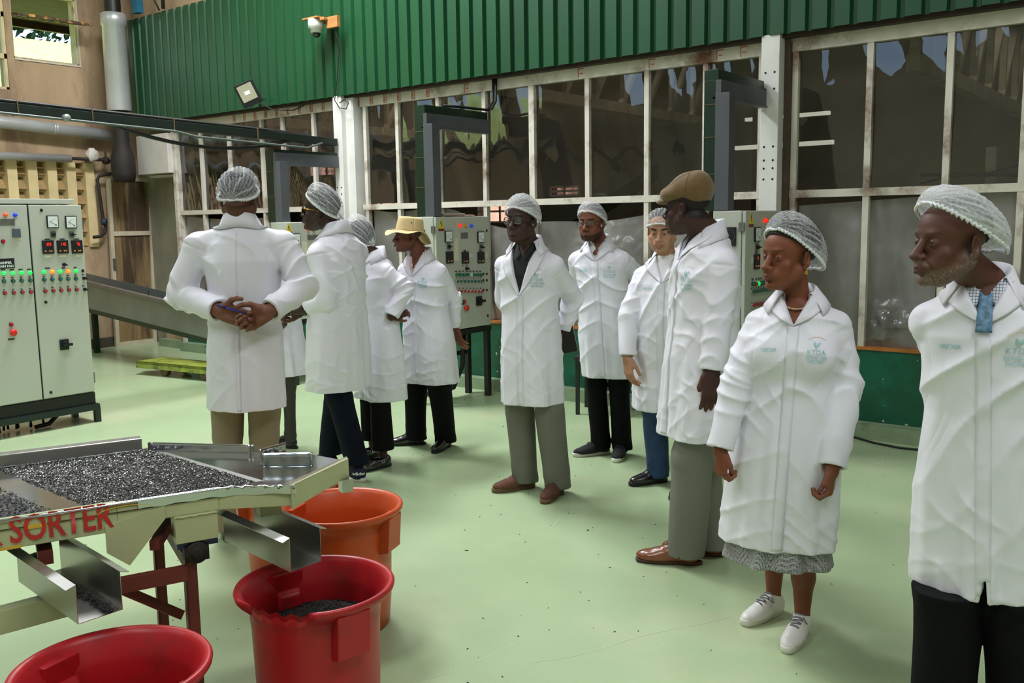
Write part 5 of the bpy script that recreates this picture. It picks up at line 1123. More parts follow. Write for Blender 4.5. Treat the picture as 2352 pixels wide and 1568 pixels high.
# ------------------------------------------------------------ hand (local: wrist at 0, fingers along +X, palm normal -Z, thumb on +Y)
def hand_frame(w, fdir, palm):
    x = nrm(fdir); z = -np.array(palm, float); z = nrm(z - x * (z @ x)); y = np.cross(z, x); return np.stack([x, y, z], 1), np.array(w, float)
def hand_field(G, M, S, curl, thumb=(.5, .4), side=1, spread=.06):
    A = lambda prim, k=.0, op='+': G.add(xform(prim, M), k * S, op)
    s = lambda *v: [v[0] * S, v[1] * S * side, v[2] * S]
    A(cone(s(-.02, 0, 0), s(.005, 0, 0), .026 * S, .024 * S, flat=((0, 1, 0), 1.12)))
    for yy, e in ((.026, .088), (.009, .092), (-.009, .088), (-.025, .080)): A(cone(s(.008, yy * .75, 0), s(e, yy, 0), .016 * S, .0125 * S), .012)
    A(ell(s(.035, .026, -.010), [.03 * S, .016 * S, .014 * S]), .012); A(ell(s(.04, -.022, -.008), [.032 * S, .013 * S, .013 * S]), .012)
    lens = [(.043, .026, .022), (.048, .030, .024), (.045, .028, .023), (.035, .021, .020)]; tips = []
    for i, (yy, bx) in enumerate(((.028, .088), (.0095, .093), (-.0095, .089), (-.027, .081))):
        p = np.array([bx, yy, 0.]); a = 0; c = curl[i] if hasattr(curl, '__len__') else curl; sp = (1.5 - i) * spread; r = (.0092, .0095, .009, .0080)[i]
        for j, L_ in enumerate(lens[i]):
            a += c * (.9, 1.15, .75)[j]; d = np.array([math.cos(a) * math.cos(sp), math.cos(a) * math.sin(sp), -math.sin(a)]); p2 = p + d * L_; r2 = r * (.93, .9, .86)[j]
            A(cone(s(*p), s(*p2), r * S, r2 * S), .003 if j else .007); p = p2; r = r2
        tips.append((p, a))
    ta, tc = thumb; p = np.array([.018, .026, -.010]); d = nrm([math.cos(ta), math.sin(ta), -.35])
    A(cone(s(*p), s(*(p + d * .042)), .0145 * S, .0115 * S), .012); p = p + d * .042
    d2 = nrm([math.cos(ta - tc), math.sin(ta - tc), -.45]); A(cone(s(*p), s(*(p + d2 * .030)), .0112 * S, .0100 * S), .004); p = p + d2 * .030
    d3 = nrm([math.cos(ta - tc * 1.6), math.sin(ta - tc * 1.6), -.5]); A(cone(s(*p), s(*(p + d3 * .024)), .0102 * S, .0085 * S), .003)
    return tips

# ------------------------------------------------------------ cloth materials
M_coat = mat('white_coat_cotton', '#e6e4ee', .52, var=.02, vscale=3, spec=.3)
def creases(m, s1=2.6, dist=.04, strength=.30):
    N = m.node_tree.nodes; L = m.node_tree.links; b = N['Principled BSDF']; tc = N.new('ShaderNodeTexCoord'); prev = None
    for (sc_, st, ds, de) in ((s1, (1, 1, .5), 1.6, dist), (s1 * 3, (1, 1, .6), .8, dist * .12)):
        mp = N.new('ShaderNodeMapping'); mp.inputs['Scale'].default_value = st; L.new(tc.outputs['Object'], mp.inputs[0])
        nz = N.new('ShaderNodeTexNoise'); nz.inputs['Scale'].default_value = sc_; nz.inputs['Detail'].default_value = 1.5; nz.inputs['Distortion'].default_value = ds; L.new(mp.outputs[0], nz.inputs['Vector'])
        a = N.new('ShaderNodeMath'); a.operation = 'SUBTRACT'; a.inputs[1].default_value = .5; L.new(nz.outputs[0], a.inputs[0])
        c = N.new('ShaderNodeMath'); c.operation = 'ABSOLUTE'; L.new(a.outputs[0], c.inputs[0])
        d = N.new('ShaderNodeMath'); d.operation = 'POWER'; d.inputs[1].default_value = .75; L.new(c.outputs[0], d.inputs[0])
        bp = N.new('ShaderNodeBump'); bp.inputs['Strength'].default_value = strength; bp.inputs['Distance'].default_value = de; L.new(d.outputs[0], bp.inputs['Height'])
        if prev is not None: L.new(prev, bp.inputs['Normal'])
        prev = bp.outputs[0]
    L.new(prev, b.inputs['Normal'])
creases(M_coat)
M_seam = mat('white_coat_seam', '#e2e0ea', .55, var=.02, bump=.12, bscale=35)
M_logo = mat('teal_embroidery', '#a0cbd0', .7); M_logo_y = mat('gold_embroidery', '#dcc68f', .7)

def net_material():
    m = bpy.data.materials.new('hairnet_gauze'); m.use_nodes = True; N = m.node_tree.nodes; L = m.node_tree.links; N.remove(N['Principled BSDF']); out = N['Material Output']
    tr = N.new('ShaderNodeBsdfTransparent'); df = N.new('ShaderNodeBsdfDiffuse'); tl = N.new('ShaderNodeBsdfTranslucent'); df.inputs[0].default_value = (.86, .87, .9, 1); tl.inputs[0].default_value = (.8, .8, .84, 1)
    m1 = N.new('ShaderNodeMixShader'); m1.inputs[0].default_value = .3; L.new(df.outputs[0], m1.inputs[1]); L.new(tl.outputs[0], m1.inputs[2])
    at = N.new('ShaderNodeAttribute'); at.attribute_name = 'pleat'
    tc = N.new('ShaderNodeTexCoord'); vo = N.new('ShaderNodeTexVoronoi'); vo.feature = 'DISTANCE_TO_EDGE'; vo.inputs['Scale'].default_value = 95; L.new(tc.outputs['Object'], vo.inputs['Vector'])
    r1 = N.new('ShaderNodeMapRange'); r1.inputs[1].default_value = 0; r1.inputs[2].default_value = .10; r1.inputs[3].default_value = .22; r1.inputs[4].default_value = 0; L.new(vo.outputs['Distance'], r1.inputs[0])
    ad = N.new('ShaderNodeMath'); ad.operation = 'ADD'; ad.use_clamp = True; L.new(at.outputs['Fac'], ad.inputs[0]); L.new(r1.outputs[0], ad.inputs[1])
    m2 = N.new('ShaderNodeMixShader'); L.new(ad.outputs[0], m2.inputs[0]); L.new(tr.outputs[0], m2.inputs[1]); L.new(m1.outputs[0], m2.inputs[2]); L.new(m2.outputs[0], out.inputs[0])
    bp = N.new('ShaderNodeBump'); bp.inputs['Strength'].default_value = .9; bp.inputs['Distance'].default_value = .006
    nz = N.new('ShaderNodeTexNoise'); nz.inputs['Scale'].default_value = 70; nz.inputs['Detail'].default_value = 3; L.new(tc.outputs['Object'], nz.inputs['Vector']); L.new(nz.outputs[0], bp.inputs['Height'])
    L.new(bp.outputs[0], df.inputs['Normal']); return m
M_net = net_material(); M_band = mat('elastic_band_white', '#e4e5ea', .8, bump=.8, bscale=90)

def hairnet(M, S, parent, q, seed):
    """gathered bouffant cap: pleats run between a front and a back gathering point along the tilted rim"""
    Rm, t = M; rs = np.random.RandomState(seed)
    tilt = q.get('tilt', 26); Lx = q.get('len', .108); rx = q.get('rx', .088); rt = q.get('rt', .088); cz = q.get('cz', .030); cy = q.get('cy', .012); bulge = q.get('bulge', 0); dens = q.get('dens', .34)
    Ca, Sa = math.cos(R(tilt)), math.sin(R(tilt)); nu, nv = 150, 76; n_p = q.get('pleats', 15); ph = rs.uniform(0, 6, 8)
    Vt = np.zeros((nv + 1, nu + 1, 3)); at = np.zeros((nv + 1, nu + 1))
    for j in range(nv + 1):
        mu = math.pi * (j / nv); ax = -math.cos(mu) * Lx; rr = max(math.sin(mu), 0) ** .72
        for i in range(nu + 1):
            la = -1.72 + 3.44 * i / nu
            w_ = math.sin(la * n_p * .5 + 1.3 * math.sin(la * 2 + ph[0]) + .5 * math.sin(mu * 3 + ph[1])); pl = abs(w_) ** .6
            cr = math.sin(mu * 34 + 3 * math.sin(la * 5 + ph[2]) + 2 * math.sin(la * 11 + mu * 6))
            env = rr * (1 - .6 * (abs(la) / 1.72) ** 6)
            dr = .0040 * (pl - .6) * env + .0008 * cr * env + .0012 * math.sin(la * 31 + mu * 9) * env
            edge = max(0, (abs(la) - 1.45) / .27)
            x = (rx + dr * 1.2) * rr * math.sin(la); h = (rt + dr * 1.2 + bulge * max(0, math.cos(la)) * (1 + ax / Lx) * .5) * rr * math.cos(la)
            if edge > 0: dr = .0035 * edge * math.sin(j * 2.2 + ph[3]) ; x *= 1 - .06 * edge; h += dr
            yb = ax + bulge * .55 * max(0, ax / Lx) * max(0, math.cos(la))
            Y = cy + yb * Ca + h * Sa * .35; Z = cz - yb * Sa + h
            Vt[j, i] = (x, Y, Z)
            lo = (1 - pl); at[j, i] = min(1, dens + .42 * max(0, 1 - abs(w_) * 2.2) + .10 * max(0, cr) ** 2 + .55 * edge + .5 * max(0, .35 - rr) + .10 * math.sin(la * 31 + mu * 9))
    Vw = (Vt.reshape(-1, 3) * S) @ Rm.T + t; w1 = nu + 1
    F = np.array([(j * w1 + i, j * w1 + i + 1, (j + 1) * w1 + i + 1, (j + 1) * w1 + i) for j in range(nv) for i in range(nu)])
    me = np_mesh('hairnet', Vw, F); a = me.attributes.new('pleat', 'FLOAT', 'POINT'); a.data.foreach_set('value', at.ravel().astype(np.float32))
    o = obj('hairnet', me, M_net, parent)
    # elastic rim: frilled band along both edges
    ring = [Vt[j, 0] for j in range(2, nv - 1)] + [Vt[j, nu] for j in range(nv - 2, 1, -1)]
    m = MB(); pts = [Vector(((np.array(p) * S) @ Rm.T + t)) for p in ring]; pts.append(pts[0])
    m.tube(pts, [S * (.0046 + .0014 * math.sin(k * 1.9)) for k in range(len(pts))], 8, cap=False); m.build('elastic_rim', M_band, o)
    return o
PS = {
 'P1': {'base': [-3.953, 2.771], 'yaw': -2.418, 'N': [-3.897, 2.815, 1.632], 'M': [-3.904, 2.809, 0.707], 'Hc': [-3.898, 2.814, 1.752], 'hyaw': -2.447, 'elb': [[-4.122, 2.601, 1.282], [-3.641, 2.977, 1.316]], 'wri': [[-3.846, 2.62, 1.215], [-3.632, 2.768, 1.213]], 'hands': [{'d': [0.794, 0.494, -0.3], 'p': [0.616, -0.788, 0.1], 'c': 0.55, 't': (1.0, 0.5)}, {'d': [-0.569, -0.572, -0.45], 'p': [0.616, -0.788, 0.25], 'c': 0.95, 't': (0.9, 0.5)}], 'feet': [[[-3.987, 2.707], [-4.235, 2.869]], [[-3.851, 2.804], [-4.068, 2.987]]]},
 'P2': {'base': [-5.402, 4.126], 'yaw': -1.947, 'N': [-5.388, 4.137, 1.324], 'M': [-5.352, 4.165, 0.546], 'Hc': [-5.416, 4.115, 1.429], 'hyaw': -1.692, 'elb': [[-5.4, 4.001, 1.092], [-5.278, 4.286, 1.075]], 'wri': [[-5.304, 4.012, 0.942], [-5.261, 4.109, 0.935]], 'hands': [None, None], 'feet': [[[-5.417, 4.068], [-5.564, 4.094]], [[-5.29, 4.202], [-5.394, 4.179]]]},
 'P3': {'base': [-4.359, 3.84], 'yaw': -1.551, 'N': [-4.359, 3.84, 1.586], 'M': [-4.378, 3.825, 0.599], 'Hc': [-4.427, 3.787, 1.699], 'hyaw': -1.131, 'elb': [[-4.284, 3.683, 1.178], [-4.644, 3.896, 1.159]], 'wri': [[-4.416, 3.643, 1.117], [-4.544, 3.721, 1.089]], 'hands': [{'d': [-0.942, -0.419, -0.02], 'p': [-0.476, 0.771, -0.4], 'c': 1.0, 't': (0.5, 0.5)}, {'d': [-0.555, -0.751, 0.0], 'p': [-0.37, 0.473, -0.8], 'c': 1.1, 't': (0.5, 0.5)}], 'feet': [[[-4.231, 3.881], [-4.434, 3.873]], [[-4.561, 3.949], [-4.762, 3.942]]]},
 'P4': {'base': [-4.517, 4.289], 'yaw': -0.274, 'N': [-4.515, 4.291, 1.425], 'M': [-4.5, 4.302, 0.448], 'Hc': [-4.587, 4.234, 1.524], 'hyaw': -1.439, 'elb': [[-4.284, 4.344, 1.185], [-4.702, 4.424, 1.088]], 'wri': [[-4.313, 4.246, 1.015], [-4.693, 4.456, 0.918]], 'hands': [{'d': [0.252, 0.895, 0.25], 'p': [-0.763, 0.165, -0.5], 'c': 0.5, 't': (0.6, 0.4)}, None], 'feet': [[[-4.381, 4.259], [-4.421, 4.059]], [[-4.644, 4.417], [-4.673, 4.238]]]},
 'P5': {'base': [-4.447, 4.702], 'yaw': 0.078, 'N': [-4.462, 4.69, 1.405], 'M': [-4.419, 4.724, 0.501], 'Hc': [-4.498, 4.611, 1.53], 'hyaw': -0.489, 'elb': [[-4.327, 4.872, 1.087], [-4.625, 4.665, 1.072]], 'wri': [[-4.357, 4.899, 0.878], [-4.625, 4.88, 0.849]], 'hands': [{'d': [0.337, 0.137, -0.85], 'p': [0.165, 0.763, -0.3], 'c': 0.35, 't': (0.4, 0.3)}, None], 'feet': [[[-4.435, 4.913], [-4.346, 4.607]], [[-4.605, 4.829], [-4.749, 4.699]]]},
 'P6': {'base': [-3.204, 4.281], 'yaw': 0.2, 'N': [-3.213, 4.274, 1.492], 'M': [-3.205, 4.28, 0.563], 'Hc': [-3.209, 4.213, 1.617], 'hyaw': 0.078, 'elb': [[-3.068, 4.514, 1.163], [-3.405, 4.301, 1.15]], 'wri': [[-3.114, 4.479, 0.974], [-3.397, 4.448, 0.926]], 'hands': [{'d': [0.053, -0.149, -1.0], 'p': [-0.859, -0.037, 0.0], 'c': 0.9, 't': (0.3, 0.4)}, None], 'feet': [[[-3.101, 4.429], [-3.045, 4.173]], [[-3.289, 4.409], [-3.413, 4.189]]]},
 'P7': {'base': [-3.291, 5.275], 'yaw': 0.254, 'N': [-3.344, 5.234, 1.482], 'M': [-3.29, 5.276, 0.57], 'Hc': [-3.36, 5.17, 1.598], 'hyaw': 0.142, 'elb': [[-3.165, 5.5, 1.216], [-3.528, 5.267, 1.22]], 'wri': [[-3.326, 5.565, 1.01], [-3.5, 5.442, 1.012]], 'hands': [None, None], 'feet': [[[-3.274, 5.432], [-3.184, 5.181]], [[-3.354, 5.377], [-3.473, 5.193]]]},
 'P8': {'base': [-2.613, 4.803], 'yaw': 0.304, 'N': [-2.607, 4.807, 1.408], 'M': [-2.611, 4.805, 0.499], 'Hc': [-2.606, 4.745, 1.55], 'hyaw': 0.326, 'elb': [[-2.467, 4.918, 1.038], [-2.783, 4.67, 1.065]], 'wri': [[-2.438, 4.877, 0.813], [-2.745, 4.598, 0.829]], 'hands': [None, {'d': [0.163, -0.127, -1.0], 'p': [0.322, 0.887, 0.0], 'c': 0.45, 't': (0.5, 0.4)}], 'feet': [[[-2.441, 4.891], [-2.477, 4.612]], [[-2.688, 4.979], [-2.832, 4.74]]]},
 'P9': {'base': [-1.909, 3.856], 'yaw': -0.704, 'N': [-1.896, 3.866, 1.561], 'M': [-1.918, 3.849, 0.624], 'Hc': [-1.964, 3.813, 1.664], 'hyaw': -1.579, 'elb': [[-1.765, 3.728, 1.175], [-2.061, 4.016, 1.163]], 'wri': [[-1.77, 3.685, 0.958], [-2.083, 3.974, 0.891]], 'hands': [{'d': [-0.009, -0.07, -1.0], 'p': [-0.774, 0.665, 0.0], 'c': 0.35, 't': (0.3, 0.3)}, None], 'feet': [[[-1.889, 3.829], [-2.134, 3.709]], [[-1.845, 4.0], [-2.044, 3.916]]]},
 'P10': {'base': [-1.278, 3.316], 'yaw': 0.304, 'N': [-1.262, 3.329, 1.334], 'M': [-1.298, 3.3, 0.391], 'Hc': [-1.284, 3.286, 1.474], 'hyaw': -0.417, 'elb': [[-1.098, 3.394, 1.008], [-1.435, 3.193, 1.012]], 'wri': [[-1.088, 3.249, 0.726], [-1.453, 3.103, 0.772]], 'hands': [{'d': [-0.017, -0.14, -1.0], 'p': [-0.877, -0.178, 0.0], 'c': 1.0, 't': (0.3, 0.6)}, {'d': [0.062, -0.079, -1.0], 'p': [0.384, 0.808, 0.0], 'c': 1.0, 't': (0.3, 0.6)}], 'feet': [[[-1.233, 3.434], [-1.221, 3.179]], [[-1.381, 3.555], [-1.454, 3.307]]]},
 'P11': {'base': [-0.527, 3.017], 'yaw': 0.137, 'N': [-0.569, 2.984, 1.428], 'M': [-0.53, 3.015, 0.491], 'Hc': [-0.647, 2.898, 1.539], 'hyaw': -0.684, 'elb': [[-0.403, 3.241, 1.125], [-0.681, 3.1, 1.148]], 'wri': [[-0.535, 3.366, 0.95], [-0.626, 3.295, 0.966]], 'hands': [None, None], 'feet': [[[-0.415, 3.07], [-0.431, 2.886]], [[-0.597, 2.965], [-0.639, 2.773]]]},
}
def drop_small(V, F):
    return V, F

def cast(bvhs, o, d):
    best = None
    for b in bvhs:
        h = b.ray_cast(Vector(o), Vector(d))
        if h[0] is not None and (best is None or h[3] < best[1]): best = (h[0], h[3])
    return best[0] if best else None

def bvh_of(V, F): return BVHTree.FromPolygons([tuple(v) for v in V], [tuple(f) for f in F.tolist()])

def front_strip(bv, name, material, parent, inner, outer, nt, ns, off, y0, sgn=1, thick=.002, pucker=0, seed=0):
    """cloth strip laid on the front (sgn=1) or back (sgn=-1) of a garment; inner/outer give (x, z) for t in 0..1"""
    rs = random.Random(seed); P = []; last = None
    for i in range(nt + 1):
        t = i / nt; a, b = inner(t), outer(t); row = []
        for j in range(ns + 1):
            s_ = j / ns; x = a[0] + (b[0] - a[0]) * s_; z = a[1] + (b[1] - a[1]) * s_
            h = cast(bv, (x, y0 - sgn * 1.0, z), (0, sgn, 0)); y = h.y if h is not None else (last if last is not None else y0); last = y
            row.append((x, y - sgn * (off + pucker * noise.noise(Vector((x * 40, z * 55, seed)))), z))
        P.append(row)
    # smooth depth a little so the strip bridges folds
    for _ in range(2):
        for i in range(1, nt):
            for j in range(ns + 1):
                y = (P[i - 1][j][1] + P[i][j][1] * 2 + P[i + 1][j][1]) / 4
                y = min(y, P[i][j][1]) if sgn > 0 else max(y, P[i][j][1])
                P[i][j] = (P[i][j][0], y, P[i][j][2])
    m = MB(); m.grid(P); o = m.build(name, material, parent); solidify(o, thick, 0); return o

def lettering(bv, parent, name, s, size, cx, cz, y0, material, tilt=0, off=.0035, bold=.0006, arc=None):
    me = text_mesh(s, size, bold=bold)
    ca, sa = math.cos(tilt), math.sin(tilt)
    for v in me.vertices:
        x, z = v.co.x, v.co.y; X = cx + x * ca - z * sa; Zz = cz + x * sa + z * ca
        h = cast(bv, (X, y0 - 1, Zz), (0, 1, 0)); v.co = (X, (h.y if h is not None else y0) - off, Zz)
    return obj(name, me, material, parent)

def shoe(parent, heel, toe, kind, u, colr, sole_col, lace_col=None, txt=None):
    h = np.array(heel, float); d = nrm(np.array(toe) - h); L_ = .272 * u; s_ = L_ / .27; wd_ = .94 if kind in ('mary', 'oxford') else 1.0
    S2 = lambda x, y, z: V3(x * s_, y * s_ * wd_, z * s_)
    G = Grid(V3(-.03, -.07, -.01), V3(.31, .07, .17), .004)
    hi = {'boot': .135, 'sneaker': .085, 'oxford': .075, 'mary': .07}[kind]
    lo = .018
    tz = .030 if kind != 'boot' else .034
    pt = .012 if kind == 'oxford' else 0
    G.add(ell(S2(.185 + pt, 0, tz), S2(.082, .045, .030)), .0); G.add(ell(S2(.15, 0, .042), S2(.06, .040, .034)), .02)
    G.add(ell(S2(.045, 0, .045), S2(.045, .034, .045)), .02); G.add(cone(S2(.05, 0, .04), S2(.13, 0, .045), .034 * s_, .036 * s_), .02)
    if kind == 'mary':
        G.cut(ell(S2(.105, 0, .085), S2(.065, .029, .052)), .004)
    else:
        G.add(cone(S2(.052, 0, .05), S2(.062, 0, hi), .035 * s_, .037 * s_, flat=((0, 1, 0), .95)), .018); G.add(cone(S2(.07, 0, .07), S2(.13, 0, .062), .03 * s_, .026 * s_), .02)
        G.cut(cone(S2(.056, 0, hi - .01), S2(.06, 0, hi + .05), .030 * s_, .03 * s_), .004)
    G.cut(boxp(V3(-.1, -.1, -.05), V3(.4, .1, lo)))
    V, F = G.surf(); Rm = np.array([[d[0], -d[1], 0], [d[1], d[0], 0], [0, 0, 1.]]); off = V3(h[0], h[1], 0)
    T = lambda P: np.asarray(P) @ Rm.T + off
    up = obj('shoe', np_mesh('shoe', T(V), F), colr, parent)
    # welted sole
    n = 44; prof = []
    def outline(g):
        pts = []
        for k in range(n):
            a = 2 * math.pi * k / n; ca, sa = math.cos(a), math.sin(a)
            x = .135 + (.137 + pt * .6) * ca; w_ = (.043 if ca > 0 else .034) + .006 * math.cos(2 * a) * (ca > 0) - .006 * max(0, 1 - abs(x - .10) / .05)
            y = w_ * (abs(sa) ** .75) * (1 if sa > 0 else -1); pts.append(((x - .135) * g * s_ + .135 * s_, y * g * s_ * wd_))
        return pts
    m = MB(); th = {'boot': .022, 'sneaker': .024, 'oxford': .014, 'mary': .016}[kind] + .004; P = []
    for g, z in ((.0, 0), (.94, 0), (1.0, .003), (1.01 + .01 * (kind == 'oxford'), th - .003), (.985, th), (.9, th), (0, th)):
        row = [tuple(T([[x, y, z]])[0]) for x, y in outline(g)]; row.append(row[0]); P.append(row)
    m.grid(P); m.build('sole', sole_col, up)
    if kind == 'oxford':
        m = MB(); row = lambda g, z: [tuple(T([[x, y, z]])[0]) for x, y in outline(g) if x < .085 * s_]
        m.add(row(1, 0) + row(1, .022), []); pts = [p for p in outline(.98) if p[0] < .08 * s_]
        pts.sort(key=lambda p: math.atan2(p[1], p[0] - .03)); 
    if lace_col is not None and kind != 'mary':
        m = MB()
        for k in range(4 if kind != 'sneaker' else 6):
            x = .095 + k * (.016 if kind != 'sneaker' else .0135)
            zt = None
            ys = [-.02, -.01, 0, .01, .02]; pts = []
            for y in ys:
                sub = V[(np.abs(V[:, 0] - x * s_) < .006) & (np.abs(V[:, 1] - y * s_) < .006)]; pts.append((x * s_ + (.004 if k % 2 else -.004) * (y / .02), y * s_, (sub[:, 2].max() if len(sub) else .07) + .001))
            m.tube([tuple(T([p])[0]) for p in pts], .0028 if kind == 'sneaker' else .0018, 6)
        if kind == 'sneaker':
            zt = pts[2][2] + .006
            for sy in (-1, 1): m.tube([tuple(T([p])[0]) for p in ((.095 * s_, 0, zt), (.10 * s_, sy * .018, zt + .008), (.112 * s_, sy * .028, zt - .002), (.10 * s_, sy * .03, zt - .014))], .0024, 6)
        m.build('laces', lace_col, up)
    if kind == 'mary':
        m = MB(); m.tube([tuple(T([(.085 * s_, .033 * s_ * math.cos(a), .03 + .042 * math.sin(a))])[0]) for a in [k * math.pi / 10 for k in range(11)]], .006, 8); m.build('ankle_strap', colr, up)
        for sy in (-1, 1):
            m = MB(); c = (.085 * s_, sy * .034 * s_, .052)
            for a, b in (((-.009, -.009), (.009, -.009)), ((.009, -.009), (.009, .009)), ((.009, .009), (-.009, .009)), ((-.009, .009), (-.009, -.009))):
                m.bar(tuple(T([(c[0] + a[0], c[1] + sy * .004, c[2] + a[1])])[0]), tuple(T([(c[0] + b[0], c[1] + sy * .004, c[2] + b[1])])[0]), .003, .003)
            m.build('buckle', M_chrome, up)
    if txt:
        me = text_mesh(txt, .026, bold=.0008)
        for v in me.vertices:
            # wrapped round the heel side of the shoe
            x, z = v.co.x, v.co.y; a = .85 - x / .036; v.co = Vector(T([(.047 * s_ - .047 * math.cos(a) * s_, .0425 * math.sin(a) * s_, .058 + z)])[0])
        obj('shoe_lettering', me, M_dial, up)
    return up

def person(pid, q):
    P_ = PS[pid]; base = V3(*P_['base'], 0); yw = P_['yaw']; RzI = Rz(-yw)
    loc = lambda p: (np.array(list(p) + [0] * (3 - len(p)), float) - base) @ RzI.T
    ldir = lambda d: np.array(d, float) @ RzI.T
    root = empty('person', tuple(base), yw, q['label'], 'person')
    N, Mh, Hc = loc(P_['N']), loc(P_['M']), loc(P_['Hc']); u = N[2] / 1.46; S = q.get('S', 1.0) * u
    hy = P_['hyaw'] - yw; Rh = Rz(hy) @ Rx(R(q.get('pitch', 0))) @ Ry(R(q.get('tilt_head', 0))); HM = (Rh, Hc)
    sd = int(pid[1:]) * 13; W = q.get('w', 1.0); Dp = q.get('d', 1.0); fem = q.get('fem', 0)
    sw = q.get('sw', .150 if not fem else .138) * u; sh_drop = q.get('drop', .138) * u
    shs = [N + V3(sx * sw, .012, -sh_drop) for sx in (1, -1)]   # left (+x), right
    elb = [loc(p) for p in P_['elb']]; wri = [loc(p) for p in P_['wri']]
    hem = Mh[2]; axis = lambda z: Mh + (N - Mh) * np.clip((z - hem) / (N[2] - hem), 0, 1.1)
    # ---------------- coat
    zz = np.array([hem, .78 * u, .92 * u, 1.06 * u, 1.18 * u, 1.29 * u, 1.37 * u, 1.425 * u, N[2] + .012]); zz[1:3] = np.maximum(zz[1:3], hem + np.array([.02, .04])); zz = np.maximum.accumulate(zz + np.arange(9) * 1e-4)
    ce = np.array([axis(z) for z in zz]); wv = wav(sd + 1, 5, 9); wv2 = wav(sd + 2, 6, 22); wv3 = wav(sd + 5, 4, 5)
    wh = q.get('hemw', .205); ww = q.get('waist', .178)
    rx = np.array([wh, wh * .985, .192 + (wh - .205) * .6, ww, ww + .003, .186, .158, .100, .060]) * u * W; ry = np.array([q.get('hemd', .158), .152, .145, .132, .130, .128, .108, .080, .058]) * u * Dp
    ryf = ry.copy(); ryf[2:6] += np.array([.6, 1, .7, .25]) * q.get('belly', 0)
    def drape(x, y, Z):
        th = np.arctan2(x, y); A = np.clip((1.12 * u - Z) / (.55 * u), 0, 1); B = np.clip((Z - .95 * u) / .2, 0, 1)
        d1 = np.sin(th * 5 + sd + 1.1 * np.sin(2.5 * Z + sd)) + .6 * np.sin(th * 9 + 2 * sd + 1.5 * np.sin(4 * Z)) + .3 * np.sin(th * 16 + sd * 3 + 3 * Z)
        n1 = wv(x, y, Z); ph = 40 * (Z + .6 * np.abs(x)) + 2.6 * n1; f1 = 1 - np.abs(np.sin(ph * .5)) ** .8; f3 = 1 - np.abs(np.sin(34 * (Z * .8 - x * np.sign(y) * .9) + 2.0 * wv2(x, y, Z)))
        ph2 = 30 * (Z - 1.1 * x) + 2.4 * wv2(x * .4, y * .4, Z * .4); f2 = 1 - np.abs(np.sin(ph2 * .5))
        m1 = np.clip(.5 + .8 * wv3(x, y, Z), 0, 1)
        return .0085 * A * d1 + .006 * f3 ** 2 * np.clip(.3 + wv(x * 1.7, y, Z * 1.3), 0, 1) + .019 * f1 ** 2.2 * m1 * (.35 + .65 * B) + .016 * f2 ** 2.2 * (1 - m1) * (.3 + .7 * B) - .006
    alls = np.array([N, Mh] + shs + elb + wri); lo = alls.min(0) - .30; hi_ = alls.max(0) + .30; lo[2] = hem - .03; hi_[2] = N[2] + .06
    lo[0] = min(alls[:, 0].min() - .11, Mh[0] - wh * u * W - .05); hi_[0] = max(alls[:, 0].max() + .11, Mh[0] + wh * u * W + .05)
    lo[1] = min(alls[:, 1].min() - .1, min(Mh[1], N[1]) - .24); hi_[1] = max(alls[:, 1].max() + .1, max(Mh[1], N[1]) + .22)
    G = Grid(lo, hi_, q.get('vox', .0062))
    G.add(loft(zz, ce[:, 0], ce[:, 1], rx, ryf, 2.25, drape, ryb=ry))
    for i, sx in enumerate((1, -1)):
        G.add(cone(N + V3(sx * .048 * u, .012, -.050 * u), shs[i] + V3(-sx * .004, 0, 0.004), .042 * u, .056 * u), .03)
        if fem: G.add(ell(axis(1.22 * u) + V3(sx * .078, -.085, 0), V3(.07, .062, .07)), .06)
    G.add(ell(axis(1.28 * u) + V3(0, .030, 0), V3(.13 * u, .07 * u, .10 * u)), .05)
    sr = q.get('slv', 1.0)
    for i in (0, 1):
        a, b, c = shs[i], elb[i], wri[i]; L1 = np.linalg.norm(b - a); L2 = np.linalg.norm(c - b)
        wa = wav(sd + 30 + i, 5, 16); bend = 1 - abs(nrm(b - a) @ nrm(c - b)) * .75
        def m1(t, X, Y, Z, wa=wa, L1=L1, bend=bend):
            n_ = wa(X, Y, Z); return .017 * (1 - np.abs(np.sin(t * 22 + 1.9 * n_))) ** 1.5 * (.35 + bend * np.clip(1 - (L1 - t) / .16, 0, 1)) + .003 * np.sin(9 * t + 2 * n_) - .006 * np.exp(-((t - .004) / .006) ** 2)
        def m2(t, X, Y, Z, wa=wa, L2=L2, bend=bend):
            n_ = wa(X + 3, Y, Z); return .018 * (1 - np.abs(np.sin(t * 26 + 2.1 * n_))) ** 1.5 * (.3 + bend * np.clip(1 - t / .15, 0, 1) + .3 * np.clip(1 - (L2 - t) / .1, 0, 1)) + .003 * np.sin(11 * t + 2 * n_)
        G.add(cone(a, b, .062 * u * sr * q.get('sr1', 1), .054 * u * sr, mod=m1), .022); G.add(cone(b, c, .054 * u * sr, .049 * u * sr, mod=m2, clip=True), .012)
        dd = nrm(c - b); G.cut(cone(c - dd * .028, c + dd * .06, .035 * u * sr, .035 * u * sr))
    G.cut(loft([hem - .03, hem + .03], [Mh[0]] * 2, [Mh[1]] * 2, [(wh * u * W) - .034] * 2, [(q.get('hemd', .158) * u * Dp) - .034] * 2, 2.25))
    G.D[:, :, :max(1, int(round((hem - lo[2]) / G.v)))] = .1
    zv = q.get('vz', 1.33) * u; vt = N[2] + .01; sl = q.get('vw', .058) * u / (vt - zv); cx0 = axis(1.3 * u)[0]
    nk = lambda p: p
    def wedge(X, Y, Z): return np.maximum(np.maximum((np.abs(X - cx0 - (Z - zv) * (N[0] - cx0) / (vt - zv)) - (Z - zv) * sl) * .85, Y - (N[1] + .0)), zv - Z)
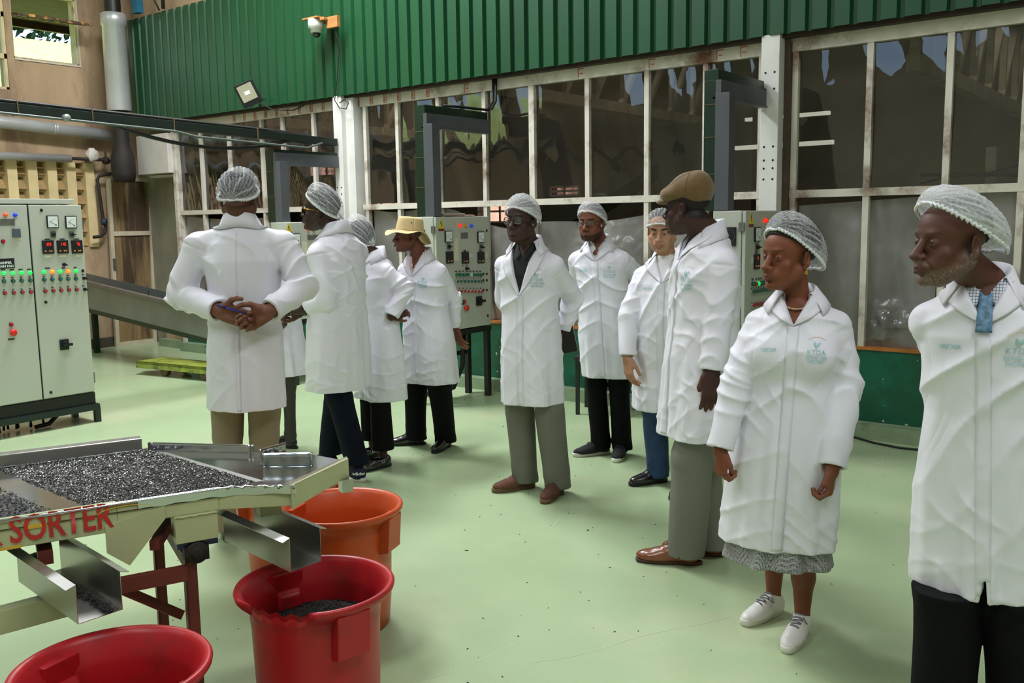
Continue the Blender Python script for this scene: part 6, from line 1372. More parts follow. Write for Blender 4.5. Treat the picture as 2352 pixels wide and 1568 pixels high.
    if q.get('front', True): G.cut((wedge, V3(cx0 - .1, lo[1], zv - .01), V3(cx0 + .1, N[1] + .01, vt + .05)), .004)
    G.cut(cone(N + V3(0, .004, -.03), N + V3(0, .0, .1), .058 * u, .06 * u), .004)
    if q.get('coatslit') is not None:
        z1, wdt = q['coatslit']; G.cut((lambda X, Y, Z: np.maximum(np.maximum(np.abs(X - Mh[0] + .0) - (z1 - Z) * wdt, Y - Mh[1]), Z - z1), V3(Mh[0] - .05, lo[1], hem - .03), V3(Mh[0] + .05, Mh[1], z1)))
    V, F = G.surf(); coat = obj('lab_coat', np_mesh('lab_coat', V, F), q.get('coat', M_coat), root); bc = bvh_of(V, F); bv = [bc]
    def inner_(Gx, g=.030):
        fn, l_, h_ = loft(zz, ce[:, 0], ce[:, 1], rx - g, ry - g, 2.25); k0_ = max(0, int(math.ceil((hem + .004 - Gx.lo[2]) / Gx.v)))
        X, Y, Z = Gx._xyz(np.array([0, 0, k0_]), Gx.n); d_ = fn(X, Y, np.minimum(Z, zz[-1])); Gx.D[:, :, k0_:] = np.maximum(Gx.D[:, :, k0_:], d_)
    # ---------------- shirt seen in the opening
    if q.get('shirt'):
        Gs = Grid(V3(N[0] - .2, N[1] - .22, 1.1 * u), V3(N[0] + .2, N[1] + .18, N[2] + .06), .007)
        zs_ = zz[4:]; Gs.add(loft(zs_, ce[4:, 0], ce[4:, 1], rx[4:] - .016, ryf[4:] - .016, 2.25, ryb=ry[4:] - .016))
        Gs.add(cone(N + V3(0, .008, -.08), N + V3(0, .004, .016 if q.get('shirt_collar') else -.012), .064 * u, .059 * u), .02)
        sv = q.get('shirt_v', 1.40) * u
        Gs.cut((lambda X, Y, Z: np.maximum(np.maximum((np.abs(X - cx0) - (Z - sv) * q.get('shirt_vs', .7)) * .8, Y - N[1] + .02), sv - Z), V3(cx0 - .1, lo[1], sv), V3(cx0 + .1, N[1], N[2] + .1)), .003)
        Gs.cut(cone(N + V3(0, .006, -.02), N + V3(0, .0, .1), .0535 * u, .056 * u), .003)
        Vs, Fs = Gs.surf(); sh = obj('shirt', np_mesh('shirt', Vs, Fs), q['shirt'], root); bv.append(bvh_of(Vs, Fs))
        if q.get('shirt_collar'):
            for sx in (-1, 1):
                front_strip(bv, 'shirt_collar', q['shirt_collar'], root, lambda t: (cx0 + sx * (.006 + .050 * u * t), sv + (N[2] + .012 - sv) * t), lambda t: (cx0 + sx * (.018 + .05 * u * t + .012 * (1 - t)), sv - .035 * (1 - t) + (N[2] - .004 - sv) * t), 10, 3, .006, N[1] - .1)
        if q.get('tie'):
            front_strip(bv, 'necktie', q['tie'], root, lambda t: (cx0 - .016 - .006 * (1 - t), zv - .02 + (sv + .012 - zv + .02) * t), lambda t: (cx0 + .016 + .006 * (1 - t), zv - .02 + (sv + .012 - zv + .02) * t), 10, 3, .013, N[1] - .1)
    # ---------------- collar, lapels, placket
    r1 = .062 * u; rows = [[], [], [], [], []]; nc = 48; open_ = R(q.get('colopen', 130))
    for k in range(nc + 1):
        f_ = -open_ + 2 * open_ * k / nc; ff = abs(f_) / open_; c_, s_ = math.cos(f_), math.sin(f_)
        hb = q.get('colh', .044) * u * (1 - .85 * ff ** 2); ctr = N + V3(0, .006, 0)
        rows[0].append(tuple(ctr + V3(s_ * r1 * .96, c_ * r1 * .96, -.03 + hb * .2)))
        rows[1].append(tuple(ctr + V3(s_ * r1, c_ * r1, hb)))
        rows[2].append(tuple(ctr + V3(s_ * (r1 + .011), c_ * (r1 + .011), hb + .001)))
        ro = (.084 + .050 * ff ** 1.5) * u
        for rr_, row, t_ in (((r1 + ro) / 2 + .004, rows[3], .5), (ro, rows[4], 1)):
            p0 = ctr + V3(s_ * rr_ * 1.03, c_ * rr_, -.012 - .062 * ff ** 1.6 if t_ == 1 else hb * .5 - .012 - .03 * ff)
            nr_ = bc.find_nearest(Vector(p0)); q0 = nr_[0] + (Vector(p0) - nr_[0]).normalized() * min((Vector(p0) - nr_[0]).length, .007 if t_ == 1 else .02)
            if (Vector(p0) - nr_[0]).dot(nr_[1]) < 0: q0 = nr_[0] + nr_[1] * (.007 if t_ == 1 else .012)
            row.append(tuple(q0))
    m = MB(); m.grid(rows); o = m.build('collar', q.get('coat_seam', M_seam), root); solidify(o, .0022, 0)
    yf = axis(1.25 * u)[1]
    if q.get('front', True):
        for sx in (-1, 1):
            ztop = N[2] + .004; lw = q.get('lapw', .05) * u
            front_strip(bv, 'lapel', q.get('coat_seam', M_seam), root,
                        lambda t: (cx0 + (N[0] - cx0) * t + sx * (.001 + (q.get('vw', .058) * u - .002) * t), zv + (ztop - zv) * t),
                        lambda t: (cx0 + (N[0] - cx0) * t + sx * (.006 + (q.get('vw', .058) * u - .002) * t + lw * min(1, t * 1.5) * (1 - .25 * max(0, t - .8) / .2)), zv + .004 + (ztop - zv) * (t * .80) - .012 * math.sin(math.pi * t)),
                        16, 6, .007, yf, thick=.0028)
        front_strip([bc], 'placket', q.get('coat_seam', M_seam), root, lambda t: (axis(hem + .012 + (zv - hem - .012) * t)[0] - .020, hem + .012 + (zv - hem - .012) * t), lambda t: (axis(hem + .012 + (zv - hem - .012) * t)[0] + .020, hem + .012 + (zv - hem - .012) * t), 90, 3, .0018, yf, pucker=.0022, seed=sd, thick=.0028)
    if q.get('back_seam'):
        bx = lambda t: axis(hem + .01 + (N[2] - .06 - hem) * t)
        front_strip([bc], 'back_seam', q.get('coat_seam', M_seam), root, lambda t: (bx(t)[0] - .006 + (.006 if t > .45 else 0), bx(t)[2]), lambda t: (bx(t)[0] + .002 + (.012 if t < .45 else 0), bx(t)[2]), 80, 1, .0012, yf, sgn=-1, pucker=.0015, seed=3, thick=.002)
    if q.get('logo'):
        lx = cx0 + q.get('lx', .092) * u; lz = q.get('lz', 1.262) * u; ls = u * q.get('ls', 1.0)
        lettering(bv, root, 'coat_lettering', 'KTDA', .026 * ls, lx, lz, yf, M_logo, q.get('ltilt', -.05), bold=0)
        lettering(bv, root, 'coat_lettering', 'GITUGI TEA', .0145 * ls, lx, lz - .021 * ls, yf, M_logo, q.get('ltilt', -.05), bold=.0003)
        lettering(bv, root, 'coat_lettering', 'FACTORY', .0145 * ls, lx, lz - .037 * ls, yf, M_logo, q.get('ltilt', -.05), bold=.0003)
        m = MB()
        for dx, dz, an, ln in ((-.004, .026, 1.85, .019), (.006, .027, .8, .017), (0, .018, 1.57, .012)):
            ps = []
            for k in range(7):
                t_ = k / 6; wdt = .0035 * math.sin(math.pi * t_) + .0006; px = lx + (dx + math.cos(an) * ln * (t_ - .3)) * ls; pz = lz + (dz + math.sin(an) * ln * (t_ - .3)) * ls
                qa = []
                for sg in (-1, 1):
                    X, Zz = px - sg * math.sin(an) * wdt, pz + sg * math.cos(an) * wdt; h = cast(bv, (X, yf - 1, Zz), (0, 1, 0)); qa.append((X, (h.y if h is not None else yf) - .0035, Zz))
                ps.append(qa)
            m.grid(ps)
        m.build('coat_leaf_mark', M_logo, root)
        m = MB(); ps = []
        for k in range(13):
            a = R(50 + 80 * k / 12); qa = []
            for rr_ in (.048, .0494):
                X, Zz = lx + rr_ * math.cos(a) * ls, lz + (.008 + rr_ * math.sin(a)) * ls; h = cast(bv, (X, yf - 1, Zz), (0, 1, 0)); qa.append((X, (h.y if h is not None else yf) - .0035, Zz))
            ps.append(qa)
        m.grid(ps); m.build('coat_arc_mark', M_logo_y, root)
        if q.get('visitor', True): lettering(bv, root, 'coat_lettering', 'VISITOR', .017 * ls, cx0 - .088 * u, lz + .004, yf, M_logo, .03, bold=.0004)
    # ---------------- body: head, neck, arms, hands, legs as one skin mesh
    parts = []; fs = q.get('fvox', .0026)
    hr = .135 * S; Gf = Grid(np.minimum(Hc - hr, V3(Hc[0] - hr, Hc[1] - hr, N[2] - .10)), np.maximum(Hc + V3(hr, hr, .14 * S), N + V3(.08, .08, 0)), fs)
    nb = Hc + Rh @ (V3(0, .030, -.050) * S); nr = q.get('neck', .054 if not fem else .046) * u
    Gf.add(cone(nb, N + V3(0, .004, -.01), nr, nr * 1.05)); Gf.add(cone(N + V3(0, .002, -.01), N + V3(0, -.01 if pid != 'P8' else .03, -.1), nr, nr * (1.5 if pid != 'P8' else .9)))
    if not fem and not q.get('belly') and pid != 'P5': Gf.add(ell((nb + N) / 2 + Rh @ (V3(0, -.048, 0) * S), V3(.012, .012, .016) * S), .012)
    head_field(Gf, HM, S, q); Vh, Fh = Gf.surf(); Ch = head_tint(Vh, HM, S, q); parts.append((Vh, Fh, Ch))
    heels = [loc(a) for a, b in P_['feet']]; toes = [loc(b) for a, b in P_['feet']]
    ank = [h + nrm(t - h) * .062 * u for h, t in zip(heels, toes)]
    feet_l = sorted(range(2), key=lambda i: -ank[i][0])   # left foot first (+x)
    hipz = .90 * u; hip = axis(hipz); knees = []; Gb = Grid(np.minimum(lo, V3(min(a[0] for a in ank) - .12, min(a[1] for a in ank) - .12, -.01)), np.maximum(hi_, V3(max(a[0] for a in ank) + .12, max(a[1] for a in ank) + .12, N[2])), .0105 if not q.get('skirt') else .008)
    Gb.add(loft([.86 * u, .95 * u, 1.06 * u, 1.25 * u, 1.38 * u, N[2] - .02], [axis(z)[0] for z in (.86 * u, .95 * u, 1.06 * u, 1.25 * u, 1.38 * u, N[2])], [axis(z)[1] for z in (.86 * u, .95 * u, 1.06 * u, 1.25 * u, 1.38 * u, N[2])], np.array([.13, .14, .12, .14, .12, .05]) * u, np.array([.09, .095, .085, .09, .07, .05]) * u))
    Gb.add(cone(N - V3(0, 0, .08), nb * .4 + N * .6, nr * .9, nr * .85), .02)
    for i in (0, 1):
        a, b, c = shs[i], elb[i], wri[i]; Gb.add(cone(N + V3((1 - 2 * i) * .04, .01, -.06), a, .03 * u, .032 * u), .02); Gb.add(cone(a, b, .036 * u, .028 * u), .02); Gb.add(cone(b, c, .028 * u, .024 * u), .01)
        hp = hip + V3((1 - 2 * i) * .088 * u, .0, -.02); an = ank[feet_l[i]] + V3(0, 0, .085 * u); kn = (hp + an) / 2 + V3(0, -.02 - q.get('kneef', 0), .015); knees.append((hp, kn, an))
        Gb.add(cone(hp, kn, .07 * u, .048 * u), .02); 
        if q.get('skirt'):
            Gb.add(cone(kn, an + V3(0, .012, .17 * u), .046 * u, .047 * u), .02); Gb.add(cone(an + V3(0, .012, .17 * u), an, .047 * u, .030 * u), .02); Gb.add(cone(an, an + V3(0, 0, -.04), .032 * u, .034 * u), .01)
        else: Gb.add(cone(kn, an, .046 * u, .030 * u), .01)
    Vb, Fb = Gb.surf(); parts.append((Vb, Fb, np.tile(np.array(lin(q['skin'])[:3]), (len(Vb), 1))))
    for i in (0, 1):
        hq = P_['hands'][i]; dd = nrm(wri[i] - elb[i]); side = 1 if i == 1 else -1
        if hq is None: hq = dict(d=None, p=None, c=.4, t=(.4, .3)); hd_ = nrm(dd + V3(0, 0, -.3)); pn = nrm(np.cross(hd_, V3(0, 1, .2)))
        else: hd_ = nrm(ldir(hq['d'])); pn = ldir(hq['p'])
        wp = wri[i] + dd * .004 + hd_ * .012; Mx = hand_frame(wp, hd_, pn); HS = u * q.get('hand', 1.0) * (1.0 if not fem else .92); Gh = Grid(wp - .20 * HS, wp + .20 * HS, .0032 if q.get('hfine', True) else .004)
        hand_field(Gh, Mx, HS, hq['c'], hq['t'], q.get('hside', [side, side])[i]); Gh.add(cone(wri[i] - dd * .05, wp, .026 * u, .024 * u), .015)
        Vx, Fx = Gh.surf(); Cx = np.tile(np.array(lin(q['skin'])[:3]), (len(Vx), 1)); L_ = (Vx - Mx[1]) @ Mx[0] / HS
        pal = np.clip(-L_[:, 2] / .01, 0, 1)[:, None] * .45; Cx = Cx * (1 - pal) + np.array(lin(q.get('palm', '#9b6a52'))[:3]) * pal; parts.append((Vx, Fx, Cx))
    off = 0; VV, FF, CC = [], [], []
    for v, f_, c in parts: VV.append(v); FF.append(f_ + off); CC.append(c); off += len(v)
    me = np_mesh('body', np.concatenate(VV), np.concatenate(FF)); set_col(me, np.concatenate(CC)); obj('body', me, M_skin, root)
    # eyes
    for sx in (-1, 1):
        c = V3(sx * .031, -.0735, 0) * S; gz = nrm(V3(q.get('gaze', 0) , -1, q.get('gazez', 0)))
        m = MB(); ctr = Hc + Rh @ c
        bm = bmesh.new(); bmesh.ops.create_uvsphere(bm, u_segments=20, v_segments=12, radius=.0126 * S); bm.transform(Matrix.Translation(Vector(ctr))); me = bpy.data.meshes.new('eye'); bm.to_mesh(me); bm.free(); e = obj('eye', me, M_eye, root, smooth=True)
        bm = bmesh.new(); bmesh.ops.create_uvsphere(bm, u_segments=16, v_segments=10, radius=.0080 * S); bm.transform(Matrix.Translation(Vector(ctr + Rh @ gz * .0062 * S))); me = bpy.data.meshes.new('iris'); bm.to_mesh(me); bm.free(); obj('iris', me, M_iris, e, smooth=True)
    # hair
    if q.get('hair') is not None:
        hh = q['hair']; Gq = Grid(Hc - .16 * S, Hc + .17 * S, .0045); gr = hh.get('grow', .003)
        Gq.add(xform(ell(V3(0, .014, .042) * S, V3(.073 + gr, .092 + gr, .078 + gr) * S), HM)); 
        if hh.get('bun'): Gq.add(xform(ell(V3(0, .085, .055) * S, V3(.06, .05, .055) * S), HM), .03)
        z0, sl2 = hh.get('z0', .045), hh.get('slope', .62)
        Gq.cut(xform((lambda X, Y, Z: Z - (z0 * S) - (-Y - .02 * S) * sl2, V3(-.2, -.2, -.2), V3(.2, .2, .2)), HM), .004)
        Vq, Fq = Gq.surf(); obj('hair', np_mesh('hair', Vq, Fq), M_hair, root)
    if q.get('net'): q['net'] = dict(q['net'], rx=q['net'].get('rx', .088) * 1.06, rt=q['net'].get('rt', .088) * 1.12, len=q['net'].get('len', .108) * 1.09); hairnet(HM, S, root, q['net'], sd)
    if q.get('glasses'): glasses(HM, S, root, q['glasses'])
    if q.get('hat'): q['hat'](HM, S, root)
    # ---------------- legs: trousers or skirt
    if q.get('skirt'):
        z1, z0 = 1.0 * u, q['skirt'][0]; cxk, cyk = (Mh[0]), (Mh[1])
        Gk = Grid(V3(cxk - .3, cyk - .28, z0 - .02), V3(cxk + .3, cyk + .28, z1 + .02), .008)
        def fl(x, y, Z): th = np.arctan2(x, y); return (.012 * np.sin(7 * th + 1) + .008 * np.sin(12 * th + 2)) * np.clip((hem + .2 - Z) / .3, 0, 1)
        Gk.add(loft([z0, hem, z1], [cxk] * 3, [cyk] * 3, np.array([.200, .186, .12]), np.array([.140, .118, .08]), 2.1, fl)); Gk.cut(loft([z0 - .02, z0 + .04], [cxk] * 2, [cyk] * 2, [.165] * 2, [.11] * 2, 2.1)); inner_(Gk, .012); Vk, Fk = Gk.surf(); obj('skirt', np_mesh('skirt', Vk, Fk), q['skirt'][1], root)
    else:
        tw = q.get('leg', (.088, .068, .062)); tb = q.get('cuff', .045) * u
        lo2 = np.minimum.reduce([V3(k_[2][0], k_[2][1], 0) for k_ in knees] + [hip]) - V3(.15, .15, 0); hi2 = np.maximum.reduce([V3(k_[2][0], k_[2][1], 0) for k_ in knees] + [hip]) + V3(.15, .15, .15); lo2[2] = tb - .03
        Gt = Grid(lo2, hi2, .0075); Gt.add(ell(hip + V3(0, .01, 0), V3(.155, .115, .12) * u))
        wt = wav(sd + 60, 5, 17)
        for i, (hp, kn, an) in enumerate(knees):
            bt = V3(an[0], an[1], tb) ; L1 = np.linalg.norm(kn - hp); L2 = np.linalg.norm(bt - kn)
            def mt(t, X, Y, Z): n_ = wt(X, Y, Z); return .006 * (1 - np.abs(np.sin(t * 17 + 1.8 * n_))) * np.clip(1 - (L1 - t) / .2, .1, 1) + .003 * n_
            bk = q.get('bunch', 1.0)
            def mk(t, X, Y, Z): n_ = wt(X + 2, Y, Z); return .0075 * (1 - np.abs(np.sin(t * 24 + 1.9 * n_))) * (np.clip(1 - t / .14, 0, 1) * .6 + bk * np.clip(1 - (L2 - t) / .16, 0, 1)) + .003 * n_ + .004 * np.exp(-((np.arctan2(X - an[0], Y - an[1]) ** 2 - math.pi ** 2) / 1.5) ** 2)
            Gt.add(cone(hp + V3(0, 0, .02), kn, min(tw[0], .078) * u, tw[1] * u, mod=mt), .03); Gt.add(cone(kn, bt, tw[1] * u, tw[2] * u, mod=mk), .012)
            Gt.cut(cone(bt + V3(0, 0, .03), bt - V3(0, 0, .08), tw[2] * u - .012, tw[2] * u - .012))
        Gt.D[:, :, :max(1, int(round((tb - lo2[2]) / Gt.v)))] = .1
        inner_(Gt); Vt, Ft = Gt.surf(); obj('trousers', np_mesh('trousers', Vt, Ft), q['trousers'], root)
    for i in (0, 1):
        sq = q['shoes']; shoe(root, heels[i], toes[i], sq[0], u * q.get('shoe_s', 1.0), sq[1], sq[2], sq[3], sq[4] if len(sq) > 4 and i == 0 else None)
    if q.get('extra'): q['extra'](dict(root=root, HM=HM, S=S, N=N, u=u, wri=wri, elb=elb, ldir=ldir, loc=loc, bv=bv, cx0=cx0, zv=zv, P=P_, yf=yf))
    return root

def glasses(HM, S, root, g):
    Rm, t = HM; T = lambda p: tuple(Rm @ (np.array(p) * S) + t)
    fr = g['mat']; w_, h_ = g.get('w', .0245), g.get('h', .0185); yy = -.101; r = g.get('r', .0022); z0 = g.get('z', -.002)
    gl = MB(); n = 28; e = .55
    for sx in (-1, 1):
        pts = []
        for k in range(n + 1):
            a = 2 * math.pi * k / n; x = w_ * abs(math.cos(a)) ** e * (1 if math.cos(a) > 0 else -1); z = h_ * abs(math.sin(a)) ** e * (1 if math.sin(a) > 0 else -1)
            X = sx * .034 + x; pts.append(T((X, yy + 2.6 * X * X + .0 * z, z + z0)))
        gl.tube(pts, r * S, 8, cap=False)
        gl.tube([T((sx * (.034 + w_), yy + 2.6 * (.034 + w_) ** 2, z0 + h_ * .5)), T((sx * .0745, -.066, z0 + h_ * .45)), T((sx * .079, -.02, z0 + .006)), T((sx * .079, .012, z0 + .002)), T((sx * .076, .03, z0 - .02))], r * S * 1.0, 8)
    gl.tube([T((-.010, yy + .001, z0 + .006)), T((0, yy - .001, z0 + .009)), T((.010, yy + .001, z0 + .006))], r * S, 8)
    o = gl.build('glasses', fr, root)
    for sx in (-1, 1):
        m = MB(); c = T((sx * .034, yy + 2.6 * .034 ** 2, z0)); vs = [c]
        for k in range(n):
            a = 2 * math.pi * k / n; x = w_ * abs(math.cos(a)) ** e * (1 if math.cos(a) > 0 else -1); z = h_ * abs(math.sin(a)) ** e * (1 if math.sin(a) > 0 else -1); X = sx * .034 + x; vs.append(T((X, yy + 2.6 * X * X, z + z0)))
        m.add(vs, [(0, 1 + k, 1 + (k + 1) % n) for k in range(n)]); m.build('lens', M_lens, o)

def bucket_hat(HM, S, root):
    Rm, t = HM; T = lambda p: tuple(Rm @ (Rx(R(-7)) @ (np.array(p) * S)) + t); n = 72
    def ring(rx, ry, z, f=0, sag=0): return [T((rx * math.cos(a) * (1 + f * .02 * math.sin(3 * a + 1)), .008 + ry * math.sin(a) * (1 + f * .02 * math.sin(3 * a + 1)), z + f * .010 * math.sin(2 * a + 1.2) + f * .006 * math.sin(5 * a) - sag * (math.sin(a) > 0) * abs(math.sin(a)) ** 2)) for a in [2 * math.pi * k / n for k in range(n + 1)]]
    m = MB(); m.grid([ring(.001, .001, .136), ring(.03, .04, .137), ring(.058, .074, .134), ring(.070, .088, .128), ring(.076, .094, .118, .3), ring(.079, .098, .09, .3), ring(.084, .104, .058, .2), ring(.086, .106, .040), ring(.087, .107, .034)]); o = m.build('bucket_hat', M_khaki, root); solidify(o, .003)
    m = MB(); m.grid([ring(.086, .106, .036), ring(.105, .126, .030, .5, .008), ring(.128, .150, .022, 1.1, .024), ring(.150, .172, .014, 1.8, .045), ring(.152, .174, .0125, 1.8, .047)]); b = m.build('hat_brim', M_khaki, o); solidify(b, .003)
    m = MB()
    for rr in (1.03, 1.2, 1.4): m.tube([tuple(np.array(p)) for p in ring(.086 * rr, .106 * rr * .99, .0385 - .024 * (rr - 1.03), (rr - 1) * 4, .09 * (rr - 1.03))], .0008, 4, cap=False)
    m.build('brim_stitching', mat('khaki_stitch', '#b59a68', .8), b)
    m = MB()
    for sx in (-1, 1): m.lathe([(.0001, -.002), (.004, -.002), (.004, .002), (.0001, .002)], 10, T((sx * .081, -.01, .092)), 'X')
    m.build('vent_eyelet', M_rustpipe, o)

def flat_cap(HM, S, root):
    G = Grid(HM[1] - .2 * S, HM[1] + .2 * S, .0042); s = lambda *v: V3(*v) * S
    G.add(xform(ell(s(0, .018, .086), s(.082, .094, .074)), HM)); G.add(xform(ell(s(0, -.045, .062), s(.080, .083, .046)), HM), .03); G.add(xform(ell(s(0, .058, .076), s(.074, .052, .084)), HM), .03)
    G.cut(xform(boxp(s(-.2, -.2, -.2), s(.2, .2, .020)), HM), .006); G.add(xform(ell(s(0, -.098, .029), s(.062, .050, .012)), HM), .012)
    for sx in (-1, 1): G.cut(xform(cone(s(sx * .030, -.125, .050), s(sx * .050, -.02, .122), .0016 * S, .0016 * S), HM), .006)
    G.cut(xform(ell(s(0, .012, .02), s(.074, .092, .05)), HM), .004)
    V, F = G.surf(); o = obj('flat_cap', np_mesh('flat_cap', V, F), M_tweed, root)
    bv = bvh_of(V, F); Rm, t = HM; m = MB()
    for sx in (-1, 1):
        for side in ((lambda k: (sx * (.024 + .035 * math.sin(k * 2.6)), -.135 + .17 * k, .25), 1), (lambda k: (sx * (.083 - .02 * k), .028 + .0 * k, .25), 0)):
            f_, typ = side; pts = []
            for i in range(26):
                k = i / 25
                if typ: p = V3(*f_(k)) * S; d = V3(0, 0, -1)
                else: a = R(8 + 82 * k); p = V3(sx * .3 * math.cos(a), .035, .045 + .3 * math.sin(a)) * S; d = V3(-sx * math.cos(a), 0, -math.sin(a))
                h = bv.ray_cast(Vector(Rm @ p + t), Vector(Rm @ d))
                if h[0] is not None: pts.append(h[0])
            if len(pts) > 3: m.tube(pts, .0014, 5)
    m.build('cap_seams', mat('tweed_seam', '#5d4522', .8), o)

M_skin = mat('skin', (1, 1, 1, 1), .55, var=.02, attr='tint', bump=.12, bscale=260, spec=.32)
M_eye = mat('shaded_eye_white', '#93877c', .4, var=.02, spec=.6); M_iris = mat('dark_iris', '#120a07', .1, spec=.8)  # eyeballs greyed: the shade on them is put into the colour
M_hair = mat('black_hair', '#0c0a09', .7, var=.4, vscale=90, bump=.8, bscale=140)
M_lens = film('spectacle_lens', '#d8e0e0', .05, .03, gloss=1.6, wave=0)
M_khaki = mat('khaki_canvas', '#d6bf8c', .8, var=.05, bump=.25, bscale=90)
M_tweed = mat('brown_cord', '#6a5029', .85, var=.12, vscale=30, bump=.2, bscale=150, bstretch=(.3, .3, 2.2), sheen=.3)
M_trk = mat('khaki_trousers', '#8b7a63', .75, var=.06, bump=.15, bscale=60)
M_trdk = mat('charcoal_trousers', '#3a3833', .8, var=.08); M_jeans = mat('dark_navy_jeans', '#0b1120', .8, spec=.15, var=.2, vscale=20, bump=.2, bscale=200)
M_trbl = mat('black_trousers', '#0b0b0d', .8, var=.1, bump=.1, spec=.15); M_trgr = mat('grey_olive_trousers', '#6d6c63', .75, var=.06, bump=.12, bscale=60)
M_trg2 = mat('grey_wool_trousers', '#74756c', .75, var=.05, bump=.1, bscale=60); M_jb = mat('blue_jeans', '#26406a', .75, var=.25, vscale=16, bump=.25, bscale=200)
M_shb = mat('black_shoe_leather', '#121011', .28, var=.15, spec=.6, coat=.3); M_patent = mat('black_patent_leather', '#0c0b0d', .08, spec=.8, coat=.8)
M_solebk = mat('black_sole', '#171412', .6); M_suede = mat('brown_suede', '#5e3a2b', .85, var=.2, vscale=20, bump=.2); M_solebr = mat('crepe_brown_sole', '#6a5138', .7)
M_tan = mat('tan_polished_leather', '#87492a', .28, var=.25, vscale=9, coat=.3, spec=.6); M_soletan = mat('dark_tan_sole', '#4a2c1c', .5)
M_cnv = mat('black_canvas', '#1c1c1f', .85, bump=.2, bscale=150); M_solew = mat('white_rubber_sole', '#dcd9d0', .5, second='#a98a66', mask=(.62, .75), mscale=9)
M_whl = mat('white_shoe_leather', '#e2dedb', .4, var=.03, second='#c4aa90', mask=(.68, .8), mscale=12); M_lacegr = mat('grey_laces', '#77767a', .8); M_laceb = mat('black_laces', '#1a1a1b', .8); M_lacebr = mat('brown_laces', '#5a3319', .8)
M_navy = mat('navy_shoe_knit', '#161c3a', .8, var=.1)

NET = dict(tilt=26)
def hold_book(c):
    w = c['wri'][0]; t = empty('black_notebook', tuple(PS['P6']['base']) + (0,), PS['P6']['yaw'], 'black notebook held behind the back of the man in the open-necked coat', 'notebook')
    a = w + V3(.03, -.02, -.075); m = MB(); m.M = Matrix.Translation(Vector(a)) @ Matrix.Rotation(R(-12), 4, 'Y') @ Matrix.Rotation(R(20), 4, 'Z')
    m.box((-.055, -.008, -.06), (.055, .006, .095)); m.build('cover', mat('black_cover', '#0e0e10', .3, spec=.6), t, bevel=.003)
    m = MB(); m.M = Matrix.Translation(Vector(a)) @ Matrix.Rotation(R(-12), 4, 'Y') @ Matrix.Rotation(R(20), 4, 'Z'); m.box((.0545, -.006, -.057), (.0565, .004, .092)); m.build('page_edge', M_steel2, t)
def hold_pen(c):
    w = c['wri'][0]; hd_ = nrm(c['ldir'](c['P']['hands'][0]['d'])); pn = nrm(c['ldir'](c['P']['hands'][0]['p']))
    a = w + hd_ * .015 + pn * .034 + V3(0, 0, .028); b = a + nrm(hd_ + V3(0, 0, .02)) * .135; bw = Rz(PS['P1']['yaw'])
    t = empty('blue_pen', tuple(PS['P1']['base']) + (0,), PS['P1']['yaw'], 'blue ballpoint pen held in the hands clasped behind the leftmost back', 'pen')
    m = MB(); m.tube([a, a + (b - a) * .96, b], [.0042, .0042, .0012], 10); m.build('barrel', mat('blue_pen_plastic', '#1c2aa8', .3), t)
    m = MB(); m.tube([a - nrm(b - a) * .004, a + (b - a) * .3], .0048, 10); m.build('cap', mat('pen_cap', '#101c70', .3), t)
def bracelet(c):
    w = c['wri'][0]; e = c['elb'][0]; d = nrm(w - e); hd_ = nrm(c['ldir'](c['P']['hands'][0]['d'])); ctr = Vector(w + hd_ * .03); m = MB(); z = Vector(hd_); x = z.orthogonal().normalized(); y = z.cross(x)
    for k in range(18):
        a = 2 * math.pi * k / 18; p = ctr + (x * math.cos(a) + y * math.sin(a)) * .029; m.lathe([(.0001, -.0045), (.0045, -.002), (.0045, .002), (.0001, .0045)], 8, tuple(p), 'Z')
    m.build('bead_bracelet', M_black, c['root'])
def ring_(c):
    hd_ = nrm(c['ldir'](c['P']['hands'][0]['d'])); w = c['wri'][0]; M_ = hand_frame(w + nrm(w - c['elb'][0]) * .004 + hd_ * .012, hd_, c['ldir'](c['P']['hands'][0]['p'])); ctr = Vector(M_[1] + M_[0] @ (V3(.105, .0095, -.004) * c['u'])); z = Vector(M_[0][:, 0]); x = z.orthogonal().normalized(); y = z.cross(x)
    m = MB(); m.tube([ctr + (x * math.cos(a) + y * math.sin(a)) * .0102 for a in [2 * math.pi * k / 16 for k in range(17)]], .0014, 6, cap=False); m.build('gold_ring', M_gold, c['root'])
M_gold = mat('gold_metal', '#d9a93f', .2, metal=1)
def jewellery(c):
    Rm, t = c['HM']; S = c['S']; T = lambda p: tuple(Rm @ (np.array(p) * S) + t)
    for sx in (-1, 1):
        m = MB(); m.lathe([(.0001, -.003), (.003, 0), (.0001, .003)], 8, T((sx * .083, .004, -.040)))
        for (dy, dz, ln, an) in ((0, -.008, .02, -1.5), (-.006, -.014, .014, -1.0), (.006, -.012, .014, -2.0), (-.008, -.018, .014, 0), (.002, -.020, .012, .3)):
            m.tube([T((sx * .085, .004 + dy, -.040 + dz + .004)), T((sx * .086, .004 + dy + math.cos(an) * ln * .7, -.040 + dz + math.sin(an) * ln * .7))], .0014, 6)
        m.build('gold_earring', M_gold, c['root'])
    N, u = c['N'], c['u']; m = MB()
    for k in range(26):
        a = R(-70 + 140 * k / 25); x = .062 * u * math.sin(a); y = N[1] - .064 * u * math.cos(a) ; z = N[2] - .014 - .034 * math.cos(a) + .0
        m.lathe([(.0001, -.004), (.0045, -.001), (.0045, .002), (.0001, .004)], 8, (N[0] + x, y - .006, z))
    m.build('bead_necklace', mat('pale_gold_beads', '#cdb38a', .25, metal=.7), c['root'])

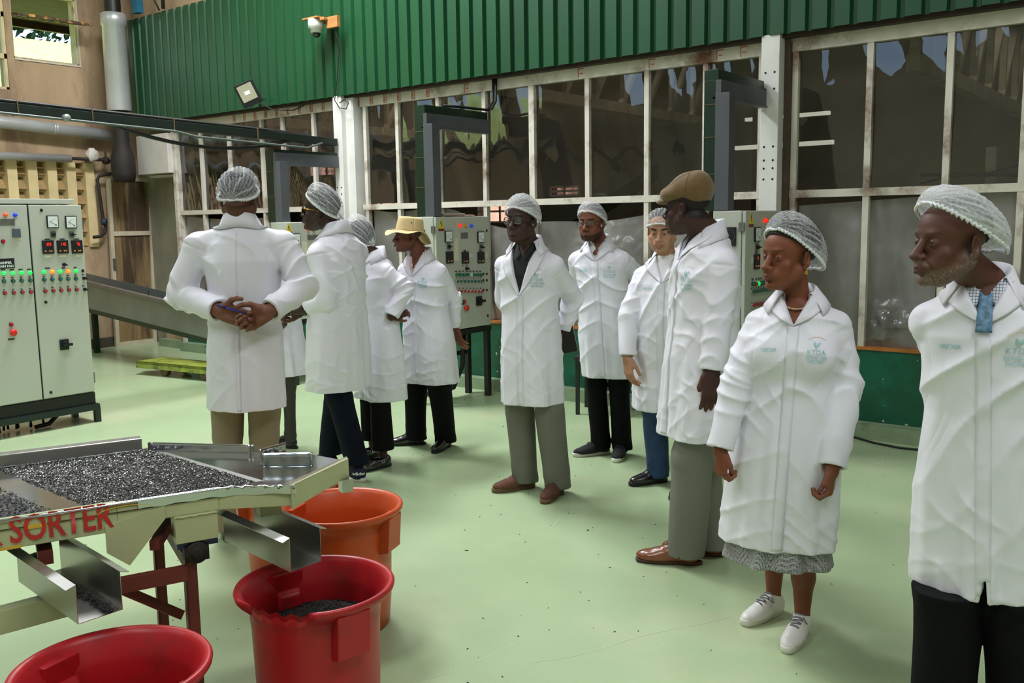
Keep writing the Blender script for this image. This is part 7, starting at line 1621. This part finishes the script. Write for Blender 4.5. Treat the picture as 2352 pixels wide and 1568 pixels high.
LOOK = {
 'P1': dict(label='tall person seen from behind, hands clasped on the back of a white coat', skin='#5a3a2c', palm='#96604a', trousers=M_trk, shoes=('oxford', M_shb, M_solebk, M_laceb), net=dict(tilt=22, len=.108, rx=.088, rt=.090, pleats=13, dens=.16, cz=.030), hair=dict(), front=False, back_seam=True, sw=.186, w=.95, drop=.102, sr1=1.0, hemw=.185, waist=.163, leg=(.078, .068, .058), hand=1.06, extra=hold_pen, S=.98, colh=.045, pitch=3, slv=1.03),
 'P2': dict(label='person almost hidden behind the tall back-turned one, narrow dark trousers', skin='#4a2f24', trousers=M_trdk, shoes=('oxford', M_shb, M_solebk, M_laceb), net=dict(tilt=20), hair=dict(), front=False, fem=1, leg=(.075, .052, .044), hfine=False, fvox=.004, colh=.03),
 'P3': dict(label='person in gold-rimmed glasses and hairnet, back half-turned, navy jeans under white coat', skin='#38251f', palm='#6b4335', trousers=M_jeans, shoes=('sneaker', M_navy, M_solew, M_laceb, 'adidas'), net=dict(tilt=30, len=.110, rx=.09, rt=.092, pleats=15, dens=.16, cz=.034, cy=.020), hair=dict(), glasses=dict(mat=None, r=.0012, z=-.004), w=.98, d=1.06, pitch=-7, vz=1.33, leg=(.088, .072, .066), cuff=.105, extra=bracelet, colh=.05),
 'P4': dict(label='person leaning, hand on hip, in cropped black trousers and buckled patent shoes', skin='#4a2c22', trousers=M_trbl, shoes=('mary', M_patent, M_solebk, None), net=dict(tilt=34, len=.106, rx=.09, rt=.09, pleats=13, dens=.2, bulge=.02), hair=dict(), fem=1, hemw=.225, shirt=mat('speckled_blouse', '#d8d4d0', .7, grain=('dots', 90, '#2a2826', .28)), shirt_collar=None, shirt_v=1.42, logo=True, visitor=False, w=1.02, leg=(.082, .07, .074), cuff=.13, bunch=0, vz=1.36, slv=1.02, pitch=-8),
 'P5': dict(label='person in a beige bucket hat, pink shirt and black trousers, looking to the left', skin='#6b3f2d', lip='#6a3a30', palm='#a56a52', hairline=.062, hairc='#2a2523', trousers=M_trbl, shoes=('oxford', M_shb, M_solebk, M_laceb), hat=bucket_hat, folds=True, jaw=.95, shirt=mat('pink_shirt', '#e0b6b6', .7), shirt_collar=mat('pink_shirt_collar', '#e8c2c0', .7), shirt_v=1.37, vz=1.30, logo=True, visitor=False, leg=(.095, .085, .078), bunch=.6, S=.98, w=1.03, beard=('#3a2a24', .35, 0)),
 'P6': dict(label='person with glasses, white coat open over a black shirt, brown suede shoes', skin='#432c25', lip='#5a3a36', palm='#6b4335', trousers=M_trgr, shoes=('boot', M_suede, M_solebr, M_laceb), net=dict(tilt=20, len=.104, rx=.088, rt=.088, pleats=17, dens=.4, cz=.034, bulge=.035), hair=dict(), glasses=dict(mat=None, r=.0024, h=.0185), jaw=.95, vz=1.17, vw=.085, lapw=.045, shirt=mat('black_polo', '#0f1014', .75, bump=.2, bscale=150), shirt_collar=mat('black_polo_collar', '#0d0e12', .75), shirt_v=1.40, logo=True, visitor=False, lx=.1, extra=hold_book, w=.95, leg=(.088, .082, .078), bunch=1.0, colh=.046, pitch=-3, hemw=.198),
 'P7': dict(label='bearded person with rectangular glasses and black sneakers with white soles', skin='#7c4a35', lip='#6a3f36', trousers=M_trbl, shoes=('sneaker', M_cnv, M_solew, M_laceb), net=dict(tilt=24, len=.104, rx=.086, rt=.084, pleats=13, dens=.3, cz=.034), hair=dict(), glasses=dict(mat=None, r=.0020, h=.0145, w=.026), beard=('#120c0a', .8, 0), shirt=mat('white_polo', '#e8e6e4', .7), shirt_collar=mat('white_polo_collar', '#ecebea', .7), shirt_v=1.41, vz=1.33, logo=True, w=.96, leg=(.085, .068, .064), bunch=1.2, jaw=1.02),
 'P8': dict(label='person with thick eyebrows and blue jeans, partly behind the one in the flat cap', skin='#b98a70', lip='#9a5f54', palm='#bb8468', socket='#8a5a46', trousers=M_jb, shoes=('boot', M_shb, M_solebk, M_laceb), net=dict(tilt=14, len=.102, rx=.088, rt=.086, pleats=13, dens=.14, cz=.036), hair=dict(z0=.052), brow_w=1.35, brow_a=.95, slit=.0028, nose_w=.95, lips=.85, jaw=1.12, cheek=1.2, belly=.045, shirt=mat('white_tshirt', '#e9e9ec', .7), shirt_collar=None, shirt_v=1.46, shirt_vs=2.0, vz=1.30, lapw=.06, logo=True, w=1.0, leg=(.088, .076, .072), pitch=10, gazez=-.5),
 'P9': dict(label='tall person in a brown flat cap turned away, grey trousers and tan leather shoes', skin='#452b25', palm='#6b4335', hairline=.02, hairc='#151010', trousers=M_trg2, shoes=('oxford', M_tan, M_soletan, M_lacebr), hat=flat_cap, sw=.16, w=1.02, d=1.05, shirt=mat('light_blue_shirt', '#8fa6cf', .7), shirt_collar=None, vz=1.34, logo=True, visitor=False, leg=(.10, .088, .082), bunch=.5, colh=.05, slv=1.04, extra=ring_, S=.95, hand=1.05, neck=.06),
 'P10': dict(label='person in a dotted grey skirt, gold earring and white sneakers, head turned left', skin='#7a4530', lip='#6b3a33', palm='#8a5848', skirt=(.315, mat('dotted_grey_skirt', '#a3a3a3', .75, grain=('dots', 190, '#26262a', .38))), shoes=('sneaker', M_whl, M_solew, M_lacegr), net=dict(tilt=36, len=.118, rx=.095, rt=.088, pleats=31, dens=.14, cz=.030, cy=.034, bulge=.035), hair=dict(grow=.012, bun=1, z0=.05), fem=1, lips=1.15, nose_w=1.12, S=1.10, cheek=1.1, logo=True, lz=1.25, vz=1.345, w=1.10, hemw=.215, slv=1.14, extra=jewellery, fvox=.0024, gaze=.45, brow_w=.8, brow_a=.5, jaw=.98, sw=.145, shoe_s=.98, colopen=132),
 'P11': dict(label='person with grey beard, checked shirt and blue tie at the right edge', skin='#5d3a30', lip='#5a3733', trousers=M_trbl, shoes=('oxford', M_shb, M_solebk, M_laceb), net=dict(tilt=30, len=.122, rx=.095, rt=.070, pleats=17, dens=.5, cz=.040, cy=.030, bulge=.03), hair=dict(z0=.06), beard=('#938b80', .6, 1), S=1.10, nose_w=1.15, nose_l=1.2, lips=1.05, shirt=mat('checked_shirt', '#d5d8df', .7, grain=('check', 120, '#5c6474', .22)), shirt_collar=mat('checked_shirt_collar', '#dadce2', .7, grain=('check', 120, '#6a7284', .22)), tie=mat('patterned_blue_tie', '#5b7f9d', .5, var=.5, vscale=70), shirt_v=1.415, vz=1.335, vw=.064, logo=True, ls=1.0, w=1.0, hemw=.215, leg=(.105, .10, .09), fvox=.0024, slit=.0030, colh=.05, folds=True, brow_a=.4, fem=0),
}
M_gframe = mat('black_glasses_frame', '#111114', .25, spec=.6)
for k_ in ('P6', 'P7'): LOOK[k_]['glasses']['mat'] = M_gframe
LOOK['P3']['glasses']['mat'] = M_gold
LOOK['P11']['coatslit'] = (.60, .10)
for k_ in PS: person(k_, LOOK[k_])
